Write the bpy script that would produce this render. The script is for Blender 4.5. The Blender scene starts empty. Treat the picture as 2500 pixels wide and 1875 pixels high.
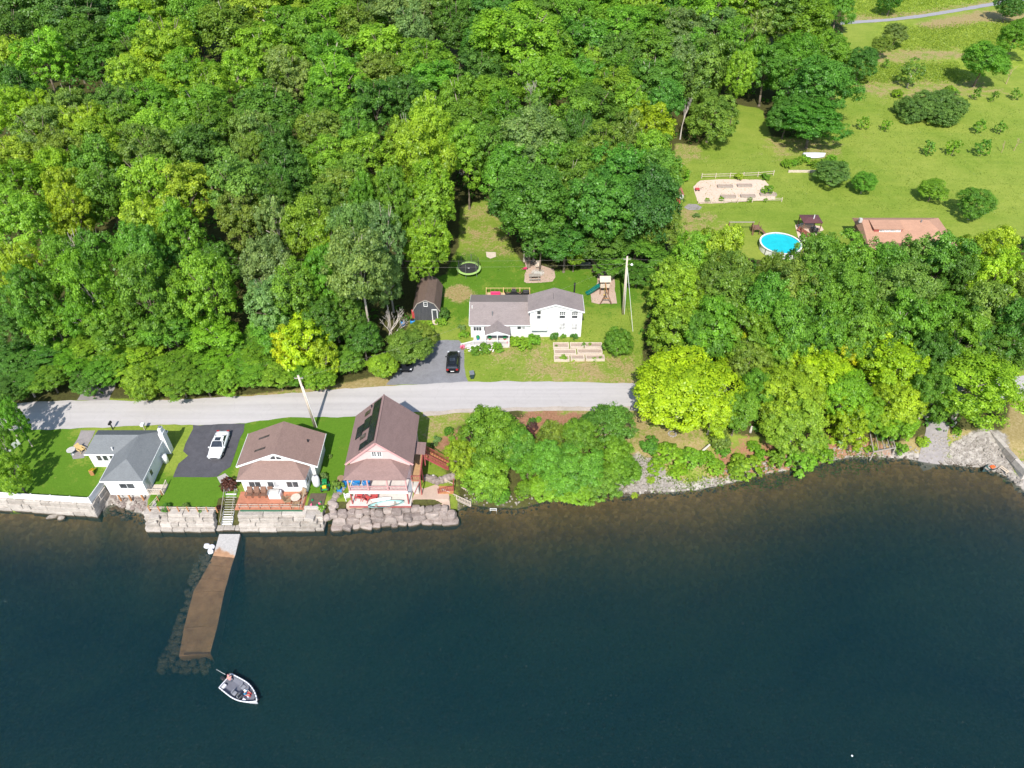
import bpy, bmesh, math, random
import numpy as np
from mathutils import Vector, Matrix
from mathutils.noise import noise as pnoise

# ---------------------------------------------------------------- camera, sky, sun, exposure
scene = bpy.context.scene
COL = scene.collection
FPX, PITCH, CAMZ = 1794.0, math.radians(42.0), 74.0      # focal length in pixels of a 2500 px wide frame
cam_data = bpy.data.cameras.new('camera')
cam_data.sensor_width = 36.0
cam_data.lens = FPX * 36.0 / 2500.0
cam_data.clip_start = 1.0
cam_data.clip_end = 3000.0
cam = bpy.data.objects.new('camera', cam_data)
cam.location = (0, 0, CAMZ)
cam.rotation_euler = (math.radians(90) - PITCH, 0, 0)
COL.objects.link(cam)
scene.camera = cam

SUN_EL, SUN_AZ = math.radians(47.0), math.radians(6.0)    # azimuth: shadows run this far to the right of straight ahead
world = bpy.data.worlds.new('World')
scene.world = world
world.use_nodes = True
wn = world.node_tree
sky = wn.nodes.new('ShaderNodeTexSky')
sky.sky_type = 'NISHITA'
sky.sun_disc = False
sky.sun_elevation = SUN_EL
sky.sun_rotation = math.radians(180) + SUN_AZ
sky.air_density, sky.dust_density, sky.ozone_density = 1.0, 0.6, 1.0
bg = wn.nodes['Background']
wn.links.new(sky.outputs[0], bg.inputs[0])
bg.inputs[1].default_value = 0.15
sun_data = bpy.data.lights.new('sun', 'SUN')
sun_data.energy = 4.3
sun_data.angle = math.radians(0.55)
sun_data.color = (1.0, 0.95, 0.87)
sun = bpy.data.objects.new('sun', sun_data)
sdir = Vector((math.sin(SUN_AZ) * math.cos(SUN_EL), math.cos(SUN_AZ) * math.cos(SUN_EL), -math.sin(SUN_EL)))
sun.rotation_euler = sdir.to_track_quat('-Z', 'Y').to_euler()
sun.location = (-10, -60, 120)
COL.objects.link(sun)
scene.view_settings.view_transform = 'Standard'
scene.view_settings.look = 'None'
scene.view_settings.gamma = 1.0
scene.view_settings.exposure = 0.55
scene.view_settings.use_curve_mapping = False
scene.render.engine = 'CYCLES'
cy = scene.cycles
cy.use_denoising = True
cy.max_bounces = 5
cy.diffuse_bounces = 3
cy.glossy_bounces = 2
cy.transmission_bounces = 3
cy.transparent_max_bounces = 8
cy.volume_bounces = 0
cy.use_adaptive_sampling = True
cy.adaptive_threshold = 0.015

# ---------------------------------------------------------------- helpers
R = math.radians
rng = random.Random(11)
LY = [0, 60, 70, 80, 95, 120, 160, 220, 320, 700]
LZ = [2.4, 2.4, 2.7, 3.0, 3.8, 4.8, 6.3, 9.0, 13.0, 20.0]
def land(y):
    return float(np.interp(y, LY, LZ))
def ray(px, py):
    u, v = (px - 1250) / FPX, (py - 937.5) / FPX
    return (u, math.cos(PITCH) - v * math.sin(PITCH), -math.sin(PITCH) - v * math.cos(PITCH))
def at_z(px, py, z):
    d = ray(px, py); t = (z - CAMZ) / d[2]
    return Vector((d[0] * t, d[1] * t, z))
def at_y(px, py, y):
    d = ray(px, py); t = y / d[1]
    return Vector((d[0] * t, y, CAMZ + d[2] * t))
def G(px, py, dz=0.0):
    """survey point: the place on the land that the photograph shows at this pixel"""
    z = 3.0
    for _ in range(30):
        p = at_z(px, py, z + dz); z = .5 * z + .5 * land(p.y)
    p = at_z(px, py, z + dz)
    return p
def scale_at(p):
    return FPX / (p[1] * math.cos(PITCH) - (p[2] - CAMZ) * math.sin(PITCH))
def z6(x0, y0, w):
    f = w / 2212.0
    return lambda x, y: (x0 + x * f, y0 + y * f)
ZA, ZB, ZC = z6(0, 900, 600), z6(500, 900, 600), z6(1000, 600, 600)
ZD, ZE, ZF = z6(1600, 300, 600), z6(1900, 0, 600), z6(1100, 900, 600)
ZG, ZH, ZI = z6(1600, 800, 900), z6(600, 450, 700), z6(2200, 950, 300)
ZJ, ZK = z6(2000, 500, 500), z6(1550, 500, 500)

MATS = {}
def new_mat(name):
    m = bpy.data.materials.new(name); m.use_nodes = True
    MATS[name] = m
    nt = m.node_tree
    return m, nt, nt.nodes['Principled BSDF']
def N(nt, kind, **kw):
    n = nt.nodes.new('ShaderNode' + kind)
    for k, v in kw.items():
        if k.startswith('_'):
            setattr(n, k[1:], v)
        else:
            n.inputs[k.replace('~', ' ')].default_value = v
    return n
def ramp(nt, fac, stops):
    r = nt.nodes.new('ShaderNodeValToRGB')
    els = r.color_ramp.elements
    while len(els) < len(stops): els.new(0.5)
    for e, (p, c) in zip(els, stops):
        e.position = p; e.color = (*c, 1) if len(c) == 3 else c
    nt.links.new(fac, r.inputs[0])
    return r.outputs[0]
def mixc(nt, fac, a, b, blend='MIX'):
    m = nt.nodes.new('ShaderNodeMix'); m.data_type = 'RGBA'; m.blend_type = blend
    for s, v in ((m.inputs[0], fac), (m.inputs[6], a), (m.inputs[7], b)):
        if hasattr(v, 'is_linked') or hasattr(v, 'links'): nt.links.new(v, s)
        elif isinstance(v, (int, float)): s.default_value = v
        else: s.default_value = (*v, 1) if len(v) == 3 else v
    return m.outputs[2]
def tc(nt, space='Object', scale=None):
    t = nt.nodes.new('ShaderNodeTexCoord')
    o = t.outputs[space]
    if scale is not None:
        mp = nt.nodes.new('ShaderNodeMapping'); mp.inputs['Scale'].default_value = scale
        nt.links.new(o, mp.inputs[0]); o = mp.outputs[0]
    return o
def noise_out(nt, co, scale, detail=4, rough=0.6, dist=0.0):
    n = N(nt, 'TexNoise', Scale=scale, Detail=detail, Roughness=rough, Distortion=dist)
    nt.links.new(co, n.inputs[0]); return n.outputs[0]
def bump(nt, bsdf, h, strength=0.3, dist=0.05):
    b = N(nt, 'Bump', Strength=strength, Distance=dist)
    nt.links.new(h, b.inputs['Height']); nt.links.new(b.outputs[0], bsdf.inputs['Normal'])
    return b
def hexc(c, k):
    return tuple(max(0.0, min(1.0, v * k)) for v in c)
def plain(name, col, rough=0.6, var=0.15, scale=3.0, metal=0.0, bumps=0.0, spec=0.5):
    """worn single-colour surface: two octaves of tonal variation and a little relief"""
    m, nt, b = new_mat(name)
    co = tc(nt)
    n = noise_out(nt, co, scale, 6)
    c = ramp(nt, n, [(0.25, hexc(col, 1 - var)), (0.75, hexc(col, 1 + var))])
    nt.links.new(c, b.inputs['Base Color'])
    b.inputs['Roughness'].default_value = rough; b.inputs['Metallic'].default_value = metal
    b.inputs['Specular IOR Level'].default_value = spec
    if bumps: bump(nt, b, noise_out(nt, co, scale * 6, 5), bumps)
    return m
def streaky(name, col, var, sc, rough=0.75, bands=None, bstr=0.3):
    """colour with weather streaks; bands=(axis scale vec) adds course lines as relief"""
    m, nt, b = new_mat(name)
    n1 = noise_out(nt, tc(nt, 'Object', sc), 1.0, 6, 0.65)
    n2 = noise_out(nt, tc(nt), 9.0, 5, 0.7)
    c = ramp(nt, n1, [(0.25, hexc(col, 1 - var)), (0.72, hexc(col, 1 + var))])
    c = mixc(nt, 0.35, c, ramp(nt, n2, [(0.3, hexc(col, 1 - 1.6 * var)), (0.7, hexc(col, 1 + 1.6 * var))]))
    nt.links.new(c, b.inputs['Base Color'])
    b.inputs['Roughness'].default_value = rough
    b.inputs['Specular IOR Level'].default_value = 0.3
    if bands:
        w = N(nt, 'TexWave', Scale=bands[1], Distortion=0.0)
        w.wave_type = 'BANDS'; w.bands_direction = bands[0]; w.wave_profile = 'SAW'
        nt.links.new(tc(nt), w.inputs[0])
        bump(nt, b, w.outputs[1], bstr, 0.03)
    else:
        bump(nt, b, n2, 0.25, 0.03)
    return m
def shingle(name, col, var=0.22):
    m, nt, b = new_mat(name)
    co = tc(nt)
    br = N(nt, 'TexBrick', Scale=1.0)
    br.inputs['Brick Width'].default_value = 0.34; br.inputs['Row Height'].default_value = 0.15
    br.inputs['Mortar Size'].default_value = 0.008
    br.inputs['Color1'].default_value = (*hexc(col, 1 - var), 1); br.inputs['Color2'].default_value = (*hexc(col, 1 + var), 1)
    br.inputs['Mortar'].default_value = (*hexc(col, 0.55), 1)
    # fold the height into the row direction so courses follow the slope on every roof plane
    sep = nt.nodes.new('ShaderNodeSeparateXYZ'); nt.links.new(co, sep.inputs[0])
    nrm = nt.nodes.new('ShaderNodeNewGeometry'); sn = nt.nodes.new('ShaderNodeSeparateXYZ'); nt.links.new(nrm.outputs['Normal'], sn.inputs[0])
    ab = nt.nodes.new('ShaderNodeMath'); ab.operation = 'ABSOLUTE'; nt.links.new(sn.outputs[0], ab.inputs[0])
    gt = nt.nodes.new('ShaderNodeMath'); gt.operation = 'GREATER_THAN'; nt.links.new(ab.outputs[0], gt.inputs[0]); gt.inputs[1].default_value = 0.2
    mx = nt.nodes.new('ShaderNodeMix'); nt.links.new(gt.outputs[0], mx.inputs[0]); nt.links.new(sep.outputs[0], mx.inputs[2]); nt.links.new(sep.outputs[1], mx.inputs[3])
    zz = nt.nodes.new('ShaderNodeMath'); zz.operation = 'MULTIPLY'; nt.links.new(sep.outputs[2], zz.inputs[0]); zz.inputs[1].default_value = 2.0
    cmb = nt.nodes.new('ShaderNodeCombineXYZ'); nt.links.new(mx.outputs[0], cmb.inputs[0]); nt.links.new(zz.outputs[0], cmb.inputs[1])
    nt.links.new(cmb.outputs[0], br.inputs[0])
    n1 = noise_out(nt, tc(nt, 'Object', (0.5, 0.5, 2.0)), 1.0, 6, 0.65)
    n2 = noise_out(nt, co, 7.0, 5, 0.7)
    c = mixc(nt, 0.6, br.outputs[0], ramp(nt, n1, [(0.3, hexc(col, 0.78)), (0.7, hexc(col, 1.22))]))
    c = mixc(nt, 0.45, c, ramp(nt, n2, [(0.3, hexc(col, 0.7)), (0.7, hexc(col, 1.3))]))
    nt.links.new(c, b.inputs['Base Color'])
    b.inputs['Roughness'].default_value = 0.9; b.inputs['Specular IOR Level'].default_value = 0.2
    bump(nt, b, br.outputs[1], 0.25, 0.02)
    return m

class MB:
    """collects shapes, then links them as one mesh object"""
    def __init__(self): self.v, self.f = [], []
    def add(self, vs, fs):
        o = len(self.v); self.v += [tuple(p) for p in vs]; self.f += [tuple(i + o for i in f) for f in fs]; return self
    def box(self, x0, y0, z0, x1, y1, z1):
        return self.add([(x0,y0,z0),(x1,y0,z0),(x1,y1,z0),(x0,y1,z0),(x0,y0,z1),(x1,y0,z1),(x1,y1,z1),(x0,y1,z1)],
                        [(3,2,1,0),(4,5,6,7),(0,1,5,4),(1,2,6,5),(2,3,7,6),(3,0,4,7)])
    def prism(self, poly, z0, z1):
        n = len(poly)
        a = sum(poly[i][0]*poly[(i+1)%n][1]-poly[(i+1)%n][0]*poly[i][1] for i in range(n))
        if a < 0: poly = poly[::-1]
        vs = [(p[0],p[1],z0) for p in poly] + [(p[0],p[1],z1) for p in poly]
        fs = [tuple(range(n-1,-1,-1)), tuple(range(n,2*n))] + [(i,(i+1)%n,n+(i+1)%n,n+i) for i in range(n)]
        return self.add(vs, fs)
    def slab(self, pts, t):
        """planar polygon pts (counter-clockwise from above) with thickness t below it"""
        p = [Vector(q) for q in pts]; nrm = (p[1]-p[0]).cross(p[2]-p[0]).normalized()
        n = len(p); vs = p + [q - nrm*t for q in p]
        fs = [tuple(range(n)), tuple(range(2*n-1,n-1,-1))] + [(i,n+i,n+(i+1)%n,(i+1)%n) for i in range(n)]
        return self.add(vs, fs)
    def bar(self, p, q, w, h=None):
        h = w if h is None else h
        p, q = Vector(p), Vector(q); d = (q-p).normalized()
        up = Vector((0,0,1)) if abs(d.z) < 0.95 else Vector((0,1,0))
        s = d.cross(up).normalized()*w/2; u = s.cross(d).normalized()*h/2
        vs = [p-s-u,p+s-u,p+s+u,p-s+u,q-s-u,q+s-u,q+s+u,q-s+u]
        return self.add(vs, [(0,1,2,3)[::-1],(4,5,6,7),(0,1,5,4),(1,2,6,5),(2,3,7,6),(3,0,4,7)])
    def cyl(self, p, q, r0, r1=None, n=8, cap=True):
        r1 = r0 if r1 is None else r1
        p, q = Vector(p), Vector(q); d = (q-p).normalized()
        up = Vector((0,0,1)) if abs(d.z) < 0.95 else Vector((1,0,0))
        s = d.cross(up).normalized(); u = s.cross(d)
        vs = [p+(s*math.cos(2*math.pi*i/n)+u*math.sin(2*math.pi*i/n))*r0 for i in range(n)]
        vs += [q+(s*math.cos(2*math.pi*i/n)+u*math.sin(2*math.pi*i/n))*r1 for i in range(n)]
        fs = [(i,(i+1)%n,n+(i+1)%n,n+i) for i in range(n)]
        if cap: fs += [tuple(range(n-1,-1,-1)), tuple(range(n,2*n))]
        return self.add(vs, fs)
    def tube(self, pts, r, n=5):
        for a, b in zip(pts[:-1], pts[1:]): self.cyl(a, b, r, r, n)
        return self
    def lathe(self, prof, c=(0,0,0), n=24, cap=True):
        vs, fs = [], []
        for r, z in prof:
            vs += [(c[0]+r*math.cos(2*math.pi*i/n), c[1]+r*math.sin(2*math.pi*i/n), c[2]+z) for i in range(n)]
        for k in range(len(prof)-1):
            fs += [(k*n+i, k*n+(i+1)%n, (k+1)*n+(i+1)%n, (k+1)*n+i) for i in range(n)]
        if cap:
            fs += [tuple(range(n-1,-1,-1)), tuple(range((len(prof)-1)*n, len(prof)*n))]
        return self.add(vs, fs)
    def rock(self, c, s, seed=0, rot=0.0, sub=2, rough=0.28, boxy=0.75):
        bm = bmesh.new(); bmesh.ops.create_icosphere(bm, subdivisions=sub, radius=1.0)
        cr, sr = math.cos(rot), math.sin(rot); out = []
        for v in bm.verts:
            k = 1 + rough*pnoise(v.co*1.3 + Vector((seed*3.7, seed*1.3, 0))) + 0.12*pnoise(v.co*3.1 + Vector((seed, 9.1, seed)))
            p = v.co*k
            p = Vector([math.copysign(abs(t)**boxy, t) for t in p])
            x, y, z = p.x*s[0], p.y*s[1], p.z*s[2]
            out.append((c[0]+x*cr-y*sr, c[1]+x*sr+y*cr, c[2]+z))
        bm.verts.index_update()
        fs = [tuple(v.index for v in f.verts) for f in bm.faces]; bm.free()
        return self.add(out, fs)
    def build(self, name, m, parent=None, smooth=False):
        me = bpy.data.meshes.new(name)
        me.from_pydata(self.v, [], self.f); me.validate()
        if isinstance(m, str): m = MATS[m]
        me.materials.append(m)
        if smooth: me.polygons.foreach_set('use_smooth', [True]*len(me.polygons))
        o = bpy.data.objects.new(name, me); COL.objects.link(o)
        if parent is not None: o.parent = parent
        return o
    def bevel_build(self, name, m, parent=None, w=0.02, seg=2, smooth=True):
        o = self.build(name, m, parent, False)
        bm = bmesh.new(); bm.from_mesh(o.data)
        bmesh.ops.bevel(bm, geom=list(bm.edges), offset=w, segments=seg, affect='EDGES', profile=0.6)
        bm.to_mesh(o.data); bm.free()
        if smooth: o.data.polygons.foreach_set('use_smooth', [True]*len(o.data.polygons))
        return o
def tag(o, label=None, cat=None, group=None, kind=None):
    if label: o['label'] = label
    if cat: o['category'] = cat
    if group: o['group'] = group
    if kind: o['kind'] = kind
    return o
def thing(name, label, cat, loc=(0,0,0), rotz=0.0, group=None):
    o = bpy.data.objects.new(name, None); o.empty_display_size = 0.2
    COL.objects.link(o); o.location = loc; o.rotation_euler = (0,0,rotz)
    return tag(o, label, cat, group)
def copy_tree(o, parent=None):
    c = o.copy(); COL.objects.link(c); c.parent = parent
    for ch in list(o.children): copy_tree(ch, c)
    return c
# ---------------------------------------------------------------- materials of the land
def in_poly(X, Y, poly):
    inside = np.zeros(X.shape, bool); n = len(poly); j = n - 1
    for i in range(n):
        xi, yi, xj, yj = poly[i][0], poly[i][1], poly[j][0], poly[j][1]
        if yi != yj:
            c = ((yi > Y) != (yj > Y)) & (X < (xj - xi) * (Y - yi) / (yj - yi) + xi)
            inside ^= c
        j = i
    return inside
def poly_g(pix): return [G(*p).to_2d() for p in pix]
def soft_mask(X, Y, poly, soft):
    """1 inside the polygon, falling to 0 over 'soft' metres outside it"""
    m = in_poly(X, Y, poly).astype(float)
    d = np.full(X.shape, 1e9); n = len(poly)
    for i in range(n):
        ax, ay = poly[i][0], poly[i][1]; bx, by = poly[(i+1) % n][0], poly[(i+1) % n][1]
        L = (bx-ax)**2 + (by-ay)**2 + 1e-9
        t = np.clip(((X-ax)*(bx-ax) + (Y-ay)*(by-ay))/L, 0, 1)
        d = np.minimum(d, np.hypot(X-ax-t*(bx-ax), Y-ay-t*(by-ay)))
    return np.where(m > 0, 1.0, np.clip(1 - d/soft, 0, 1))

def ground_material():
    m, nt, b = new_mat('meadow_soil')
    co = tc(nt)
    at = nt.nodes.new('ShaderNodeVertexColor'); at.layer_name = 'cover'
    sp = nt.nodes.new('ShaderNodeSeparateColor'); nt.links.new(at.outputs[0], sp.inputs[0])
    at2 = nt.nodes.new('ShaderNodeVertexColor'); at2.layer_name = 'cover_b'
    sp2 = nt.nodes.new('ShaderNodeSeparateColor'); nt.links.new(at2.outputs[0], sp2.inputs[0])
    big = noise_out(nt, co, 0.07, 5, 0.6, 0.4)
    mid = noise_out(nt, co, 0.40, 8, 0.72)
    fine = noise_out(nt, co, 3.2, 6, 0.75)
    mow = noise_out(nt, tc(nt, 'Object', (0.05, 0.9, 1)), 1.0, 3, 0.6)
    g = ramp(nt, mid, [(0.25, (0.105, 0.175, 0.020)), (0.5, (0.200, 0.285, 0.036)), (0.72, (0.310, 0.350, 0.072))])
    g = mixc(nt, 0.50, g, ramp(nt, big, [(0.36, (0.115, 0.215, 0.022)), (0.62, (0.33, 0.355, 0.075))]))
    g = mixc(nt, 0.40, g, ramp(nt, fine, [(0.25, (0.045, 0.085, 0.008)), (0.75, (0.30, 0.36, 0.055))]))
    g = mixc(nt, 0.13, g, ramp(nt, mow, [(0.35, (0.09, 0.17, 0.012)), (0.65, (0.26, 0.31, 0.035))]))
    rich = mixc(nt, fine, (0.055, 0.135, 0.010), (0.125, 0.235, 0.022))
    def soft(sig, n, k=0.9):
        a = nt.nodes.new('ShaderNodeMath'); a.operation = 'MULTIPLY_ADD'
        nt.links.new(n, a.inputs[0]); a.inputs[1].default_value = k; nt.links.new(sig, a.inputs[2])
        s = nt.nodes.new('ShaderNodeMapRange'); s.interpolation_type = 'SMOOTHSTEP'
        nt.links.new(a.outputs[0], s.inputs[0]); s.inputs[1].default_value = 0.5 + k*0.5 - 0.16; s.inputs[2].default_value = 0.5 + k*0.5 + 0.16
        return s.outputs[0]
    nm0 = mixc(nt, 0.35, mid, fine)
    nmr = nt.nodes.new('ShaderNodeMapRange'); nt.links.new(nm0, nmr.inputs[0]); nmr.inputs[1].default_value = 0.32; nmr.inputs[2].default_value = 0.68
    nm = nmr.outputs[0]
    g = mixc(nt, soft(sp2.outputs[1], nm), g, rich)
    meadow = ramp(nt, nm, [(0.3, (0.15, 0.22, 0.022)), (0.7, (0.29, 0.36, 0.048))])
    g = mixc(nt, soft(sp2.outputs[0], nm), g, meadow)
    dry = ramp(nt, fine, [(0.25, (0.20, 0.155, 0.055)), (0.5, (0.30, 0.235, 0.10)), (0.75, (0.42, 0.33, 0.19))])
    c = mixc(nt, soft(sp.outputs[0], nm), g, dry)
    vor = N(nt, 'TexVoronoi', Scale=2.6); nt.links.new(co, vor.inputs[0])
    stone = ramp(nt, vor.outputs['Color'], [(0.1, (0.16, 0.135, 0.115)), (0.5, (0.30, 0.265, 0.235)), (0.9, (0.46, 0.42, 0.375))])
    stone = mixc(nt, 0.35, stone, ramp(nt, fine, [(0.3, (0.16, 0.14, 0.12)), (0.7, (0.44, 0.41, 0.38))]))
    c = mixc(nt, soft(sp.outputs[1], nm, 0.6), c, stone)
    litter_and_shade = ramp(nt, fine, [(0.25, (0.035, 0.032, 0.014)), (0.55, (0.075, 0.075, 0.024)), (0.8, (0.10, 0.13, 0.03))])
    c = mixc(nt, soft(sp.outputs[2], nm, 0.6), c, litter_and_shade)
    mulch = ramp(nt, fine, [(0.25, (0.16, 0.07, 0.035)), (0.75, (0.42, 0.23, 0.14))])
    c = mixc(nt, soft(sp2.outputs[2], nm), c, mulch)
    nt.links.new(c, b.inputs['Base Color'])
    b.inputs['Roughness'].default_value = 0.95; b.inputs['Specular IOR Level'].default_value = 0.1
    bump(nt, b, fine, 0.7, 0.12)
    return m
ground_material()

# ---------------------------------------------------------------- shoreline (measured), land and lake bed
SHORE = [(-400, 58.5), (-64.6, 58.3), (-51.7, 57.6), (-51.4, 59.3), (-46.2, 57.6), (-45.5, 56.6), (-44.4, 56.35),
         (-36.5, 56.3), (-36.3, 55.3), (-33.6, 55.3), (-33.4, 56.3), (-23.0, 56.4), (-22.6, 56.9), (-7.6, 57.9), (-7.2, 58.2)]
for p in [(1147, 1233), (1210, 1240), (1266, 1242), (1340, 1222), (1440, 1212), (1530, 1208), (1600, 1203), (1690, 1198), (1780, 1180),
          (1870, 1156), (1930, 1147), (2000, 1130), (2080, 1115), (2150, 1116), (2215, 1120), (2280, 1132), (2330, 1136), (2400, 1142), (2450, 1160), (2500, 1200)]:
    q = at_z(*p, 0); SHORE.append((q.x, q.y))
SHORE.append((400, 56.0))
SX, SY = [p[0] for p in SHORE], [p[1] for p in SHORE]
def shore(x): return np.interp(x, SX, SY)
def bank(x):
    """metres of land over which the bank rises: near zero behind the walls, wide on the natural shore"""
    return np.interp(x, [-52.2, -51.8, -45.6, -45.2, -36.5, -36.3, -33.6, -33.4, -7.8, -6, 4, 40, 62, 72, 400], [0.25, 5.0, 5.0, 0.25, 0.25, 3.7, 3.7, 0.25, 0.25, 3.0, 6.0, 6.5, 6.5, 6.5, 6.5])
def surface(X, Y):
    d = Y - shore(X)
    L = np.interp(Y, LY, LZ)
    k = np.clip(d / bank(X), 0, 1)
    up = L * (k ** 0.8)
    dn = np.interp(-d, [0, 0.5, 3, 7, 12, 20, 40, 400], [0, 0.45, 1.1, 2.8, 5.2, 8.0, 10.0, 11.0])
    dn = dn*np.interp(X, [-400, -10, 2, 25, 62, 80, 400], [1.9, 1.9, 1.1, 0.85, 0.95, 1.3, 1.3])
    dn = np.minimum(dn, 12.0)
    z = np.where(d >= 0, up, -dn)
    return z
def ground_z(x, y): return float(surface(np.array([x]), np.array([y]))[0])

def sheet_grid(name, xs, ys, zfun, mat, layers):
    X, Y = np.meshgrid(xs, ys); Z = zfun(X, Y)
    n, k = len(xs), len(ys)
    co = np.stack([X, Y, Z], -1).reshape(-1, 3)
    i = np.arange(k-1)[:, None]*n + np.arange(n-1)[None, :]
    q = np.stack([i, i+1, i+n+1, i+n], -1).reshape(-1, 4)
    me = bpy.data.meshes.new(name)
    me.vertices.add(len(co)); me.vertices.foreach_set('co', co.ravel())
    me.loops.add(q.size); me.loops.foreach_set('vertex_index', q.ravel().astype(np.int32))
    me.polygons.add(len(q)); me.polygons.foreach_set('loop_start', np.arange(0, q.size, 4, dtype=np.int32))
    me.update(calc_edges=True); me.validate()
    me.polygons.foreach_set('use_smooth', [True]*len(q))
    for lname, fn in layers.items():
        a = me.color_attributes.new(lname, 'FLOAT_COLOR', 'POINT')
        c = np.concatenate([fn(X, Y), np.ones(X.shape+(1,))], -1)
        a.data.foreach_set('color', c.reshape(-1).astype(np.float32))
    me.materials.append(MATS[mat])
    o = bpy.data.objects.new(name, me); COL.objects.link(o)
    return o

FOREST = poly_g([(-80, -60), (2060, -60), (2050, 90), (2060, 190), (2030, 215), (2030, 315), (1960, 335), (1890, 330), (1868, 265), (1790, 250),
                 (1700, 350), (1640, 345), (1628, 470), (1630, 600), (1560, 690), (1490, 650), (1300, 655), (1262, 610), (1245, 560), (1195, 478), (1115, 500), (1110, 600), (1080, 665),
                 (1010, 690), (985, 800), (955, 905), (870, 920), (780, 935), (560, 960), (430, 965), (320, 965), (250, 960), (60, 985), (-80, 1000)])
EASTWOOD = poly_g([(1612, 700), (1660, 600), (1850, 640), (2100, 620), (2300, 600), (2540, 580), (2540, 880), (2470, 900), (2440, 1040), (2300, 1030), (2200, 1050), (2060, 1060), (1800, 1050), (1700, 1000), (1580, 920), (1580, 800)])
def cover(X, Y):
    d = Y - shore(X)
    dirt = np.zeros(X.shape); rockm = np.zeros(X.shape); litter_and_shade = np.zeros(X.shape)
    def put(a, pix, val=1.0, soft=1.5): np.maximum(a, val*soft_mask(X, Y, poly_g(pix), soft*2.2), out=a)
    put(dirt, [(400, 978), (650, 962), (960, 930), (955, 915), (800, 925), (600, 945), (400, 955)], .62)
    put(dirt, [(880, 845), (930, 840), (955, 930), (880, 945), (850, 930)], .8)
    put(dirt, [(1125, 505), (1215, 500), (1245, 590), (1235, 620), (1150, 600)], .44, 3)
    put(dirt, [(1101, 715), (1122, 703), (1143, 715), (1122, 731)], .95, 1.0)
    put(dirt, [(1250, 860), (1470, 890), (1540, 900), (1560, 930), (1300, 915)], .50, 4)
    put(dirt, [(1660, 520), (1720, 525), (1725, 565), (1670, 570)], .52, 3)
    put(dirt, [(1630, 350), (1680, 345), (1690, 380), (1640, 385)], .5, 3)
    put(dirt, [(1900, 330), (2030, 350), (2030, 385), (1900, 375)], .46, 3)
    put(dirt, ZE_pts([(1330, 225), (1900, 120), (2212, 130), (2212, 170), (1800, 172), (1400, 238)]), .85, 2.5)
    put(dirt, ZE_pts([(590, 150), (1300, 110), (1900, 10), (2000, -10), (1900, 30), (1000, 172), (590, 190)]), .55, 2)
    put(dirt, ZE_pts([(640, 745), (1300, 735), (1700, 735), (1980, 820), (1750, 830), (1200, 860), (900, 850)]), .48, 3)
    put(dirt, ZE_pts([(860, 460), (1600, 465), (1640, 500), (900, 560)]), .55, 3)
    put(dirt, [(2250, 1000), (2400, 1000), (2520, 960), (2520, 1080), (2440, 1090), (2380, 1050)], .8, 3)
    put(dirt, [(1450, 1000), (1560, 985), (1720, 1080), (1720, 1110), (1600, 1110), (1500, 1100), (1400, 1060)], .62, 3)
    put(dirt, [(1280, 1000), (1550, 1005), (1550, 1020), (1290, 1025)], .66, 1.5)
    put(dirt, [(1050, 1010), (1150, 1000), (1180, 1035), (1060, 1050)], .5, 2)
    bk = bank(X)
    nat = (X > -7.0)
    rockm = np.maximum(rockm, np.where(nat & (d > -1.5), np.clip(1.25 - d/np.interp(X, [-7, 12, 16, 20, 22, 58, 64, 78, 400], [1.5, 1.6, 3.4, 3.0, 1.2, 1.2, 2.2, 3.0, 3.0]), 0, 1), 0))
    put(rockm, [(1510, 1150), (1560, 1115), (1600, 1135), (1590, 1190), (1520, 1205)], 1, .8)
    put(rockm, [(2340, 1075), (2410, 1040), (2445, 1065), (2475, 1130), (2350, 1125)], .9, .6)
    put(dirt, [(2160, 1050), (2250, 1040), (2250, 1100), (2170, 1105)], .7, 1)
    rockm = np.maximum(rockm, np.where((X < -45.0) & (X > -51.8) & (d > -0.5) & (d < 3.2), .9, 0))
    litter_and_shade = np.maximum(litter_and_shade, np.where((X < -33.4) & (X > -36.5) & (d < 3.4), 1.0, 0))  # ground painted dark under the steps, as shade in the tread gaps
    rockm = np.maximum(rockm, np.where((X < -22.4) & (X > -45.2) & (d < .7), .9, 0))
    litter_and_shade = np.maximum(litter_and_shade, np.where((X < -7.5) & (X > -22.8) & (d < .8), .9, 0))
    litter_and_shade = np.maximum(litter_and_shade, soft_mask(X, Y, FOREST, 1.5))
    litter_and_shade = np.maximum(litter_and_shade, soft_mask(X, Y, EASTWOOD, 1.5) * .9)
    put(litter_and_shade, [(1130, 1050), (1260, 1010), (1330, 1050), (1500, 1080), (1540, 1140), (1480, 1190), (1150, 1220), (1110, 1150)], .75)
    # the lake bed: brown gravel
    bed = d < -0.4
    dirt = np.where(bed, 0.0, dirt); litter_and_shade = np.where(bed, 0, litter_and_shade); rockm = np.where(bed, 0, rockm)
    return np.stack([dirt, rockm, litter_and_shade], -1)
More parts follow.
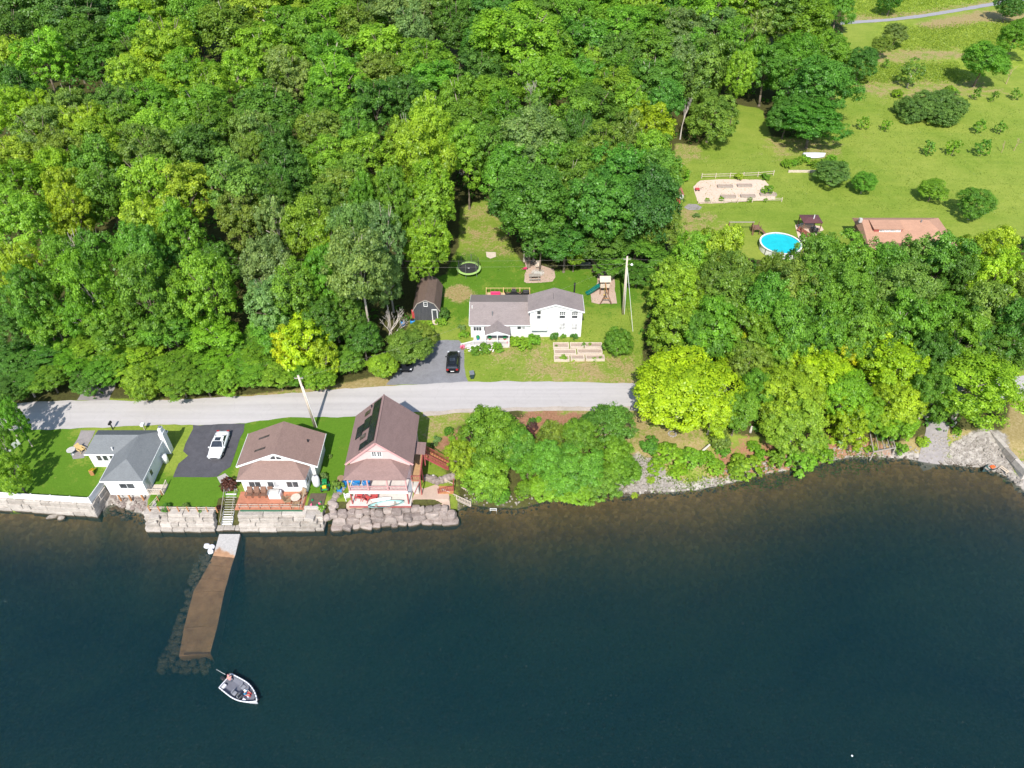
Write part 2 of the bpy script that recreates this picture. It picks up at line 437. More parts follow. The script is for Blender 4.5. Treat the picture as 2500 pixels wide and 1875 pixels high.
def cover_b(X, Y):
    d = Y - shore(X)
    mead = np.zeros(X.shape); rich = np.zeros(X.shape); mul = np.zeros(X.shape)
    def put(a, pix, val=1.0, soft=2.0): np.maximum(a, val*soft_mask(X, Y, poly_g(pix), soft*2.2), out=a)
    put(mead, ZE_pts([(600, -200), (2300, -400), (2300, -80), (1500, 80), (1000, 150), (620, 150)]), .95, 2)
    put(mead, ZE_pts([(1000, 230), (1300, 240), (2212, 180), (2212, 600), (1500, 430), (1100, 450)]), .85, 3)
    put(mead, ZE_pts([(620, 560), (900, 580), (1600, 540), (1700, 720), (640, 750)]), .85, 2)
    put(rich, [(0, 1040), (160, 1050), (160, 1110), (245, 1190), (225, 1220), (0, 1215)], .75, 2)
    put(rich, [(380, 1170), (530, 1170), (560, 1210), (525, 1255), (380, 1255)], .9, 1)
    put(rich, [(590, 1040), (840, 1010), (880, 1020), (820, 1200), (750, 1200), (780, 1100), (600, 1060), (560, 1150)], .85, 1)
    put(rich, [(1090, 640), (1560, 640), (1520, 720), (1300, 730), (1090, 760), (1070, 720)], .72, 4)
    put(mul, [(1300, 1010), (1410, 1020), (1400, 1050), (1290, 1060), (1270, 1040)], .8, 1)
    put(mul, [(1760, 1090), (2050, 1060), (2150, 1060), (2160, 1095), (1900, 1120), (1780, 1130)], .62, 1.5)
    put(mul, [(1070, 1090), (1120, 1060), (1140, 1080), (1120, 1100)], .8, 1)
    mead = np.where(d < 0, 0, mead); rich = np.where(d < 0, 0, rich)
    mul = np.where(d < 0, 0, mul)
    return np.stack([mead, rich, mul], -1)
def ZE_pts(l): return [ZE(*p) for p in l]
def axis(parts):
    out = []
    for a, b, s in parts: out += list(np.arange(a, b, s))
    return np.array(out + [parts[-1][1]])
xs = axis([(-420, -200, 12), (-200, -66, 1.6), (-66, 84, 0.45), (84, 200, 1.6), (200, 420, 12)])
ys = axis([(44, 70, 0.4), (70, 132, 0.6), (132, 250, 1.5), (250, 420, 6), (420, 700, 20)])
# ground on the land side of the shoreline (runs on under the walls and a little under the water)
def ground_sheet_z(X, Y):
    d = Y - shore(X)
    return np.where(d < -0.25, surface(X, Y) - 1.2, surface(X, Y))
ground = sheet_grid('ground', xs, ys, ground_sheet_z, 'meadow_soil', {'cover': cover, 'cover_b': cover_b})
tag(ground, kind='structure')

def bed_material():
    m, nt, b = new_mat('lake_bed_gravel')
    co = tc(nt)
    v = N(nt, 'TexVoronoi', Scale=2.2); nt.links.new(co, v.inputs[0])
    c = ramp(nt, v.outputs['Color'], [(0.1, (0.17, 0.080, 0.018)), (0.6, (0.33, 0.175, 0.045)), (0.95, (0.50, 0.31, 0.12))])
    c = mixc(nt, 0.5, c, ramp(nt, noise_out(nt, co, 0.35, 6), [(0.3, (0.13, 0.075, 0.022)), (0.7, (0.27, 0.165, 0.055))]))
    nt.links.new(c, b.inputs['Base Color']); b.inputs['Roughness'].default_value = 0.9
    bump(nt, b, v.outputs['Distance'], 0.6, 0.15)
bed_material()
def bed_z(X, Y):
    d = Y - shore(X)
    return np.where(d < 0, surface(X, Y), -0.1 - d)
bed = sheet_grid('lake_bed', axis([(-420, -80, 10), (-80, 90, 0.8), (90, 420, 10)]), axis([(-60, 20, 4), (20, 72, 0.5)]), bed_z, 'lake_bed_gravel', {})
tag(bed, kind='structure')

def water_material():
    m, nt, b = new_mat('lake_water')
    nt.nodes.remove(b)
    out = nt.nodes['Material Output']
    n1 = noise_out(nt, tc(nt, 'Object', (1.0, 2.6, 1)), 1.7, 4, 0.6, 0.6)
    n2 = noise_out(nt, tc(nt, 'Object', (1.0, 1.9, 1)), 4.2, 4, 0.65, 0.4)
    gust = noise_out(nt, tc(nt, 'Object', (0.45, 1.0, 1)), 0.045, 5, 0.6, 1.2)
    h = mixc(nt, 0.35, n1, n2)
    bp = N(nt, 'Bump', Strength=1.0, Distance=0.45); nt.links.new(h, bp.inputs['Height'])
    tr = N(nt, 'BsdfTransparent'); tr.inputs[0].default_value = (0.97, 0.95, 0.88, 1)
    df = nt.nodes.new('ShaderNodeBsdfDiffuse')
    dc = ramp(nt, gust, [(0.25, (0.004, 0.066, 0.094)), (0.72, (0.030, 0.116, 0.106))])
    nt.links.new(dc, df.inputs[0]); nt.links.new(bp.outputs[0], df.inputs[1])
    gl = nt.nodes.new('ShaderNodeBsdfGlossy'); gl.inputs['Roughness'].default_value = 0.10
    bq = N(nt, 'Bump', Strength=1.0, Distance=0.13); nt.links.new(h, bq.inputs['Height']); nt.links.new(bq.outputs[0], gl.inputs['Normal'])
    m1 = nt.nodes.new('ShaderNodeMixShader'); m1.inputs[0].default_value = 0.20
    nt.links.new(tr.outputs[0], m1.inputs[1]); nt.links.new(df.outputs[0], m1.inputs[2])
    fr = N(nt, 'Fresnel', IOR=1.333); nt.links.new(bq.outputs[0], fr.inputs['Normal'])
    m2 = nt.nodes.new('ShaderNodeMixShader'); nt.links.new(fr.outputs[0], m2.inputs[0])
    nt.links.new(m1.outputs[0], m2.inputs[1]); nt.links.new(gl.outputs[0], m2.inputs[2])
    nt.links.new(m2.outputs[0], out.inputs['Surface'])
    ab = nt.nodes.new('ShaderNodeVolumeAbsorption')
    ab.inputs['Color'].default_value = (0.60, 0.60, 0.42, 1); ab.inputs['Density'].default_value = 0.66
    nt.links.new(ab.outputs[0], out.inputs['Volume'])
    return m
water_material()
w = MB().box(-420, -60, -14, 420, 75, 0.0)
water = tag(w.build('lake_water', 'lake_water'), kind='structure')

# ---------------------------------------------------------------- roads, drives, paths (sheets draped on the land)
def drape(name, pix, mat, off=0.03, cell=1.2, world_pts=None, rag=0.22):
    pts = world_pts or [G(*p) for p in pix]
    fine_pts = []
    for i in range(len(pts)):
        a, b = Vector((pts[i][0], pts[i][1], 0)), Vector((pts[(i+1) % len(pts)][0], pts[(i+1) % len(pts)][1], 0))
        n = max(1, int((b-a).length/0.9))
        for j in range(n):
            q = a.lerp(b, j/n); k = Vector((q.x*.55, q.y*.55, 3.1)); k2 = Vector((q.x*1.7, q.y*1.7, 8.3))
            fine_pts.append((q.x + rag*(pnoise(k) + .5*pnoise(k2)), q.y + rag*(pnoise(k+Vector((9, 4, 0))) + .5*pnoise(k2+Vector((2, 7, 0))))))
    pts = fine_pts
    bm = bmesh.new()
    vs = [bm.verts.new((p[0], p[1], 0)) for p in pts]
    f = bm.faces.new(vs)
    if f.normal.z < 0 or f.calc_area() and f.normal.z < 0: f.normal_flip()
    x0, x1 = min(p[0] for p in pts), max(p[0] for p in pts); y0, y1 = min(p[1] for p in pts), max(p[1] for p in pts)
    step = cell if (x1-x0) < 60 else 4.0
    for ax, a, b in ((0, x0, x1), (1, y0, y1)):
        t = a + (step if ax == 0 else cell)
        while t < b:
            geom = list(bm.verts)+list(bm.edges)+list(bm.faces)
            bmesh.ops.bisect_plane(bm, geom=geom, plane_co=(t if ax == 0 else 0, t if ax == 1 else 0, 0), plane_no=(1, 0, 0) if ax == 0 else (0, 1, 0))
            t += step if ax == 0 else cell
    bmesh.ops.recalc_face_normals(bm, faces=list(bm.faces))
    for fc in bm.faces:
        if fc.normal.z < 0: fc.normal_flip()
    for v in bm.verts: v.co.z = ground_z(v.co.x, v.co.y) + off
    me = bpy.data.meshes.new(name); bm.to_mesh(me); bm.free()
    me.materials.append(MATS[mat]); o = bpy.data.objects.new(name, me); COL.objects.link(o)
    return tag(o, kind='structure')
def paving(name, col, var, tracks=False, speck=18.0, bstr=0.25, patch=0.12, cracks=0.0):
    m, nt, b = new_mat(name)
    co = tc(nt)
    c = ramp(nt, noise_out(nt, co, patch, 7, 0.65, .6), [(0.3, hexc(col, 1-var*1.3)), (0.7, hexc(col, 1+var*1.3))])
    c = mixc(nt, 0.30, c, ramp(nt, noise_out(nt, co, speck, 4, 0.8), [(0.3, hexc(col, 1-3*var)), (0.7, hexc(col, 1+3*var))]))
    c = mixc(nt, 0.30, c, ramp(nt, noise_out(nt, co, 1.1, 6, 0.7, 1.0), [(0.35, hexc(col, 1-2.4*var)), (0.65, hexc(col, 1+1.6*var))]))
    if tracks:
        c = mixc(nt, 0.45, c, ramp(nt, noise_out(nt, tc(nt, 'Object', (0.02, 0.9, 1)), 1.0, 5, 0.65), [(0.35, hexc(col, 1-2.4*var)), (0.65, hexc(col, 1+1.6*var))]))
    if cracks:
        v = N(nt, 'TexVoronoi', Scale=.28); v.feature = 'DISTANCE_TO_EDGE'
        w = nt.nodes.new('ShaderNodeMixRGB'); w.blend_type = 'ADD'; w.inputs[0].default_value = 1.6
        nn = N(nt, 'TexNoise', Scale=.9, Detail=5); nt.links.new(co, nn.inputs[0])
        nt.links.new(co, w.inputs[1]); nt.links.new(nn.outputs['Color'], w.inputs[2]); nt.links.new(w.outputs[0], v.inputs[0])
        c = mixc(nt, ramp(nt, v.outputs['Distance'], [(0.0, (cracks,)*3), (0.012, (0, 0, 0))]), c, hexc(col, .35))
    nt.links.new(c, b.inputs['Base Color']); b.inputs['Roughness'].default_value = 0.9; b.inputs['Specular IOR Level'].default_value = 0.2
    bump(nt, b, noise_out(nt, co, speck*1.5, 3), bstr, 0.02)
paving('road_chipseal', (0.435, 0.408, 0.398), 0.075, True, cracks=.12)
paving('fresh_asphalt', (0.082, 0.080, 0.090), 0.22)
paving('worn_asphalt', (0.21, 0.21, 0.225), 0.16, False, 6.0, 0.4, .3)
paving('pale_concrete', (0.40, 0.37, 0.34), 0.14)
paving('pink_gravel', (0.46, 0.34, 0.27), 0.10, False, 8.0, 0.5, .3)
paving('court_sand', (0.62, 0.47, 0.37), 0.08, False, 8.0, 0.4, .3)
paving('grey_gravel', (0.27, 0.245, 0.24), 0.16, False, 7.0, 0.6, .4)
paving('verge_gravel', (0.42, 0.36, 0.31), 0.16, False, 7.0, 0.6, .4)
paving('far_asphalt', (0.30, 0.29, 0.31), 0.08, True)
north = [(-60, 992), (40, 987), (80, 981), (174, 979), (271, 977), (339, 979), (393, 977), (434, 975), (500, 972), (663, 964), (812, 951), (961, 942), (1100, 934), (1136, 932), (1244, 932), (1407, 932), (1537, 936), (1700, 940), (2100, 935), (2560, 915)]
south = [(2560, 968), (2100, 985), (1700, 996), (1564, 993), (1380, 993), (1163, 997), (1100, 1001), (1032, 1006), (874, 1017), (690, 1021), (600, 1033), (500, 1038), (407, 1037), (271, 1044), (174, 1047), (-60, 1054)]
drape('road', north + south, 'road_chipseal', 0.035)
verge = [(2560, 968), (2100, 985), (1700, 996), (1564, 993), (1380, 993), (1163, 997), (1100, 1001), (1032, 1006), (1035, 1018), (1110, 1010), (1163, 1006), (1380, 1003), (1564, 1004), (1700, 1006), (2100, 994), (2560, 977)]
drape('road_shoulder', verge, 'verge_gravel', 0.025)
drape('driveway', [ZA(*p) for p in [(1735, 510), (2200, 495), (2185, 570), (2150, 660), (2070, 890), (1950, 975), (1560, 978), (1600, 860), (1685, 785), (1650, 745), (1672, 680), (1735, 545)]], 'fresh_asphalt', 0.03)
drape('driveway', [ZH(*p) for p in [(1080, 1548), (1150, 1470), (1260, 1330), (1400, 1235), (1500, 1205), (1640, 1205), (1675, 1235), (1685, 1300), (1690, 1480), (1725, 1528), (1600, 1536)]], 'worn_asphalt', 0.03)
drape('side_track', [ZA(*p) for p in [(860, 290), (980, 285), (1030, 180), (1050, 130), (900, 100), (760, 150), (700, 285)]], 'grey_gravel', 0.028)
drape('footpath', [ZB(*p) for p in [(105, 978), (185, 945), (250, 1010), (300, 1110), (285, 1160), (215, 1150), (160, 1060)]], 'pale_concrete', 0.03)
drape('gravel_patch', [ZA(*p) for p in [(735, 560), (860, 560), (800, 680), (765, 800), (650, 815), (635, 740), (700, 630)]], 'grey_gravel', 0.03)
drape('shore_yard', None, 'pink_gravel', 0.03, 0.8, [(-20.8, 56.6), (-14, 56.7), (-7.6, 57.6), (-8.0, 59.4), (-9.6, 60.6), (-11.2, 59.8), (-12.2, 60.6), (-12.4, 57.9), (-20.2, 58.0)])
drape('fire_pit_gravel', [ZC(*p) for p in [(1045, 195), (1030, 325), (1060, 338), (1180, 335), (1290, 320), (1312, 285), (1300, 210), (1200, 180), (1120, 145), (1060, 110), (1040, 140)]], 'pink_gravel', 0.03)
drape('play_sand', [ZC(*p) for p in [(1640, 140), (1600, 100), (1740, 110), (1800, 200), (1840, 310), (1862, 520), (1700, 525), (1640, 512), (1625, 430), (1690, 330), (1690, 260)]], 'pink_gravel', 0.03)
drape('garden_court', [ZD(*p) for p in [(340, 575), (400, 520), (560, 508), (980, 512), (1010, 545), (1075, 640), (1080, 690), (720, 715), (400, 733), (375, 700), (350, 620)]], 'court_sand', 0.03)
drape('gravel_patch', [ZD(*p) for p in [(260, 760), (300, 730), (370, 735), (415, 760), (390, 785), (300, 785)]], 'grey_gravel', 0.03)
drape('far_road', [ZE(*p) for p in [(560, 196), (1000, 168), (1300, 130), (1500, 98), (1900, 28), (2300, -60), (2300, -8), (1900, 58), (1500, 126), (1300, 158), (1000, 192), (560, 222)]], 'far_asphalt', 0.05, 2.0)
drape('beach_gravel', [ZI(*p) for p in [(340, 430), (480, 560), (470, 700), (430, 950), (430, 1080), (560, 1190), (850, 1130), (960, 960), (880, 800), (900, 640), (780, 560), (500, 400)]], 'grey_gravel', 0.05, .6)
drape('patio', [ZD(*p) for p in [(1255, 915), (1330, 900), (1500, 935), (1520, 965), (1400, 1040), (1340, 1080), (1290, 1050)]], 'court_sand', 0.05)
# ---------------------------------------------------------------- building materials
streaky('white_siding', (0.72, 0.72, 0.715), 0.06, (0.6, 0.6, 0.3), 0.55, ('Z', 7.0), 0.25)
streaky('pink_siding', (0.64, 0.47, 0.45), 0.04, (0.6, 0.6, 0.3), 0.6, ('Z', 7.0), 0.25)
streaky('grey_boards', (0.070, 0.072, 0.080), 0.5, (5.0, 5.0, 0.5), 0.85)
plain('white_trim', (0.74, 0.74, 0.73), 0.5, 0.04)
plain('red_paint', (0.33, 0.075, 0.070), 0.55, 0.18, 4)
plain('pink_trim', (0.55, 0.30, 0.29), 0.55, 0.1, 4)
plain('concrete', (0.48, 0.46, 0.43), 0.85, 0.16, 2.0, 0, 0.3)
plain('porch_floor', (0.58, 0.52, 0.48), 0.8, 0.12, 1.5)
plain('deck_brown', (0.42, 0.165, 0.095), 0.75, 0.2, 3.0)
plain('deck_tan', (0.40, 0.245, 0.12), 0.75, 0.2, 3.0)
plain('deck_fresh', (0.55, 0.41, 0.27), 0.7, 0.15, 3.0)
plain('lumber_yellow', (0.62, 0.44, 0.19), 0.7, 0.12, 3.0)
plain('lumber_orange', (0.42, 0.19, 0.075), 0.7, 0.2, 3.0)
plain('lumber_grey', (0.33, 0.29, 0.25), 0.85, 0.25, 4.0, 0, 0.3)
plain('lumber_pale', (0.56, 0.47, 0.38), 0.8, 0.18, 4.0, 0, 0.2)
plain('lumber_brown', (0.19, 0.10, 0.065), 0.8, 0.25, 4.0)
plain('black_metal', (0.020, 0.020, 0.022), 0.45, 0.2, 3, 0.0)
plain('grey_metal', (0.33, 0.34, 0.35), 0.4, 0.1, 3, 0.6)
plain('pvc_white', (0.75, 0.74, 0.72), 0.4, 0.05)
plain('green_board', (0.03, 0.13, 0.075), 0.6, 0.2)
shingle('shingle_grey', (0.165, 0.175, 0.180), 0.16)
shingle('shingle_brown', (0.240, 0.160, 0.135), 0.2)
shingle('shingle_rose', (0.235, 0.155, 0.140), 0.2)
shingle('shingle_taupe', (0.255, 0.215, 0.205), 0.18)
shingle('shingle_terracotta', (0.43, 0.245, 0.165), 0.14)
shingle('shingle_umber', (0.15, 0.105, 0.085), 0.2)
plain('bark', (0.17, 0.135, 0.10), 0.9, 0.35, 2.5, 0, 0.5)
plain('bark_pale', (0.42, 0.36, 0.30), 0.9, 0.25, 2.5, 0, 0.4)
plain('deadwood', (0.48, 0.43, 0.38), 0.9, 0.2, 2.5, 0, 0.3)
plain('twigs_tan', (0.42, 0.31, 0.19), 0.9, 0.2, 2.5)

def glass_mat(name, col, rough=0.08):
    m, nt, b = new_mat(name)
    n = noise_out(nt, tc(nt), 1.7, 4)
    nt.links.new(ramp(nt, n, [(0.3, hexc(col, .5)), (0.7, hexc(col, 1.6))]), b.inputs['Base Color'])
    b.inputs['Roughness'].default_value = rough; b.inputs['Specular IOR Level'].default_value = 0.6
glass_mat('window_glass', (0.055, 0.06, 0.065))
glass_mat('window_blind', (0.42, 0.42, 0.42), 0.3)
glass_mat('solar_glass', (0.008, 0.011, 0.020), 0.25)
glass_mat('skylight_glass', (0.07, 0.055, 0.055), 0.1)

def window(root, x0, x1, z0, z1, y, panes=2, rows=1, glass='window_glass', face='front', fw=0.07, lights=None):
    """framed window set proud of a wall; face 'front' looks towards -y, 'right' towards +x (then x means y)"""
    t = 0.05
    def bx(mb, a0, a1, c0, c1, d0, d1):
        if face == 'front': mb.box(a0, y-d1, c0, a1, y-d0, c1)
        else: mb.box(y+d0, a0, c0, y+d1, a1, c1)
    f = MB()
    bx(f, x0-fw, x1+fw, z1, z1+fw, 0.0, t); bx(f, x0-fw, x1+fw, z0-fw, z0, 0.0, t+0.03)
    bx(f, x0-fw, x0, z0, z1, 0.0, t); bx(f, x1, x1+fw, z0, z1, 0.0, t)
    w = f.build('window', 'white_trim', root)
    pw = (x1-x0)/panes; ph = (z1-z0)/rows; g = 0.03
    for i in range(panes):
        for j in range(rows):
            gm = glass if isinstance(glass, str) else glass[i]
            p = MB(); bx(p, x0+i*pw+g, x0+(i+1)*pw-g, z0+j*ph+g, z0+(j+1)*ph-g, 0.004, 0.018)
            p.build('pane', gm, w)
    m = MB(); bx(m, x0, x1, z0, z1, 0.001, 0.010); m.build('sash', 'white_trim', w)
    return w
def gable_roof_y(mb, x0, x1, y0, y1, ze, zr, xr, t=0.14):
    """ridge along y"""
    mb.slab([(x0,y0,ze),(xr,y0,zr),(xr,y1,zr),(x0,y1,ze)][::-1], t) if False else None
    mb.slab([(x0,y0,ze),(xr,y0,zr),(xr,y1,zr),(x0,y1,ze)], t)
    mb.slab([(xr,y0,zr),(x1,y0,ze),(x1,y1,ze),(xr,y1,zr)], t)
    return mb
def gable_roof_x(mb, x0, x1, y0, y1, ze0, ze1, zr, yr, t=0.14):
    mb.slab([(x0,y0,ze0),(x1,y0,ze0),(x1,yr,zr),(x0,yr,zr)], t)
    mb.slab([(x0,yr,zr),(x1,yr,zr),(x1,y1,ze1),(x0,y1,ze1)], t)
    return mb
def gable_wall(mb, x0, x1, y0, y1, z0, ze, zr, xr):
    """box body with gable ends on the y faces"""
    vs = [(x0,y0,z0),(x1,y0,z0),(x1,y0,ze),(xr,y0,zr),(x0,y0,ze),(x0,y1,z0),(x1,y1,z0),(x1,y1,ze),(xr,y1,zr),(x0,y1,ze)]
    mb.add(vs, [(0,1,2,3,4),(9,8,7,6,5),(1,6,7,2),(5,0,4,9),(2,7,8,3),(4,3,8,9),(0,5,6,1)])
    return mb
def fascia(root, pts, w=0.05, h=0.2, mat='white_trim', name='fascia'):
    m = MB()
    for a, b in zip(pts[:-1], pts[1:]): m.bar(a, b, w, h)
    return m.build(name, mat, root)
def rail(root, pts, h=0.95, mat='white_trim', post=0.09, gap=0.14, balusters=True, name='railing', posts=True, bal=0.03, top_mat=None):
    """railing along points: posts and balusters as one run"""
    m = MB()
    for a, b in zip(pts[:-1], pts[1:]):
        a, b = Vector(a), Vector(b); up = Vector((0,0,h))
        m.bar(a+up, b+up, 0.09, 0.05); m.bar(a+Vector((0,0,.1)), b+Vector((0,0,.1)), 0.05, 0.05)
        if balusters:
            n = max(2, int((b-a).length/gap))
            for i in range(1, n): 
                q = a.lerp(b, i/n); m.bar(q+Vector((0,0,.1)), q+up, bal, bal)
    r = m.build(name, mat, root)
    if posts:
        for p in pts: MB().box(p[0]-post/2, p[1]-post/2, p[2], p[0]+post/2, p[1]+post/2, p[2]+h+0.08).build('post', mat, root)
    return r

# ---------------------------------------------------------------- grey-roofed white cottage
gx, gy, gz = -47.7, 58.9, 2.4
H1 = thing('cottage', 'small white lakeside cottage with grey L-shaped roof and chimney', 'house', (gx, gy, gz))
def L(x, y, z): return (x-gx, y-gy, z-gz)
def lb(mb, x0, y0, z0, x1, y1, z1): return mb.box(x0-gx, y0-gy, z0-gz, x1-gx, y1-gy, z1-gz)
lb(MB(), -50.1, 58.95, 2.3, -45.35, 67.2, 5.05).build('wall', 'white_siding', H1)
lb(MB(), -53.9, 63.4, 2.4, -50.12, 67.15, 5.08).build('wing_wall', 'white_siding', H1)
lb(MB(), -50.05, 59.6, 1.0, -45.4, 60.2, 2.35).build('foundation', 'concrete', H1)
for x in (-49.3, -48.0, -46.4):
    MB().bar(L(x, 59.05, 1.0), L(x, 59.05, 2.32), 0.16).build('pier', 'lumber_orange', H1)
r = MB()
e, zr = 5.12, 6.5
xm = -47.6
r.slab([L(-50.35, 58.7, e), L(-45.1, 58.7, e), L(xm, 61.2, zr)], .13)
r.slab([L(-45.1, 58.7, e), L(-45.1, 67.4, e), L(xm, 65.3, zr), L(xm, 61.2, zr)], .13)
r.slab([L(-50.35, 63.25, e), L(-50.35, 58.7, e), L(xm, 61.2, zr), L(xm, 65.3, zr)], .13)
r.slab([L(-54.2, 63.15, e+.02), L(-50.30, 63.15, e+.02), L(-47.62, 65.3, zr-.02), L(-53.2, 65.3, zr-.02)], .12)
r.slab([L(-53.2, 65.3, zr-.02), L(-47.62, 65.3, zr-.02), L(-45.1, 67.45, e+.01), L(-54.2, 67.45, e+.01)], .12)
r.slab([L(-54.2, 63.15, e+.02), L(-53.2, 65.3, zr-.02), L(-54.2, 67.45, e+.01)], .1)
r.build('roof', 'shingle_grey', H1)
fascia(H1, [L(-54.2,63.13,e-.06), L(-50.4,63.13,e-.06)]); fascia(H1, [L(-50.37,58.68,e-.06), L(-45.08,58.68,e-.06), L(-45.08,67.4,e-.06)])
fascia(H1, [L(-50.37,63.1,e-.06), L(-50.37,58.68,e-.06)])
window(H1, -48.4-gx, -46.6-gx, 3.55-gz, 4.45-gz, 58.95-gy, 2)
for a in (-53.0, -52.2, -51.3): window(H1, a-gx, a+.6-gx, 3.7-gz, 4.75-gz, 63.4-gy, 1)
window(H1, 60.9-gy, 61.5-gy, 3.5-gz, 4.4-gz, -45.35-gx, 1, 1, face='right')
lb(MB(), -45.34, 59.3, 2.45, -45.30, 60.2, 4.4).build('door', 'window_blind', H1)
c = MB(); lb(c, -45.35, 65.6, 2.4, -44.75, 66.5, 6.3); lb(c, -45.25, 65.7, 6.3, -44.85, 66.4, 7.0); c.build('chimney', 'white_siding', H1)
MB().cyl(L(-45.05,66.05,7.0), L(-45.05,66.05,7.25), .16, .16, 10).build('flue', 'grey_metal', H1)
MB().cyl(L(-50.6,63.6,5.4), L(-50.6,63.6,6.0), .07, .07, 8).build('vent_pipe', 'pvc_white', H1)
MB().cyl(L(-44.9,64.2,2.55), L(-44.9,64.2,3.9), .35, .35, 14).add(*[[],[]]).build('water_tank', 'pvc_white', H1, True)
s = MB(); lb(s, -45.3, 58.9, 2.1, -43.4, 60.5, 2.45); s.build('side_deck', 'lumber_pale', H1)
rail(H1, [L(-45.2,58.95,2.45), L(-43.45,58.95,2.45), L(-43.45,60.4,2.45)], .9, 'lumber_pale', gap=.2)
MB().bar(L(-43.6,58.6,1.2), L(-43.6,58.6,2.4), .14).build('post', 'lumber_orange', H1)

# ---------------------------------------------------------------- brown-roofed cottage
gx, gy, gz = -29.2, 61.0, 2.4
H2 = thing('cottage', 'white cottage with brown gabled roof, front hip porch and terracotta deck', 'house', (gx, gy, gz))
m = MB(); gable_wall(m, -33.75-gx, -24.65-gx, 61.2-gy, 66.3-gy, 0, 5.3-gz, 7.42-gz, -29.15-gx); m.build('wall', 'white_siding', H2)
lb(MB(), -33.4, 59.3, 2.4, -25.5, 61.19, 4.98).build('porch_wall', 'white_siding', H2)
m = MB(); gable_roof_y(m, -34.25-gx, -24.15-gx, 60.95-gy, 66.6-gy, 5.35-gz, 7.62-gz, -29.15-gx); m.build('roof', 'shingle_brown', H2)
m = MB()
m.slab([L(-33.75,58.95,5.05), L(-25.3,58.95,5.05), L(-26.9,61.16,6.2), L(-31.6,61.16,6.2)], .12)
m.slab([L(-25.3,58.95,5.05), L(-25.15,61.16,5.12), L(-26.9,61.16,6.2)], .1)
m.slab([L(-33.75,58.95,5.05), L(-31.6,61.16,6.2), L(-33.9,61.16,5.12)], .1)
m.build('porch_roof', 'shingle_brown', H2)
fascia(H2, [L(-34.25,60.93,5.24), L(-29.15,60.93,7.5), L(-24.15,60.93,5.24)], .05, .26)
fascia(H2, [L(-24.13,60.93,5.27), L(-24.13,66.6,5.27)]); fascia(H2, [L(-34.27,60.93,5.27), L(-34.27,66.6,5.27)])
fascia(H2, [L(-33.75,58.93,4.98), L(-25.3,58.93,4.98)])
for a, b, gl in ((-32.55,-31.1,['window_glass']*2), (-30.25,-28.75,['window_glass','window_blind']), (-27.9,-26.45,['window_glass']*2)):
    window(H2, a-gx, b-gx, 3.35-gz, 4.4-gz, 59.3-gy, 2, 1, gl)
window(H2, 59.7-gy, 60.6-gy, 3.4-gz, 4.3-gz, -25.5-gx, 1, 1, face='right')
for s in (-1, 1):   # quarter-round lights under the gable
    pts = [(0,0)] + [(.62*math.cos(t), .52*math.sin(t)) for t in np.linspace(0, math.pi/2, 7)]
    vs = [(-29.12-gx + s*(.08+p[0]), 61.19-gy, 6.42-gz+p[1]) for p in pts]
    n = len(vs); vs2 = [(v[0], v[1]-.03, v[2]) for v in vs]
    f = [tuple(range(n)) if s > 0 else tuple(range(n-1,-1,-1))]
    f += [tuple(n+i for i in f[0])[::1]] + [(i,(i+1)%n,n+(i+1)%n,n+i) for i in range(n)]
    MB().add(vs+vs2, f).build('gable_light', 'window_glass', H2)
for yy in (62.6, 64.7):
    p = lambda u, v: (-33.2-gx+u, yy-gy+v, 5.35-gz+(u+1.05)*.445+.03)
    MB().slab([p(1.0,-.12), p(2.5,-.12), p(2.5,.22), p(1.0,.22)], .05).build('skylight', 'skylight_glass', H2)
MB().cyl(L(-25.9,64.4,6.0), L(-25.9,64.4,6.55), .09, .09, 8).build('vent_pipe', 'black_metal', H2)
d = MB(); 
lb(d, -33.9, 56.45, 2.42, -25.5, 59.28, 2.52); d.build('deck', 'deck_brown', H2)
lb(MB(), -33.2, 56.30, 2.1, -25.6, 56.43, 2.5).build('deck_skirt', 'green_board', H2)
m = MB()
for i in range(7):
    x = -33.4 + i*1.28
    MB().bar(L(x,56.55,2.52), L(x,56.55,3.4), .1).build('post', 'deck_brown', H2)
for z in (2.95, 3.35): m.bar(L(-33.6,56.55,z), L(-25.6,56.55,z), .04, .05)
for z in (2.95, 3.35): m.bar(L(-25.65,56.6,z), L(-25.65,59.2,z), .04, .05)
m.build('rope_rail', 'lumber_pale', H2)
# ---------------------------------------------------------------- pink house
gx, gy, gz = -16.0, 62.0, 2.4
H3 = thing('house', 'tall pink house with steep brown roof, solar panels and double porch', 'house', (gx, gy, gz))
m = MB(); gable_wall(m, -19.5-gx, -12.3-gx, 59.3-gy, 66.7-gy, 0, 8.05-gz, 11.35-gz, -15.95-gx); m.build('wall', 'pink_siding', H3)
m = MB(); gable_roof_y(m, -20.0-gx, -11.85-gx, 58.95-gy, 67.2-gy, 8.0-gz, 11.72-gz, -15.95-gx, .16); m.build('roof', 'shingle_rose', H3)
fascia(H3, [L(-20.0,58.93,7.9), L(-15.95,58.93,11.6), L(-11.85,58.93,7.9)], .05, .24, 'pink_trim')
MB().bar(L(-15.95,58.9,11.76), L(-15.95,67.2,11.76), .2, .05).build('ridge_cap', 'shingle_rose', H3)
lb(MB(), -18.0, 59.25, 9.85, -13.9, 59.29, 9.95).build('belt_trim', 'pink_trim', H3)
window(H3, -16.65-gx, -16.15-gx, 9.05-gz, 9.8-gz, 59.3-gy, 2, 2); window(H3, -16.0-gx, -15.5-gx, 9.05-gz, 9.8-gz, 59.3-gy, 2, 2)
m = MB()
m.slab([L(-20.0,57.0,7.35), L(-12.5,57.0,7.35), L(-14.6,59.26,8.6), L(-17.4,59.26,8.6)], .12)
m.slab([L(-12.5,57.0,7.35), L(-12.3,59.26,7.4), L(-14.6,59.26,8.6)], .1)
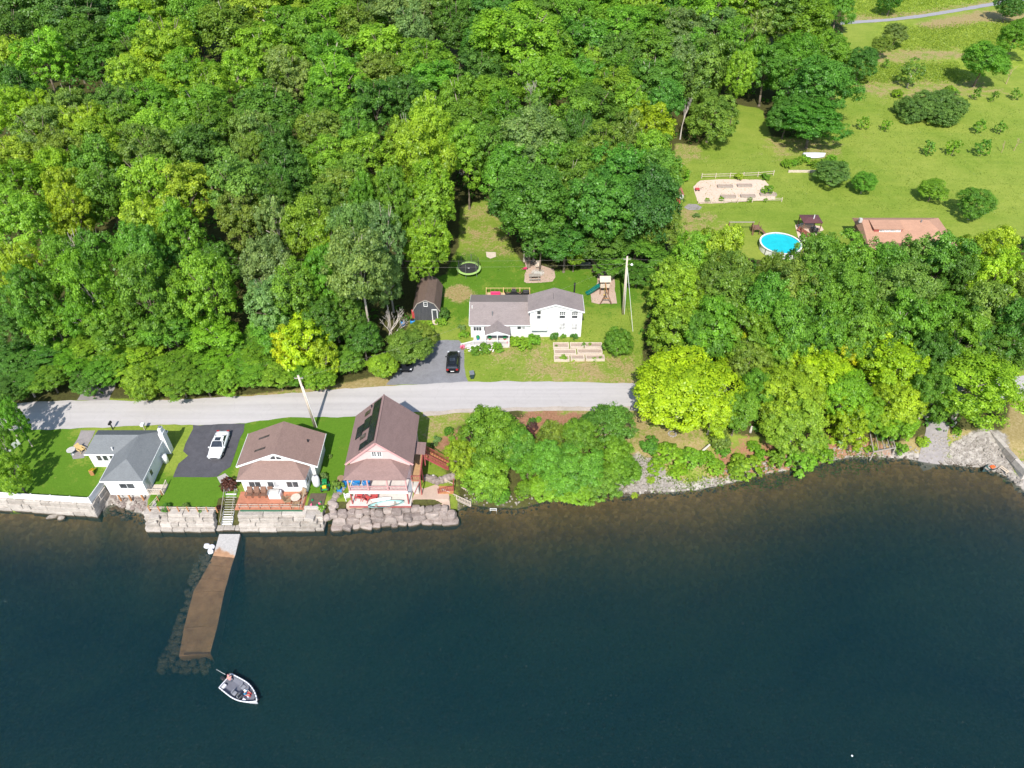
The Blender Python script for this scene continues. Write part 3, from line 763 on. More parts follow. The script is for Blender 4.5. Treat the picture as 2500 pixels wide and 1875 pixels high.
m.slab([L(-20.0,57.0,7.35), L(-17.4,59.26,8.6), L(-20.1,59.26,7.4)], .1)
m.build('porch_roof', 'shingle_rose', H3)
lb(MB(), -19.7, 57.3, 4.85, -12.6, 59.28, 5.0).build('upper_porch_floor', 'porch_floor', H3)
lb(MB(), -19.7, 57.22, 4.6, -12.6, 57.31, 5.0).build('porch_beam', 'white_trim', H3)
for x in (-19.6, -17.3, -14.95, -12.7): MB().bar(L(x,57.35,5.0), L(x,57.35,7.3), .16).build('porch_post', 'pink_trim', H3)
for x in (-19.6, -12.7): MB().bar(L(x,57.35,2.5), L(x,57.35,4.85), .16).build('porch_post', 'red_paint', H3)
rail(H3, [L(-19.55,57.35,5.0), L(-12.75,57.35,5.0)], .8, 'pink_trim', posts=False, gap=.16, bal=.05)
lb(MB(), -19.9, 56.95, 2.42, -12.4, 59.28, 2.56).build('lower_porch_floor', 'porch_floor', H3)
lb(MB(), -19.95, 56.85, 2.40, -12.35, 56.95, 2.58).build('porch_edge', 'red_paint', H3)
lb(MB(), -19.5, 59.24, 2.56, -12.4, 59.29, 4.85).build('lower_wall_board', 'white_trim', H3)
window(H3, -18.6-gx, -17.6-gx, 5.6-gz, 6.8-gz, 59.28-gy, 2); window(H3, -14.6-gx, -13.4-gx, 5.05-gz, 6.9-gz, 59.28-gy, 2)
# side walk with small roof, stairs and posts
lb(MB(), -12.28, 58.8, 5.0, -11.2, 64.2, 5.12).build('side_deck', 'deck_tan', H3)
rail(H3, [L(-12.25,58.8,5.12), L(-11.2,58.8,5.12), L(-11.2,62.9,5.12)], .9, 'red_paint', gap=.18)
MB().slab([L(-12.25,61.3,7.35), L(-10.7,61.3,7.2), L(-10.7,63.3,7.2), L(-12.25,63.3,7.35)], .1).build('entry_roof', 'shingle_rose', H3)
for y in (61.4, 63.2): MB().bar(L(-10.8,y,5.1), L(-10.8,y,7.15), .1).build('porch_post', 'red_paint', H3)
for y in (58.9, 61.0, 63.5): MB().bar(L(-11.25,y,2.4), L(-11.25,y,5.0), .13).build('porch_post', 'red_paint', H3)
MB().bar(L(-12.2,58.9,2.5), L(-11.3,58.9,4.9), .08).build('brace', 'red_paint', H3)
lb(MB(), -12.25, 59.0, 2.42, -11.6, 59.9, 3.7).build('utility_box', 'concrete', H3)
MB().slab([L(-12.26,62.0,5.2), L(-12.26,62.9,5.2), L(-12.26,62.9,7.1), L(-12.26,62.0,7.1)], .03).build('door', 'window_glass', H3)
st = thing('red_stairs', 'red wooden outdoor staircase running down beside the pink house', 'stairs', (-11.1, 63.5, 2.5))
for i in range(9):
    MB().box(.1+i*.3, -.55, 2.35-i*.27, .42+i*.3, .55, 2.42-i*.27).build('tread', 'lumber_orange', st)
for y in (-.6, .6):
    MB().bar((0, y, 2.3), (2.9, y, -.05), .07, .25).build('stringer', 'red_paint', st)
    rail(st, [(0, y, 2.45), (2.9, y, .1)], .85, 'red_paint', gap=.2, name='railing', bal=.05)
# solar panels on the left slope
def roofpt(u, v, lift=.08):     # u metres down from ridge (plan), v = y
    return L(-15.95-u, v, 11.72-u*(3.72/4.05)+lift)
sp = thing('solar_array', 'L-shaped array of dark solar panels on the pink house roof', 'solar panels', L(-15.95+gx*2, 62.9+gy*2, 9.0+gz*2))
sp.location = (-15.95, 62.9, 9.0)
ox, oy, oz = sp.location
def rp(u, v, lift=.10): return (-15.95-u-ox, v-oy, 11.72-u*(3.72/4.05)+lift-oz)
cells = [(.25, 59.5+i*1.04) for i in range(7)] + [(1.35, 63.66), (1.35, 62.62)] + [(1.35, 59.5)] + [(2.3, 63.14), (2.3, 62.1)]
for u, v in cells:
    w = 1.0 if u < 1 else .9
    MB().slab([rp(u, v), rp(u, v+1.0), rp(u+w, v+1.0), rp(u+w, v)][::-1], .04).build('panel', 'solar_glass', sp)
for v in (61.3, 65.4):
    MB().slab([roofpt(1.7,v), roofpt(1.7,v+.7), roofpt(2.4,v+.7), roofpt(2.4,v)][::-1], .06).build('skylight', 'skylight_glass', H3)
MB().cyl(roofpt(1.6,66.4,-.2), roofpt(1.6,66.4,.4), .08, .08, 8).build('vent_pipe', 'black_metal', H3)

# ---------------------------------------------------------------- white house across the road
gx, gy, gz = 2.2, 92.0, 3.45
H4 = thing('house', 'long white house with taupe roof, two-storey gable wing and balcony', 'house', (gx, gy, gz))
lb(MB(), -6.3, 89.1, 3.3, 2.7, 96.4, 6.05).build('wall', 'white_siding', H4)
m = MB(); gable_wall(m, 2.72-gx, 10.6-gx, 89.2-gy, 93.0-gy, -.1, 8.45-gz, 9.62-gz, 6.5-gx); m.build('wing_wall', 'white_siding', H4)
m = MB(); gable_roof_x(m, -6.5-gx, 2.75-gx, 88.75-gy, 96.7-gy, 6.1-gz, 6.1-gz, 7.7-gz, 92.5-gy); m.build('roof', 'shingle_taupe', H4)
m = MB(); gable_roof_y(m, 2.4-gx, 10.85-gx, 88.85-gy, 93.25-gy, 8.5-gz, 9.85-gz, 6.5-gx); m.build('wing_roof', 'shingle_taupe', H4)
fascia(H4, [L(2.4,88.83,8.4), L(6.5,88.83,9.74), L(10.85,88.83,8.4)], .05, .24)
fascia(H4, [L(-6.5,88.73,6.0), L(2.75,88.73,6.0)], .05, .18); fascia(H4, [L(10.87,88.85,8.42), L(10.87,93.25,8.42)], .05, .18)
fascia(H4, [L(-6.52,88.75,6.03), L(-6.52,92.5,7.63), L(-6.52,96.7,6.03)], .05, .2)
for a in (7.15, 9.0):
    window(H4, a-gx, a+.9-gx, 7.68-gz, 8.32-gz, 89.2-gy, 3, 2); window(H4, a-gx, a+.9-gx, 7.05-gz, 7.58-gz, 89.2-gy, 1, 1)
    window(H4, a+.05-gx, a+.95-gx, 4.85-gz, 6.15-gz, 89.2-gy, 2, 2, 'window_blind')
window(H4, 3.75-gx, 4.35-gx, 7.75-gz, 8.45-gz, 89.2-gy, 1); window(H4, 3.75-gx, 4.35-gx, 6.95-gz, 7.6-gz, 89.2-gy, 1)
window(H4, .8-gx, 2.0-gx, 5.02-gz, 5.85-gz, 89.1-gy, 2, 1, ['window_glass', 'window_blind'])
window(H4, -5.9-gx, -4.65-gx, 4.75-gz, 5.5-gz, 89.1-gy, 3); window(H4, -4.3-gx, -4.0-gx, 4.75-gz, 5.5-gz, 89.1-gy, 1)
window(H4, 3.35-gx, 5.1-gx, 4.9-gz, 5.15-gz, 89.2-gy, 3)
lb(MB(), 2.95, 88.1, 5.55, 5.3, 89.19, 5.75).build('balcony_floor', 'white_trim', H4)
rail(H4, [L(2.98,89.1,5.75), L(2.98,88.15,5.75), L(5.27,88.15,5.75), L(5.27,89.1,5.75)], .85, 'white_trim', gap=.13, name='balcony_railing')
# entrance porch with ramp
m = MB(); gable_roof_y(m, -4.1-gx, -.3-gx, 86.7-gy, 90.3-gy, 5.75-gz, 6.45-gz, -2.2-gx, .1); m.build('porch_roof', 'shingle_taupe', H4)
fascia(H4, [L(-4.1,86.68,5.67), L(-2.2,86.68,6.37), L(-.3,86.68,5.67)], .05, .16)
MB().add([L(-3.95,86.75,5.7), L(-.45,86.75,5.7), L(-2.2,86.75,6.33)], [(0,1,2)]).build('porch_gable', 'white_siding', H4)
for x in (-4.0, -2.2, -.45): MB().bar(L(x,86.85,3.6), L(x,86.85,5.65), .13).build('porch_post', 'white_trim', H4)
lb(MB(), -5.9, 86.7, 3.3, -.4, 89.08, 3.75).build('porch_floor', 'porch_floor', H4)
MB().slab([L(-7.9,86.4,3.32), L(-5.85,86.72,3.75), L(-5.85,87.9,3.75), L(-7.9,87.6,3.32)], .1).build('ramp', 'porch_floor', H4)
rail(H4, [L(-.5,86.75,3.75), L(-2.2,86.75,3.75), L(-4.0,86.75,3.75), L(-5.85,86.75,3.75), L(-7.7,86.45,3.4)], .9, 'white_trim', gap=.13)
# back deck
lb(MB(), -4.3, 96.45, 3.9, 3.0, 99.9, 4.25).build('back_deck', 'deck_fresh', H4)
pts = [L(-4.2,97.0,4.25), L(-4.2,99.8,4.25), L(-1.4,99.8,4.25), L(1.3,99.8,4.25), L(2.9,99.8,4.25), L(2.9,97.0,4.25)]
rail(H4, pts, 1.0, 'lumber_yellow', gap=.6, name='deck_railing', bal=.03, post=.13)
MB().cyl(L(-3.0,90.3,6.7), L(-3.0,90.3,7.5), .1, .1, 10).build('vent_pipe', 'grey_metal', H4)
MB().cyl(L(-6.1,91.5,7.2), L(-6.1,91.5,7.75), .07, .07, 8).build('vent_pipe', 'pvc_white', H4)
MB().cyl(L(9.6,93.7,3.6), L(9.6,93.7,10.4), .13, .13, 10).build('stove_pipe', 'black_metal', H4)
m = MB()
for x in (6.25, 6.6): m.bar(L(x,90.3,9.75), L(x,92.2,9.75), .06, .04)
m.build('roof_ladder', 'black_metal', H4)

# ---------------------------------------------------------------- gambrel shed
gx, gy, gz = -13.4, 96.4, 3.75
S = thing('shed', 'weathered dark grey gambrel shed shaded by trees', 'shed', (gx, gy, gz))
prof = [(-1.95, 0), (-1.95, 2.1), (-1.25, 3.3), (0, 3.95), (1.25, 3.3), (1.95, 2.1), (1.95, 0)]
n = len(prof)
vs = [(p[0], -3.3, p[1]) for p in prof] + [(p[0], 3.3, p[1]) for p in prof]
MB().add(vs, [tuple(range(n-1,-1,-1)), tuple(range(n,2*n))] + [(i,(i+1)%n,n+(i+1)%n,n+i) for i in range(n)]).build('wall', 'grey_boards', S)
m = MB(); P_ = [(-2.15, 1.95), (-1.33, 3.36), (0, 4.05), (1.33, 3.36), (2.15, 1.95)]
for a, b in zip(P_[:-1], P_[1:]): m.slab([(a[0],-3.5,a[1]), (b[0],-3.5,b[1]), (b[0],3.5,b[1]), (a[0],3.5,a[1])], .1)
m.build('roof', 'shingle_umber', S)
m = MB()
for a, b in zip(P_[:-1], P_[1:]): m.bar((a[0],-3.52,a[1]-.06), (b[0],-3.52,b[1]-.06), .05, .14)
m.build('fascia', 'lumber_grey', S)
window(S, -.28, .22, 2.75, 3.45, -3.3, 1, 2)
MB().box(.95, -3.34, .15, 1.6, -3.31, 2.0).build('doorway', 'window_glass', S)
m = MB(); m.box(.82,-3.4,.1,.94,-3.3,2.1); m.box(1.61,-3.4,.1,1.73,-3.3,2.1); m.box(.82,-3.4,2.0,1.73,-3.3,2.12); m.build('door_frame', 'white_trim', S)
for i in range(3): MB().box(.85, -3.75-.3*i, -.2, 1.7, -3.45-.3*i, .18-.12*i).build('step', 'lumber_pale', S)
for i in range(9):      # board joints of the front
    x = -1.8 + i*.4; zt = np.interp(x, [p[0] for p in prof[1:-1]], [p[1] for p in prof[1:-1]]) - .12
    if .8 < x < 1.75: continue
    MB().box(x-.02, -3.335, .05, x+.02, -3.302, zt).build('batten', 'grey_boards', S)

# ---------------------------------------------------------------- terracotta-roofed house behind the trees
gx, gy, gz = 68.0, 113.0, 4.5
H5 = thing('house', 'house with terracotta hip roof and long dormer half hidden by trees', 'house', (gx, gy, gz))
m = MB(); lb(m, 61.2, 108.4, 4.3, 75.2, 116.6, 8.0); m.build('wall', 'lumber_brown', H5)
m = MB()
A, B, C, D = (60.6, 107.8, 7.6), (76.0, 107.8, 7.6), (76.0, 117.2, 8.35), (60.6, 117.2, 8.35)
r0, r1 = (61.0, 114.5, 9.5), (72.6, 114.5, 9.5)
m.slab([L(*A), L(*B), L(*r1), L(*r0)], .15); m.slab([L(*B), L(*C), L(*r1)], .15); m.slab([L(*C), L(*D), L(*r0), L(*r1)], .15); m.slab([L(*D), L(*A), L(*r0)], .15)
m.build('roof', 'shingle_terracotta', H5)
m = MB(); m.slab([L(62.2,111.6,9.35), L(67.4,111.6,9.35), L(67.4,114.3,9.62), L(62.2,114.3,9.62)], .12); m.build('dormer_roof', 'shingle_terracotta', H5)
lb(MB(), 62.4, 111.75, 8.4, 67.2, 114.2, 9.3).build('dormer_wall', 'red_paint', H5)
for i in range(4): window(H5, 63.3+i*.95-gx, 64.1+i*.95-gx, 8.75-gz, 9.15-gz, 111.75-gy, 1, 1, 'window_blind', fw=.04)
MB().bar(L(60.7,114.2,9.2), L(60.7,114.2,9.9), .5).build('chimney', 'concrete', H5)
MB().cyl(L(71.2,113.9,9.3), L(71.2,113.9,9.75), .12, .12, 8).build('vent_pipe', 'grey_metal', H5)
# ---------------------------------------------------------------- seawalls, boulders, pier
def stone_mat(name, cols, wet=None):
    m, nt, b = new_mat(name)
    oi = nt.nodes.new('ShaderNodeObjectInfo')
    base = ramp(nt, oi.outputs['Random'], [(i/(len(cols)-1), c) for i, c in enumerate(cols)])
    n1 = noise_out(nt, tc(nt), 1.6, 6, 0.7, 0.5); n2 = noise_out(nt, tc(nt), 9, 5, .7)
    c = mixc(nt, 0.38, base, ramp(nt, n1, [(0.3, hexc(cols[0], .55)), (0.7, hexc(cols[-1], 1.15))]))
    c = mixc(nt, 0.25, c, ramp(nt, n2, [(0.3, hexc(cols[0], .5)), (0.7, hexc(cols[-1], 1.3))]))
    ge = nt.nodes.new('ShaderNodeNewGeometry'); sz = nt.nodes.new('ShaderNodeSeparateXYZ'); nt.links.new(ge.outputs['Position'], sz.inputs[0])
    a = nt.nodes.new('ShaderNodeMath'); a.operation = 'MULTIPLY_ADD'; nt.links.new(n1, a.inputs[0]); a.inputs[1].default_value = -.5; nt.links.new(sz.outputs[2], a.inputs[2])
    mr = nt.nodes.new('ShaderNodeMapRange'); nt.links.new(a.outputs[0], mr.inputs[0]); mr.inputs[1].default_value = -.10; mr.inputs[2].default_value = .08
    c = mixc(nt, mr.outputs[0], (.075, .06, .04), c)       # algae line left by the lake
    nt.links.new(c, b.inputs['Base Color']); b.inputs['Roughness'].default_value = 0.9; b.inputs['Specular IOR Level'].default_value = 0.2
    bump(nt, b, n1, 0.5, 0.08)
    return m
stone_mat('limestone', [(0.22, 0.19, 0.16), (0.35, 0.31, 0.27), (0.43, 0.385, 0.34), (0.56, 0.505, 0.45)])
stone_mat('boulder_stone', [(0.12, 0.095, 0.088), (0.22, 0.172, 0.155), (0.30, 0.24, 0.215), (0.42, 0.355, 0.315)])
stone_mat('shore_stone', [(0.20, 0.175, 0.15), (0.33, 0.295, 0.26), (0.46, 0.42, 0.38)])
srs = random.Random(21)
def block(mb, c, s, rz, jit=.05):
    """roughly squared stone: a box with disturbed corners and chipped edges"""
    cr, sr = math.cos(rz), math.sin(rz); vs = []
    for dz in (-1, 1):
        for dx, dy in ((-1,-1),(1,-1),(1,1),(-1,1)):
            x, y, z = dx*s[0]/2+srs.uniform(-jit, jit), dy*s[1]/2+srs.uniform(-jit, jit), dz*s[2]/2+srs.uniform(-jit, jit)*.6
            vs.append((c[0]+x*cr-y*sr, c[1]+x*sr+y*cr, c[2]+z))
    return mb.add(vs, [(3,2,1,0),(4,5,6,7),(0,1,5,4),(1,2,6,5),(2,3,7,6),(3,0,4,7)])
def seawall(name, label, runs, courses, mat='limestone', cat='sea wall'):
    """runs: list of (p0, p1) along the foot; courses: (z0, z1, setback, depth, block length)"""
    a0 = Vector(runs[0][0])
    root = thing(name, label, cat, (a0.x, a0.y, 0))
    for p0, p1 in runs:
        p0, p1 = Vector(p0), Vector(p1); d = p1-p0; ln = d.length; d.normalize(); nrm = Vector((-d.y, d.x))
        rz = math.atan2(d.y, d.x)
        for z0, z1, sb, dep, bl in courses:
            t = 0.0
            while t < ln - .05:
                w = min(bl*srs.uniform(.6, 1.45), ln-t)
                if ln-t-w < bl*.35: w = ln-t
                c = p0 + d*(t+w/2) + nrm*(sb+dep/2+srs.uniform(-.07, .07)) - a0
                m = MB(); block(m, (c.x, c.y, (z0+z1)/2), (w-.045, dep, z1-z0-.03), rz)
                m.bevel_build('stone', mat, root, .035, 1, False)
                t += w
    return root
W1 = seawall('seawall', 'tall squared-stone seawall below the white fence', [((-67, 58.35), (-51.7, 57.15)), ((-51.75, 57.1), (-51.3, 60.3))],
             [(-.9, .78, 0, .9, 1.9), (.78, 1.55, .07, .85, 1.7), (1.55, 2.28, .14, .85, 1.9)])
W2 = seawall('seawall', 'stepped pale stone seawall in front of the square lawn', [((-44.9, 54.85), (-36.4, 54.75)), ((-45.5, 57.8), (-45.0, 55.0))],
             [(-.9, .62, 0, 1.0, 1.6), (.62, 1.25, .40, 1.0, 1.4), (1.25, 1.85, .75, 1.0, 1.5), (1.85, 2.40, 1.0, 1.1, 1.7)])
W3 = seawall('seawall', 'stepped pale stone seawall in front of the terracotta deck', [((-33.4, 54.75), (-23.1, 55.0)), ((-23.05, 55.0), (-22.9, 56.6))],
             [(-.9, .62, 0, 1.0, 1.9), (.62, 1.25, .36, 1.0, 1.6), (1.25, 1.85, .68, 1.0, 1.8), (1.85, 2.36, .95, 1.1, 2.2)])
for x0, x1 in ((-36.35, -33.45),):     # low landing between the two stepped walls
    seawall('landing', 'low stone landing at the foot of the grey steps', [((x0, 55.0), (x1, 55.0))], [(-.9, .42, 0, 1.6, 1.0)], 'limestone', 'landing')
b = thing('boulder_wall', 'wall of big reddish boulders below the pink house', 'boulder wall', (-15, 55.5, 0))
k = 0
for row, (z, sb, sy_, sz_, wid) in enumerate(((-.2, 0, .60, .80, 1.3), (.85, .42, .58, .62, 1.2), (1.70, .85, .46, .40, .85))):
    x = -22.3 + (.4 if row == 1 else 0)
    while x < -7.9:
        w = wid*srs.uniform(.65, 1.4)
        xc = x + w/2; y = 55.55 + .075*(xc+22) + sb*.9 + srs.uniform(-.22, .18); k += 1
        MB().rock((xc+15, y-55.5, z+srs.uniform(-.12, .14)), (w*.60, sy_*srs.uniform(.85, 1.15), sz_*srs.uniform(.85, 1.2)), k, srs.uniform(-.3, .3), 2, .55, .5).build('boulder', 'boulder_stone', b)
        x += w*1.08
b = thing('boulder_border', 'dark boulders climbing between terracotta deck and pink house', 'boulder wall', (-22, 57.5, 2.2))
for i in range(13):
    t = i/12; x = -22.4 + .9*t + srs.uniform(-.35, .35); y = 55.9 + 4.0*t
    MB().rock((x+22, y-57.5, srs.uniform(-.05, .25)+(.0 if i > 2 else -.8)), (.45, .42, .42), 60+i, srs.uniform(0, 3), 2).build('boulder', 'boulder_stone', b)
b = thing('boulder_border', 'low boulder retaining wall behind the pink gravel yard', 'boulder wall', (-9.5, 60.5, 2.4))
for i in range(8):
    p = G(1042 + i*9, 1178 - abs(i-3)*3)
    MB().rock((p.x+9.5, p.y-60.5, .25), (.5, .45, .5), 80+i, srs.uniform(0, 3), 2).build('boulder', 'boulder_stone', b)
# stepped sea wall fence, posts with rope, lawn
def post_fence(name, label, pts, post_mat, rail_mat, h, rails, pw=.12, cat='fence', group=None):
    a = Vector(pts[0]); root = thing(name, label, cat, a, 0, group)
    for p in pts:
        q = Vector(p)-a; MB().bar((q.x, q.y, q.z-.15), (q.x, q.y, q.z+h), pw).build('post', post_mat, root)
    for p, q in zip(pts[:-1], pts[1:]):
        for r_ in rails:
            MB().bar(Vector(p)-a+Vector((0,0,r_)), Vector(q)-a+Vector((0,0,r_)), .05, .07).build('rail', rail_mat, root)
    return root
fe = thing('picket_fence', 'white panel fence on top of the tall left seawall', 'fence', (-59, 58, 2.3))
fpts = [(-66.8, 58.75, 2.3), (-64.3, 58.56, 2.3), (-61.8, 58.36, 2.3), (-59.3, 58.16, 2.3), (-56.8, 57.97, 2.3), (-54.3, 57.78, 2.3), (-51.95, 57.6, 2.3), (-51.5, 60.6, 2.35)]
for p, q in zip(fpts[:-1], fpts[1:]):
    o = Vector((-59, 58, 2.3)); P0, P1 = Vector(p)-o, Vector(q)-o
    m = MB(); m.bar(P0+Vector((0,0,.1)), P1+Vector((0,0,.1)), .05, .12); m.bar(P0+Vector((0,0,1.0)), P1+Vector((0,0,1.0)), .08, .1)
    m.bar(P0+Vector((0,0,.55)), P1+Vector((0,0,.55)), .03, .78)
    m.build('panel', 'pvc_white', fe)
for p in fpts: MB().box(p[0]+59-.07, p[1]-58-.07, -.05, p[0]+59+.07, p[1]-58+.07, 1.15).build('post', 'pvc_white', fe)
post_fence('rope_fence', 'orange wooden post and rope fence along the square lawn', [(-44.2+i*1.18, 56.35-.02*i, 2.42) for i in range(8)], 'lumber_orange', 'lumber_pale', .85, (.45, .75))
post_fence('rope_fence', 'short orange post fence at the side of the square lawn', [(-44.2, 56.5, 2.4), (-43.7, 57.9, 2.4), (-43.6, 58.8, 2.4)], 'lumber_orange', 'lumber_pale', .85, (.45, .75))
# grey metal-edged steps down to the pier
st = thing('steps', 'steep grey steps from the lawn down to the concrete pier', 'stairs', (-35.1, 59.0, 2.4))
for i in range(13):
    MB().box(-.62, -.10-.27*i, -.10-.15*i, .62, .09-.27*i, -.02-.15*i).build('tread', 'pvc_white', st)
for s in (-1, 1):
    MB().bar((s*.66, .1, -.12), (s*.66, -3.5, -2.05), .07, .26).build('stringer', 'grey_metal', st)
    m = MB(); m.bar((s*.66, .1, .85), (s*.66, -3.5, -1.05), .05, .05)
    for j in range(5): m.bar((s*.66, .1-.88*j, .0-.48*j), (s*.66, .1-.88*j, .85-.475*j), .045)
    m.build('handrail', 'lumber_grey', st)
def pier_mat():
    m, nt, b = new_mat('pier_concrete')
    co = tc(nt); n = noise_out(nt, co, .8, 6, .65); n2 = noise_out(nt, co, 5, 5, .7)
    dry = ramp(nt, n2, [(.3, (.30, .285, .27)), (.7, (.45, .43, .41))])
    alg = ramp(nt, n, [(.3, (.26, .14, .075)), (.7, (.50, .29, .16))])
    sx = nt.nodes.new('ShaderNodeSeparateXYZ'); nt.links.new(co, sx.inputs[0])
    a = nt.nodes.new('ShaderNodeMath'); a.operation = 'MULTIPLY_ADD'; nt.links.new(n, a.inputs[0]); a.inputs[1].default_value = .5; nt.links.new(sx.outputs[2], a.inputs[2])
    mr = nt.nodes.new('ShaderNodeMapRange'); nt.links.new(a.outputs[0], mr.inputs[0]); mr.inputs[1].default_value = .30; mr.inputs[2].default_value = .38
    nt.links.new(mixc(nt, mr.outputs[0], alg, dry), b.inputs['Base Color']); b.inputs['Roughness'].default_value = .85
    bump(nt, b, n2, .3, .03)
pier_mat()
z8 = z6(350, 1200, 733.3)   # 2212 wide scale
zz8 = lambda x, y: (350+x*.3315, 1200+y*.3315)
secs = [((560,312),(712,312),.42), ((522,448),(678,462),.06), ((482,538),(646,560),-.16), ((425,640),(620,660),-.24), ((370,735),(598,735),-.33), ((300,1000),(545,990),-.55), ((262,1215),(492,1192),-.72)]
pr = thing('pier', 'half-sunken concrete pier running out into the lake', 'pier', (-34.5, 55, 0))
for i, (s0, s1) in enumerate(zip(secs[:-1], secs[1:])):
    A, B = at_z(*zz8(*s0[0]), s0[2]), at_z(*zz8(*s0[1]), s0[2]); C, D = at_z(*zz8(*s1[1]), s1[2]), at_z(*zz8(*s1[0]), s1[2])
    o = Vector((-34.5, 55, 0)); g = .02
    top = [p-o for p in (D, C, B, A)]
    top[2] = top[2] + Vector((0, -g, 0)); top[3] = top[3] + Vector((0, -g, 0))
    vs = top + [p - Vector((0, 0, 2.2)) for p in top]
    MB().add(vs, [(0,1,2,3), (7,6,5,4)] + [(j, 4+j, 4+(j+1) % 4, (j+1) % 4) for j in range(4)]).build('slab', 'pier_concrete', pr)
m = MB(); m.bar(at_z(*zz8(300,1195),-.62)-Vector((-34.5,55,0)), at_z(*zz8(485,1190),-.62)-Vector((-34.5,55,0)), .16, .12); m.build('end_beam', 'lumber_brown', pr)
rb = MB(); 
for i in range(120):
    t = srs.random(); a = Vector(zz8(520-t*270, 470+t*760)); off = srs.uniform(4, 34)
    p = at_z(a.x-off, a.y+srs.uniform(-8, 8), -.2-1.0*t-.02*off)
    s = srs.uniform(.18, .42); rb.rock(p, (s, s, s*.8), i, srs.uniform(0, 3), 1)
for i in range(60):
    a = zz8(srs.uniform(120, 480), srs.uniform(1225, 1330)); p = at_z(a[0], a[1], -1.5-srs.random()*.6); s = srs.uniform(.2, .45); rb.rock(p, (s, s, s*.8), i+200, 0, 1)
tag(rb.build('sunken_rubble', 'shore_stone_dark' if 'shore_stone_dark' in MATS else plain('shore_stone_dark', (.12, .095, .075), .9, .4, 3)), 'dark sunken rubble along the left side of the pier', 'rubble', None, 'stuff')
for i, (x, y) in enumerate(((470,402),(505,410),(495,440))):
    p = at_z(*zz8(x, y), .1)
    r_ = MB().rock((0,0,0), (.38,.32,.3), 300+i, i, 2).build('rock', plain('quartz', (.68,.67,.70), .8, .1) if 'quartz' not in MATS else 'quartz'); r_.location = p
    tag(r_, ['white rock by the pier, farthest from the slab', 'white rock touching the pier edge, upper one', 'white rock touching the pier edge, lower one'][i], 'rock')
for i, (px, py, s) in enumerate(((131, 1262, .9), (150, 1266, .5))):
    p = at_z(px, py, 0); r_ = MB().rock((0,0,0), (s,.4,.3), 310+i, .2, 2).build('rock', 'limestone'); r_.location = p
    tag(r_, ['large flat rock in the water under the left seawall', 'smaller flat rock beside the large flat one'][i], 'rock')
# shore stones
def stones(name, label, region, n, smin, smax, mat, seed):
    rs = random.Random(seed); m = MB(); tries = 0; k = 0
    while k < n and tries < n*20:
        tries += 1
        x, d = region(rs); y = float(shore(x)) + d
        s = rs.uniform(smin, smax)*(1.6 if rs.random() < .08 else 1)
        m.rock((x, y, ground_z(x, y)+s*.15 if d > 0 else -.05-abs(d)*.12), (s, s*rs.uniform(.6, 1), s*rs.uniform(.4, .7)), k % 37, rs.uniform(0, 3), 1); k += 1
    return tag(m.build(name, mat), label, 'stones', None, 'stuff')
stones('shore_stones', 'pale broken stones along the natural shoreline', lambda r: (r.uniform(-6.5, 80), r.uniform(-.9, 1.6)), 1300, .06, .20, 'shore_stone', 1)
stones('shore_stones', 'pale broken ledge stones by the shore thicket', lambda r: (r.uniform(13.5, 20), r.uniform(.0, 4.2)), 420, .08, .32, 'shore_stone', 2)
stones('shore_stones', 'pale broken stones on the right beach', lambda r: (r.uniform(57, 76), r.uniform(-.3, 4.0)), 700, .06, .22, 'shore_stone', 3)
stones('shore_stones', 'stones on the gravel slip under the grey-roofed cottage', lambda r: (r.uniform(-51, -45.6), r.uniform(-1.2, 1.8)), 120, .10, .35, 'boulder_stone', 4)

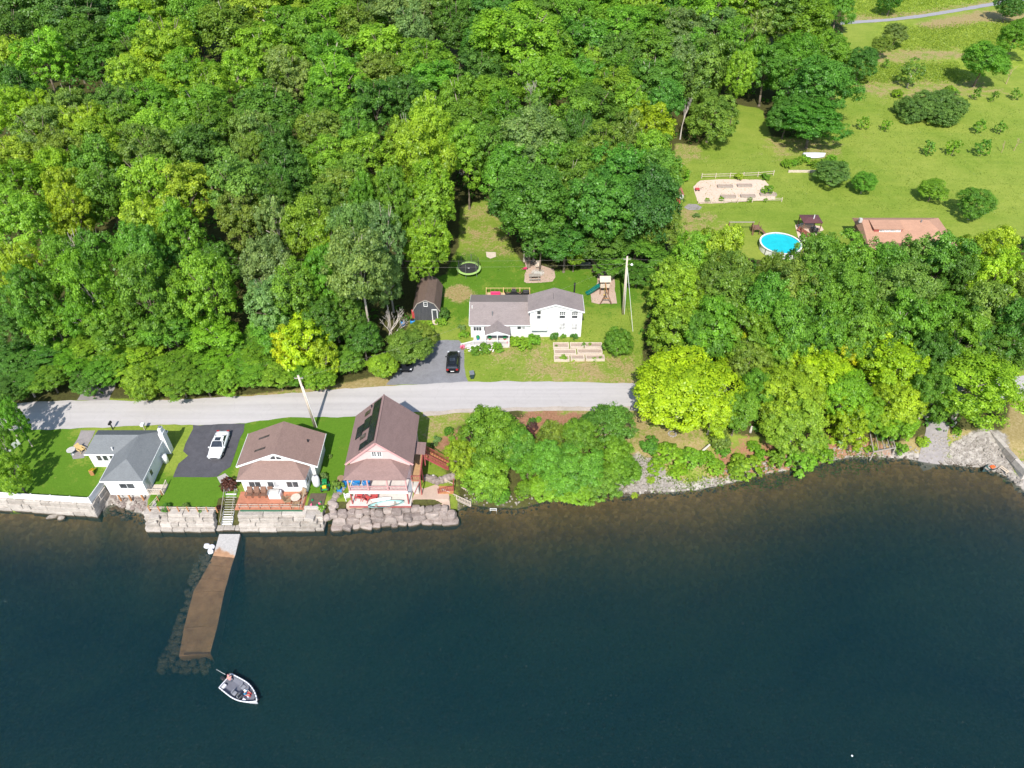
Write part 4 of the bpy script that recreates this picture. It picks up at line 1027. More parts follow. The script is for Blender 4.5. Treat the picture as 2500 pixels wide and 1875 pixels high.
# ---------------------------------------------------------------- vehicles
plain('paint_white', (.78, .78, .78), .25, .02, 1, 0, 0, .6)
plain('paint_black', (.012, .012, .014), .18, .1, 1, 0, 0, .7)
plain('paint_navy', (.014, .016, .022), .2, .1, 1, 0, 0, .7)
plain('tyre_rubber', (.018, .018, .018), .85, .2)
plain('alloy', (.45, .45, .46), .35, .1, 3, .8)
glass_mat('car_glass', (.03, .036, .045), .06)
glass_mat('lamp_clear', (.55, .57, .6), .1)
plain('lamp_red', (.35, .012, .012), .25, .1)
def car(name, label, loc, rz, paint, Lc, W, Hc, suv=False, cat='car'):
    t = thing(name, label, cat, loc, rz)
    h = Lc/2
    # body stations: x, half width, z sill, z belt
    st_ = [(-h, .36*W, .42, .72), (-h+.12, .46*W, .28, .86), (-h*.72, .5*W, .22, .94), (-h*.1, .5*W, .2, .92), (h*.42, .5*W, .22, .88), (h*.78, .475*W, .24, .78), (h-.1, .42*W, .28, .66), (h, .30*W, .36, .58)]
    if suv: st_ = [(a, b, c+.08, d+.16) for a, b, c, d in st_]
    vs, fs = [], []
    for x, w, z0, z1 in st_:
        zm = z0+(z1-z0)*.55
        vs += [(x,-w*.9,z0),(x,-w,zm),(x,-w*.93,z1),(x,-w*.55,z1+.035),(x,w*.55,z1+.035),(x,w*.93,z1),(x,w,zm),(x,w*.9,z0)]
    n = 8
    for i in range(len(st_)-1):
        fs += [(i*n+j, i*n+(j+1) % n, (i+1)*n+(j+1) % n, (i+1)*n+j) for j in range(n)]
    fs += [tuple(range(n)), tuple(range((len(st_)-1)*n+n-1, (len(st_)-1)*n-1, -1))]
    MB().add(vs, fs).build('body', paint, t, True)
    # cabin: glass loft under a painted roof
    zb = 1.08 if suv else .92; zt = Hc
    if suv: base = [(-h*.9, .42), (h*.36, .45)]; top = [(-h*.74, .34), (h*.08, .36)]
    else: base = [(-h*.70, .42), (h*.36, .45)]; top = [(-h*.36, .33), (h*.02, .35)]
    g = [(base[0][0],-base[0][1]*W,zb-.08),(base[1][0],-base[1][1]*W,zb-.08),(base[1][0],base[1][1]*W,zb-.08),(base[0][0],base[0][1]*W,zb-.08),
         (top[0][0],-top[0][1]*W,zt-.11),(top[1][0],-top[1][1]*W,zt-.11),(top[1][0],top[1][1]*W,zt-.11),(top[0][0],top[0][1]*W,zt-.11)]
    MB().add(g, [(3,2,1,0),(4,5,6,7),(0,1,5,4),(1,2,6,5),(2,3,7,6),(3,0,4,7)]).build('windows', 'car_glass', t)
    r_ = MB()
    x0, x1 = top[0][0]-.05, top[1][0]+.05
    mid = (x0+x1)/2
    ring = [(x0,.32*W),(mid,.365*W),(x1,.35*W)]
    vs = []
    for x, w in ring: vs += [(x,-w,zt-.08),(x,-w*.6,zt+.0),(x,w*.6,zt+.0),(x,w,zt-.08)]
    fs = []
    for i in range(2): fs += [(i*4+j, (i+1)*4+j, (i+1)*4+j+1, i*4+j+1) for j in range(3)]
    r_.add(vs, fs)
    for s in (-1, 1):   # roof pillars
        for (bx, bw), (tx, tw) in ((base[0], top[0]), (base[1], top[1])):
            r_.bar((bx, s*bw*W, zb-.06), (tx, s*tw*W, zt-.06), .07, .05)
        xm = -.02*Lc; r_.bar((xm, s*.44*W, zb-.06), (xm-.03, s*.36*W, zt-.06), .08, .05)
    r_.build('roof', paint, t)
    MB().box(mid-.18, -.2*W, zt-.012, mid+.42, .2*W, zt+.012).build('sunroof', 'car_glass', t)
    if suv:
        for s in (-1, 1): MB().bar((x0+.1, s*.31*W, zt+.05), (x1-.2, s*.31*W, zt+.05), .04, .04).build('roof_rail', 'black_metal', t)
        MB().box(-h*.93, -.38*W, zt-.12, -h*.72, .38*W, zt-.04).build('spoiler', paint, t)
    wr = .36 if suv else .33
    for sx in (-.60, .62):
        for s in (-1, 1):
            w = MB().cyl((sx*h, s*(W/2-.22), wr), (sx*h, s*(W/2-.005), wr), wr, wr, 16).build('wheel', 'tyre_rubber', t, False)
            MB().cyl((sx*h, s*(W/2-.02), wr), (sx*h, s*(W/2+.01), wr), wr*.62, wr*.55, 12).build('rim', 'alloy', w)
    zl = .62 if not suv else .82
    for s in (-1, 1):
        MB().box(h-.42, s*.40*W-.14, zl, h-.13, s*.40*W+.12, zl+.11).build('headlight', 'lamp_clear', t)
        MB().box(-h-.005, s*.36*W-.17, zl+.12, -h+.16, s*.36*W+.15, zl+.30).build('tail_light', 'lamp_red', t)
        MB().box(h*.28, s*(W/2+.07)-.09, zb-.1, h*.28+.13, s*(W/2+.07)+.09, zb+.04).build('mirror', paint, t)
    MB().box(-h-.02, -.26, zl-.12, -h+.02, .26, zl+.0).build('number_plate', 'pvc_white', t)
    MB().box(h-.06, -.35, zl-.22, h+.012, .35, zl-.06).build('grille', 'black_metal', t)
    return t
a, b_ = G(*ZA(1942, 812)), G(*ZA(2025, 585))
d = (a-b_); car('parked_car', 'white sedan parked nose to the lake on the dark asphalt driveway', ((a.x+b_.x)/2+.05, (a.y+b_.y)/2-.35, ground_z(a.x, 67)+.03), math.atan2(d.y, d.x), 'paint_white', 4.75, 1.86, 1.42)
car('parked_car', 'black sport utility vehicle parked nose to the white house', (-8.72, 82.85, land(82.8)+.03), R(91), 'paint_black', 4.6, 1.92, 1.66, True)
p = G(*ZH(1240, 1455)); car('parked_car', 'dark car half hidden under the driveway tree', (p.x, p.y+1.9, land(p.y+1.9)+.03), R(-90), 'paint_navy', 4.5, 1.84, 1.5)

# ---------------------------------------------------------------- people
plain('skin', (.50, .31, .23), .6, .06); plain('cloth_pink', (.62, .26, .25), .8, .15); plain('cloth_blue', (.05, .25, .42), .8, .15)
plain('cloth_grey', (.22, .23, .26), .85, .15); plain('cloth_red', (.45, .06, .06), .8, .15); plain('cloth_white', (.75, .75, .74), .8, .06)
plain('hair_dark', (.06, .045, .035), .8, .2)
def skin_mesh(name, nodes, edges, mat, parent, root=0, sub=2):
    """continuous surface grown round a jointed skeleton"""
    me = bpy.data.meshes.new(name); me.from_pydata([n_[0] for n_ in nodes], edges, []); me.materials.append(MATS[mat])
    o = bpy.data.objects.new(name, me); COL.objects.link(o)
    if parent is not None: o.parent = parent
    sk = o.modifiers.new('skin', 'SKIN'); sk.use_smooth_shade = True
    sl = me.skin_vertices[0] if me.skin_vertices else None
    if sl is None:
        bm = bmesh.new(); bm.from_mesh(me); bm.verts.layers.skin.verify(); bm.to_mesh(me); bm.free(); sl = me.skin_vertices[0]
    for i, n_ in enumerate(nodes):
        sl.data[i].radius = (n_[1], n_[1]); sl.data[i].use_root = (i == root)
    ss = o.modifiers.new('smooth', 'SUBSURF'); ss.levels = sub; ss.render_levels = sub
    return o
def seated_person(label, loc, rz, shirt, trousers, cap, arm_fwd=.35):
    """seated figure facing +x, hips at the origin height .45"""
    J = {'pel': (0,0,.48), 'spine': (-.03,0,.70), 'chest': (-.01,0,.93), 'neck': (.01,0,1.06), 'head': (.035,0,1.17), 'crownh': (.03,0,1.29)}
    nodes, idx = [], {}
    def add(k, p, r): idx[k] = len(nodes); nodes.append((p, r))
    add('pel', J['pel'], .14); add('spine', J['spine'], .125); add('chest', J['chest'], .15); add('neck', J['neck'], .055); add('head', J['head'], .095); add('crownh', J['crownh'], .07)
    E_ = [('pel','spine'),('spine','chest'),('chest','neck'),('neck','head'),('head','crownh')]
    for s, n_ in ((1,'l'), (-1,'r')):
        add('sh'+n_, (-.01, s*.19, .97), .065); add('el'+n_, (.12, s*.25, .74), .048); add('wr'+n_, (arm_fwd, s*.14, .72), .034); add('hd'+n_, (arm_fwd+.09, s*.12, .72), .04)
        add('hip'+n_, (.03, s*.11, .47), .10); add('kn'+n_, (.44, s*.13, .50), .07); add('an'+n_, (.46, s*.13, .10), .045); add('toe'+n_, (.62, s*.15, .05), .04)
        E_ += [('chest','sh'+n_),('sh'+n_,'el'+n_),('el'+n_,'wr'+n_),('wr'+n_,'hd'+n_),('pel','hip'+n_),('hip'+n_,'kn'+n_),('kn'+n_,'an'+n_),('an'+n_,'toe'+n_)]
    body = skin_mesh('person', nodes, [(idx[a], idx[b]) for a, b in E_], 'skin', None)
    body.location = loc; body.rotation_euler = (0, 0, rz); tag(body, label, 'person')
    def sub(keys, grow, name, mat):
        mp = {k: i for i, k in enumerate(keys)}
        skin_mesh(name, [(nodes[idx[k]][0], nodes[idx[k]][1]*grow) for k in keys], [(mp[a], mp[b]) for a, b in E_ if a in mp and b in mp], mat, body)
    sub(['pel','spine','chest','shl','ell','shr','elr'], 1.16, 'shirt', shirt)
    sub(['pel','hipl','knl','anl','hipr','knr','anr'], 1.14, 'trousers', trousers)
    c = MB(); c.lathe([(.108,.0),(.112,.06),(.09,.115),(.04,.135)], (.03,0,1.21), 14); c.box(.08,-.08,1.215,.23,.08,1.235); c.build('cap', cap, body, True)
    for s in (-1, 1):   # fingers closed round what is held
        for f in range(4): MB().cyl((arm_fwd+.10+.02*f, s*.12-.03, .745), (arm_fwd+.10+.02*f, s*.12+.03, .70), .009, .008, 5).build('finger', 'skin', body)
        MB().cyl((arm_fwd+.06, s*.11, .745), (arm_fwd+.10, s*.07, .76), .011, .009, 5).build('thumb', 'skin', body)
    MB().rock((.128, 0, 1.175), (.02, .016, .022), 1, 0, 1, .1).build('nose', 'skin', body)
    for s in (-1, 1): MB().rock((.117, s*.036, 1.20), (.010, .012, .009), 2, 0, 1, 0).build('eye', 'black_metal', body); MB().rock((.03, s*.098, 1.18), (.025, .012, .03), 3, 0, 1, 0).build('ear', 'skin', body)
    MB().box(.112, -.03, 1.128, .124, .03, 1.136).build('mouth', 'cloth_red', body)
    return body

# ---------------------------------------------------------------- boats
plain('boat_white', (.66, .66, .69), .3, .03); plain('boat_floor', (.13, .135, .165), .8, .15); plain('boat_blue', (.02, .035, .08), .4, .1)
plain('teal_hull', (.30, .50, .48), .35, .12); plain('green_hull', (.045, .10, .105), .4, .2); plain('kayak_white', (.70, .74, .72), .35, .06); plain('orange_gear', (.75, .13, .03), .5, .1)
def hull(mb, Lh, Wh, Hh, n=14, stern=.86, bow_pow=2.2, both=False, zb=.0, inner=0.0):
    vs, fs = [], []
    for i in range(n+1):
        t = i/n
        if both: w = Wh/2*max(.02, (math.sin(math.pi*min(max(t, .001), .999)))**.7); sh = .12*abs(2*t-1)**3
        else: w = Wh/2*max(.015, (stern+(1-stern)*math.sin(math.pi*t/1.1)) * (1-max(0, (t-.35)/.65)**bow_pow)**.8); sh = .18*t**2
        w = max(.012, w-inner); x = (t-.5)*Lh*(1-inner*.06)
        vs += [(x,-w,Hh+sh),(x,-w*.82,zb+Hh*.35),(x,-w*.35,zb+.02+sh*.5),(x,0,zb+sh*.6),(x,w*.35,zb+.02+sh*.5),(x,w*.82,zb+Hh*.35),(x,w,Hh+sh)]
    k = 7
    for i in range(n): fs += [(i*k+j, (i+1)*k+j, (i+1)*k+j+1, i*k+j+1) for j in range(k-1)]
    fs.append(tuple(range(k)))
    mb.add(vs, fs); return [vs[i*k] for i in range(n+1)], [vs[i*k+6] for i in range(n+1)]
tr0, tr1, bw = Vector((-30.14, 35.13)), Vector((-29.09, 36.64)), Vector((-25.74, 33.68))
ctr = ((tr0+tr1)/2+bw)/2; dv = bw-(tr0+tr1)/2; rz = math.atan2(dv.y, dv.x); LB = dv.length
boat = thing('motorboat', 'white open fishing boat with outboard floating off the pier', 'boat', (ctr.x, ctr.y, -.12), rz)
m = MB(); ga, gb = hull(m, LB, 1.95, .62); m.build('hull', 'boat_white', boat, True)
m = MB(); hull(m, LB-.12, 1.95, .60, inner=.10, zb=.16); m.build('liner', 'boat_floor', boat, True)
m = MB(); m.tube([Vector(p)+Vector((0,0,.02)) for p in ga], .07, 6); m.tube([Vector(p)+Vector((0,0,.02)) for p in gb], .07, 6); m.build('gunwale', 'boat_white', boat, True)
MB().prism([(-LB/2+.1,-.72),(LB*.12,-.80),(LB*.12,.80),(-LB/2+.1,.72)], .2, .26).build('floor', 'boat_floor', boat)
MB().prism([(LB*.18,-.66),(LB*.33,-.50),(LB*.45,-.12),(LB*.45,.12),(LB*.33,.50),(LB*.18,.66)], .42, .48).build('bow_deck', 'boat_floor', boat)
MB().box(-LB/2-.03, -.80, .30, -LB/2+.06, .80, .66).build('transom', 'boat_white', boat)
MB().box(-LB/2+.1, -.72, .26, -LB/2+.42, -.22, .56).bevel_build('stern_box', 'boat_white', boat, .04)
MB().box(-LB/2+.1, .34, .26, -LB/2+.5, .74, .5).bevel_build('stern_seat', 'boat_blue', boat, .04)
MB().box(.05, -.72, .26, .45, -.20, .78).bevel_build('console', 'grey_metal', boat, .05)
m = MB(); m.slab([(.45,-.72,.78),(.45,-.2,.78),(.35,-.2,1.05),(.35,-.72,1.05)], .02); m.build('windscreen', 'car_glass', boat)
MB().cyl((.0,-.46,.80), (-.05,-.46,.84), .16, .16, 12).build('steering_wheel', 'black_metal', boat)
for x, y in ((-.45,-.46), (-.15,.45), (.85,.0)):
    s_ = MB(); s_.box(x-.2,y-.22,.44,x+.2,y+.22,.52); s_.box(x-.24,y-.22,.5,x-.16,y+.22,.85); s_ = s_.bevel_build('seat', 'cloth_grey' if x != .85 else 'boat_blue', boat, .03)
    MB().cyl((x,y,.24), (x,y,.45), .05, .05, 8).build('pedestal', 'alloy', s_)
MB().box(LB*.16, -.60, .48, LB*.16+.36, -.36, .6).bevel_build('cooler', 'boat_white', boat, .03)
MB().cyl((LB*.23,-.05,.48), (LB*.23,-.05,.66), .1, .1, 10).build('bucket', 'boat_white', boat)
om = MB(); om.box(-LB/2-.5,-.17,.62,-LB/2-.05,.17,1.0); om = om.bevel_build('outboard_motor', 'black_metal', boat, .08)
MB().box(-LB/2-.32,-.07,-.3,-LB/2-.12,.07,.62).build('motor_leg', 'black_metal', om)
MB().bar((LB*.40,.1,.62), (LB*.52,.25,.68), .12).build('trolling_motor', 'black_metal', boat)
def boat_pt(x, y, z): c_, s_ = math.cos(rz), math.sin(rz); return (ctr.x+x*c_-y*s_, ctr.y+x*s_+y*c_, z)
seated_person('angler in pink shirt seated at the stern holding a fishing rod', boat_pt(-LB/2+.38, .35, .02), rz+R(150), 'cloth_pink', 'cloth_grey', 'cloth_pink')
seated_person('angler in blue shirt and white cap seated near the bow', boat_pt(.72, .05, .08), rz+R(20), 'cloth_blue', 'cloth_red', 'cloth_white')
rod = thing('fishing_rod', 'long fishing rod pointing away over the stern of the boat', 'fishing rod', boat_pt(-LB/2+.1, .45, .75))
tip = at_z(*zz8(537, 1310), 1.5) - rod.location
MB().cyl((0,0,0), tip*.25, .022, .018, 6).build('handle', 'black_metal', rod); MB().cyl(tip*.25, tip, .018, .010, 6).build('blank', 'pvc_white', rod)
# canoe and dinghy by the pink house
def canoe(label, p0, p1, W, mat, z, name='canoe', flip=True, seats=True, mat_in=None, H=.38):
    p0, p1 = Vector(p0), Vector(p1); c_ = (p0+p1)/2; d_ = p1-p0
    t = thing(name, label, 'canoe', (c_.x, c_.y, z), math.atan2(d_.y, d_.x))
    m = MB(); a_, b__ = hull(m, d_.length, W, H, 16, both=True)
    if flip: m.v = [(x, y, H+.14-zz_) for x, y, zz_ in m.v]
    m.build('hull', mat, t, True)
    g = MB(); fl = (lambda p: Vector((p[0], p[1], H+.14-p[2]))) if flip else (lambda p: Vector(p))
    g.tube([fl(p) for p in a_], .03, 5); g.tube([fl(p) for p in b__], .03, 5); g.build('gunwale', 'black_metal' if not flip else 'lumber_grey', t)
    if not flip:
        m = MB(); hull(m, d_.length*.96, W-.08, H-.03, 16, both=True, zb=.05); m.build('liner', mat_in or mat, t, True)
        for x in (-.28, .25): MB().box(x*d_.length-.14, -W*.38, H*.62, x*d_.length+.14, W*.38, H*.7).build('seat', 'lumber_grey', t)
    return t
canoe('teal canoe lying in the gravel yard before the pink house', (-17.6, 56.75), (-13.3, 57.5), 1.0, 'teal_hull', 2.45, flip=False, mat_in='teal_hull')
canoe('white overturned canoe against the lower porch of pink house', (-17.3, 57.62), (-14.9, 57.95), .6, 'kayak_white', 2.6)
a, b_ = at_z(*ZI(1460, 1480), .25), at_z(*ZI(1830, 1330), .25)
cn = canoe('dark green rowboat with orange gear pulled up on the beach', (a.x, a.y), (b_.x, b_.y), 1.05, 'green_hull', .08, 'rowboat', False, mat_in='green_hull'); cn['category'] = 'rowboat'
MB().box(-.4, -.25, .2, .25, .25, .42).bevel_build('gear', 'orange_gear', cn, .1)
a, b_ = at_z(*ZI(1820, 1470), .5), at_z(*ZI(2130, 1270), .9)
dk = thing('dock_section', 'weathered wooden dock section lying beside the rowboat', 'dock', ((a.x+b_.x)/2, (a.y+b_.y)/2, .45), math.atan2(b_.y-a.y, b_.x-a.x))
Ld = math.hypot(b_.x-a.x, b_.y-a.y)
for s in (-1, 1): MB().box(-Ld/2, s*.5-.06, 0, Ld/2, s*.5+.06, .22).build('beam', 'lumber_pale', dk)
for i in range(11):
    x = -Ld/2+.1+i*(Ld-.2)/10; MB().box(x-.1, -.5, .221, x+.1, .5, .27).build('board', 'lumber_brown' if i > 2 else 'lumber_pale', dk)
# seawall at the right edge
W4 = seawall('seawall', 'low concrete seawall running down the right side of the beach', [((at_z(*ZI(2230, 1640), .6).to_2d()), (at_z(*ZI(1640, 680), 2.6).to_2d()))], [(-.6, .7, 0, .5, 2.2), (.7, 1.5, .08, .5, 2.0), (1.5, 2.5, .14, .6, 2.4)])
# ruined timber frame on the bank
tf = thing('timber_frame', 'ruined grey timber frame standing on the mulch bank', 'timber frame', (0, 0, 0))
c4 = [at_z(*ZG(*p), 1.6) for p in ((1285, 620), (1405, 605), (1440, 720), (1310, 745))]
o = sum(c4, Vector())/4; o.z = ground_z(o.x, o.y); tf.location = o
cc = [p-o for p in c4]
for p in cc: MB().bar((p.x, p.y, -1.2), (p.x, p.y, p.z+.1), .14).build('post', 'lumber_grey', tf)
for i in range(4): MB().bar(cc[i], cc[(i+1) % 4], .12, .14).build('beam', 'lumber_grey', tf)
for t in (.25, .5, .75): MB().bar(cc[0].lerp(cc[1], t), cc[3].lerp(cc[2], t), .09, .12).build('joist', 'lumber_grey', tf)
MB().bar(cc[0]+Vector((-.2,0,-.9)), cc[3]+Vector((-.3,0,-.9)), .08, .1).build('joist', 'lumber_grey', tf)
# leaning bleached trunks on the bank
for (a_, b_), lab in zip(((ZG(250, 770), ZG(328, 700)), (ZG(562, 650), ZG(580, 590)), (ZG(806, 705), ZG(812, 670)), (ZG(1770, 610), ZG(1805, 565))),
                         ('leaning bleached trunk above the low bank bushes', 'short pale trunk under the mid green bank tree', 'small pale stump above the mulch bank', 'pale forked trunk at the gravel beach')):
    p, q = at_z(*a_, 1.7), at_z(*b_, 3.2)
    p.z = ground_z(p.x, p.y)-.1
    t = MB().cyl((0,0,0), q-p, .2, .13, 8).build('fallen_trunk', 'deadwood', None, True); t.location = p; tag(t, lab, 'trunk')
# grey dock stairs right of the pink house yard
a, b_ = at_z(*ZF(-60, 1090), 1.9), at_z(*ZF(195, 1200), .3)
ds = thing('dock_stairs', 'grey weathered dock stairs with pale rails leading to the water', 'stairs', (a.x, a.y, 0))
dvec = Vector((b_.x-a.x, b_.y-a.y, 0)); sdv = Vector((-dvec.y, dvec.x, 0)).normalized()*.75
for i in range(12):
    c_ = dvec*((i+.5)/12); z = 2.2-1.8*(i/11)
    ax = dvec.normalized()*.17; up = Vector((0,0,z))
    MB().slab([c_-ax-sdv+up, c_+ax-sdv+up, c_+ax+sdv+up, c_-ax+sdv+up], .06).build('tread', 'lumber_grey', ds)
for s in (-1, 1):
    MB().bar(sdv*s+Vector((0,0,2.1)), dvec+sdv*s+Vector((0,0,.3)), .08, .22).build('stringer', 'lumber_grey', ds)
    rail(ds, [tuple(sdv*s+Vector((0,0,2.2))), tuple(dvec*.5+sdv*s+Vector((0,0,1.3))), tuple(dvec+sdv*s+Vector((0,0,.4)))], .8, 'lumber_pale', gap=.22, bal=.05)
rs2 = thing('red_rail_landing', 'small red railed landing above the grey dock stairs', 'landing', (-8.2, 59.6, 2.4))
MB().box(-1.0,-.6,.0,.9,.6,.12).build('floor', 'lumber_orange', rs2)
rail(rs2, [(-1.0,-.6,.12), (.0,-.6,.5), (.9,-.6,.6), (.9,.6,.6)], .8, 'red_paint', gap=.22, bal=.06)

# ---------------------------------------------------------------- utility poles and wires
def utility_pole(label, base, top, r, lamp=False):
    t = thing('utility_pole', label, 'utility pole', base)
    tp = Vector(top)-Vector(base)
    MB().cyl((0,0,-.3), tp, r, r*.65, 10).build('pole', 'lumber_pale', t, True)
    MB().cyl((r+.03,-.05,0), tp*.8+Vector((r*.7+.03,-.05,0)), .045, .045, 6).build('conduit', 'pvc_white', t)
    MB().bar(tp+Vector((-.55,0,-.5)), tp+Vector((.55,0,-.5)), .1, .12).build('crossarm', 'lumber_grey', t)
    for x in (-.5, 0, .5): MB().lathe([(.04,0),(.06,.05),(.04,.1),(.05,.15)], tuple(tp+Vector((x,0,-.44))), 8).build('insulator', 'grey_metal', t)
    if lamp:
        MB().bar(tp+Vector((0,0,-1.6)), tp+Vector((.7,-.1,-1.3)), .05).build('lamp_arm', 'grey_metal', t)
        MB().lathe([(.06,.22),(.22,.02),(.2,-.06),(.05,-.1)], tuple(tp+Vector((.8,-.1,-1.4))), 12).build('lamp_head', 'pvc_white', t)
    return t
utility_pole('leaning pale utility pole beside the brown-roofed cottage', (-26.75, 70.4, 2.7), (-27.3, 70.4, 12.1), .2)
utility_pole('tall pale utility pole with lamp on the white house lawn', (17.7, 94.7, 3.75), (17.3, 94.7, 14.5), .2, True)
MB_ = MB().cyl((0,0,0), (1.3,-4.2,-9.0), .03, .03, 5)
gw = MB_.build('guy_wire', 'pvc_white'); gw.location = (17.5, 94.6, 12.6); tag(gw, 'pale guy wire of the lawn utility pole', 'wire')
def wire(label, a, b, sag, r=.0065):
    a, b = Vector(a), Vector(b); pts = []
    for i in range(25):
        t = i/24; p = a.lerp(b, t); p.z -= sag*4*t*(1-t); pts.append(p-a)
    o = MB().tube(pts, r, 4).build('power_line', 'lumber_grey'); o.location = a; tag(o, label, 'wire', 'overhead power lines')
wire('upper overhead wire from the lawn pole towards the woodland', (17.3, 94.7, 14.1), (-75, 97, 14.5), 1.2)
wire('lower overhead wire from the lawn pole towards the woodland', (17.3, 94.7, 13.2), (-75, 97, 13.4), 1.4)
wire('overhead wire from the lawn pole towards the east wood', (17.3, 94.7, 14.1), (90, 92, 15), 1.2)
wire('service wire dipping to the white house gable', (17.3, 94.7, 12.6), (10.6, 92.5, 8.6), .3)
wire('overhead wire crossing the road to the cottage pole', (17.3, 94.7, 13.4), (-27.3, 70.4, 11.6), 1.0)

# ---------------------------------------------------------------- garden and yard things
def put(name, label, cat, px, dz=0.0, rz=0.0, group=None):
    p = G(*px); return thing(name, label, cat, (p.x, p.y, ground_z(p.x, p.y)+dz), rz, group)
plain('bed_soil', (.36, .27, .21), .95, .2, 4, 0, .4); plain('net_black', (.03, .03, .03), .8, .1); plain('lime_pad', (.36, .55, .16), .5, .08)
plain('pool_water', (.01, .46, .52), .2, .14, .9, 0, .3, .3); plain('teal_plastic', (.0, .13, .105), .35, .1); plain('blue_plastic', (.02, .22, .55), .4, .15); plain('magenta_plastic', (.60, .05, .16), .45, .15)
plain('yellow_plastic', (.75, .52, .02), .4, .1); plain('tractor_green', (.01, .20, .06), .4, .15); plain('awning_brown', (.115, .045, .045), .6, .12); plain('brick_red', (.34, .12, .09), .8, .2)
plain('wicker', (.28, .19, .11), .8, .25); plain('petal_white', (.80, .79, .75), .7, .05); plain('petal_pink', (.70, .12, .22), .7, .1)
# raised beds
beds = [(1293,885,1430,935,'back left'), (1445,885,1560,930,'back middle'), (1575,885,1728,930,'back right'), (1300,945,1495,990,'middle left'), (1510,940,1730,985,'middle right'), (1300,1000,1435,1045,'front left'), (1450,995,1570,1040,'front middle'), (1585,995,1750,1040,'front right')]
for x0, y0, x1, y1, w_ in beds:
    A, C = G(*ZC(x0, y1)), G(*ZC(x1, y0)); zz_ = ground_z((A.x+C.x)/2, (A.y+C.y)/2)
    t = thing('raised_bed', '%s pale timber raised bed in the lawn garden' % w_, 'raised bed', ((A.x+C.x)/2, (A.y+C.y)/2, zz_), 0, 'raised beds on the lawn')
    w2, d2 = (C.x-A.x)/2, (C.y-A.y)/2
    for bx in ((-w2,-d2,w2,-d2+.14), (-w2,d2-.14,w2,d2), (-w2,-d2+.14,-w2+.14,d2-.14), (w2-.14,-d2+.14,w2,d2-.14)):
        MB().box(bx[0], bx[1], -.1, bx[2], bx[3], .38).build('board', 'lumber_pale', t)
    MB().box(-w2+.12,-d2+.12,-.1,w2-.12,d2-.12,.30).build('soil', 'bed_soil', t)
for i, pxs in enumerate(((560,570,690,590),(740,560,860,585),(590,660,715,685),(770,655,890,680),(945,640,1080,665))):
    A, C = G(*ZD(pxs[0], pxs[3])), G(*ZD(pxs[2], pxs[1]))
    t = thing('raised_bed', '%s timber planting box in the sandy garden court' % ('back left', 'back right', 'front left', 'front middle', 'front right')[i], 'raised bed', ((A.x+C.x)/2, (A.y+C.y)/2, land(A.y)+.03), 0, 'planting boxes in the sandy court')
    w2 = (C.x-A.x)/2
    for s in (-.45, .37): MB().box(-w2, s, 0, w2, s+.08, .4).build('board', 'lumber_grey', t)
    for s in (-w2, w2-.08): MB().box(s, -.37, 0, s+.08, .37, .4).build('board', 'lumber_grey', t)
    MB().box(-w2+.08, -.37, 0, w2-.08, .37, .3).build('soil', 'bed_soil', t)
def ground_pts(zf, l, dz=0.0): return [(*(lambda q: (q.x, q.y, ground_z(q.x, q.y)+dz))(G(*zf(*p))),) for p in l]
post_fence('split_fence', 'pale two-rail fence behind the sandy garden court', ground_pts(ZD, [(415,500),(540,498),(670,495),(790,490),(920,485),(1060,472)]), 'lumber_pale', 'lumber_pale', 1.1, (.45, .9))
post_fence('split_fence', 'pale two-rail fence before the sandy garden court', ground_pts(ZD, [(385,728),(500,725),(620,722),(740,720),(870,715),(1000,712),(1135,710)]), 'lumber_pale', 'lumber_pale', .9, (.4, .75))
p = G(*ZD(1340, 445)); be = MB().box(-3.3,-.12,0,3.3,.12,.45).build('garden_edging', 'lumber_pale'); be.location = p; tag(be, 'pale plank edging along the overgrown bed', 'edging')
# overturned white hull by the trees
p, q = G(*ZD(1330, 312)), G(*ZD(1520, 300))
ob = thing('overturned_boat', 'white overturned boat hull beside the overgrown bed', 'boat', ((p.x+q.x)/2, (p.y+q.y)/2, land(p.y)), .05)
m = MB(); a_, b__ = hull(m, 4.7, 1.7, .75, 14); m.v = [(x, y, .95-z) for x, y, z in m.v]; m.build('hull', 'boat_white', ob, True)
m = MB(); m.tube([Vector((x, y, .95-z)) for x, y, z in a_], .04, 5); m.tube([Vector((x, y, .95-z)) for x, y, z in b__], .04, 5); m.build('gunwale', 'grey_metal', ob)
# pool with gazebo patio and bench
pl = thing('swimming_pool', 'round above-ground pool with bright turquoise water', 'pool', (47.4, 112.9, land(112.9)))
MB().lathe([(3.5,0),(3.5,1.25)], n=40, cap=False).build('pool_wall', 'pvc_white', pl, True)
m = MB(); m.lathe([(3.38,1.22),(3.38,1.30),(3.66,1.30),(3.66,1.22),(3.38,1.22)], n=40, cap=False); m.build('rim', 'pvc_white', pl)
MB().lathe([(3.40,.0),(3.40,1.12)], n=40).build('water', 'pool_water', pl)
for i in range(12):
    a_ = i*math.pi/6; MB().box(3.5*math.cos(a_)-.08, 3.5*math.sin(a_)-.08, 0, 3.5*math.cos(a_)+.08, 3.5*math.sin(a_)+.08, 1.24).build('upright', 'grey_metal', pl)
gz_ = thing('gazebo', 'square gazebo with flat brown roof beside the pool', 'gazebo', (54.1, 118.8, land(118.8)))
m = MB(); hw = 1.75
m.slab([(-hw,-1.5,2.5),(hw,-1.5,2.5),(.5,0,2.85),(-.5,0,2.85)], .08); m.slab([(hw,-1.5,2.5),(hw,1.5,2.5),(.5,0,2.85)], .08); m.slab([(hw,1.5,2.5),(-hw,1.5,2.5),(-.5,0,2.85),(.5,0,2.85)], .08); m.slab([(-hw,1.5,2.5),(-hw,-1.5,2.5),(-.5,0,2.85)], .08)
m.build('roof', 'awning_brown', gz_)
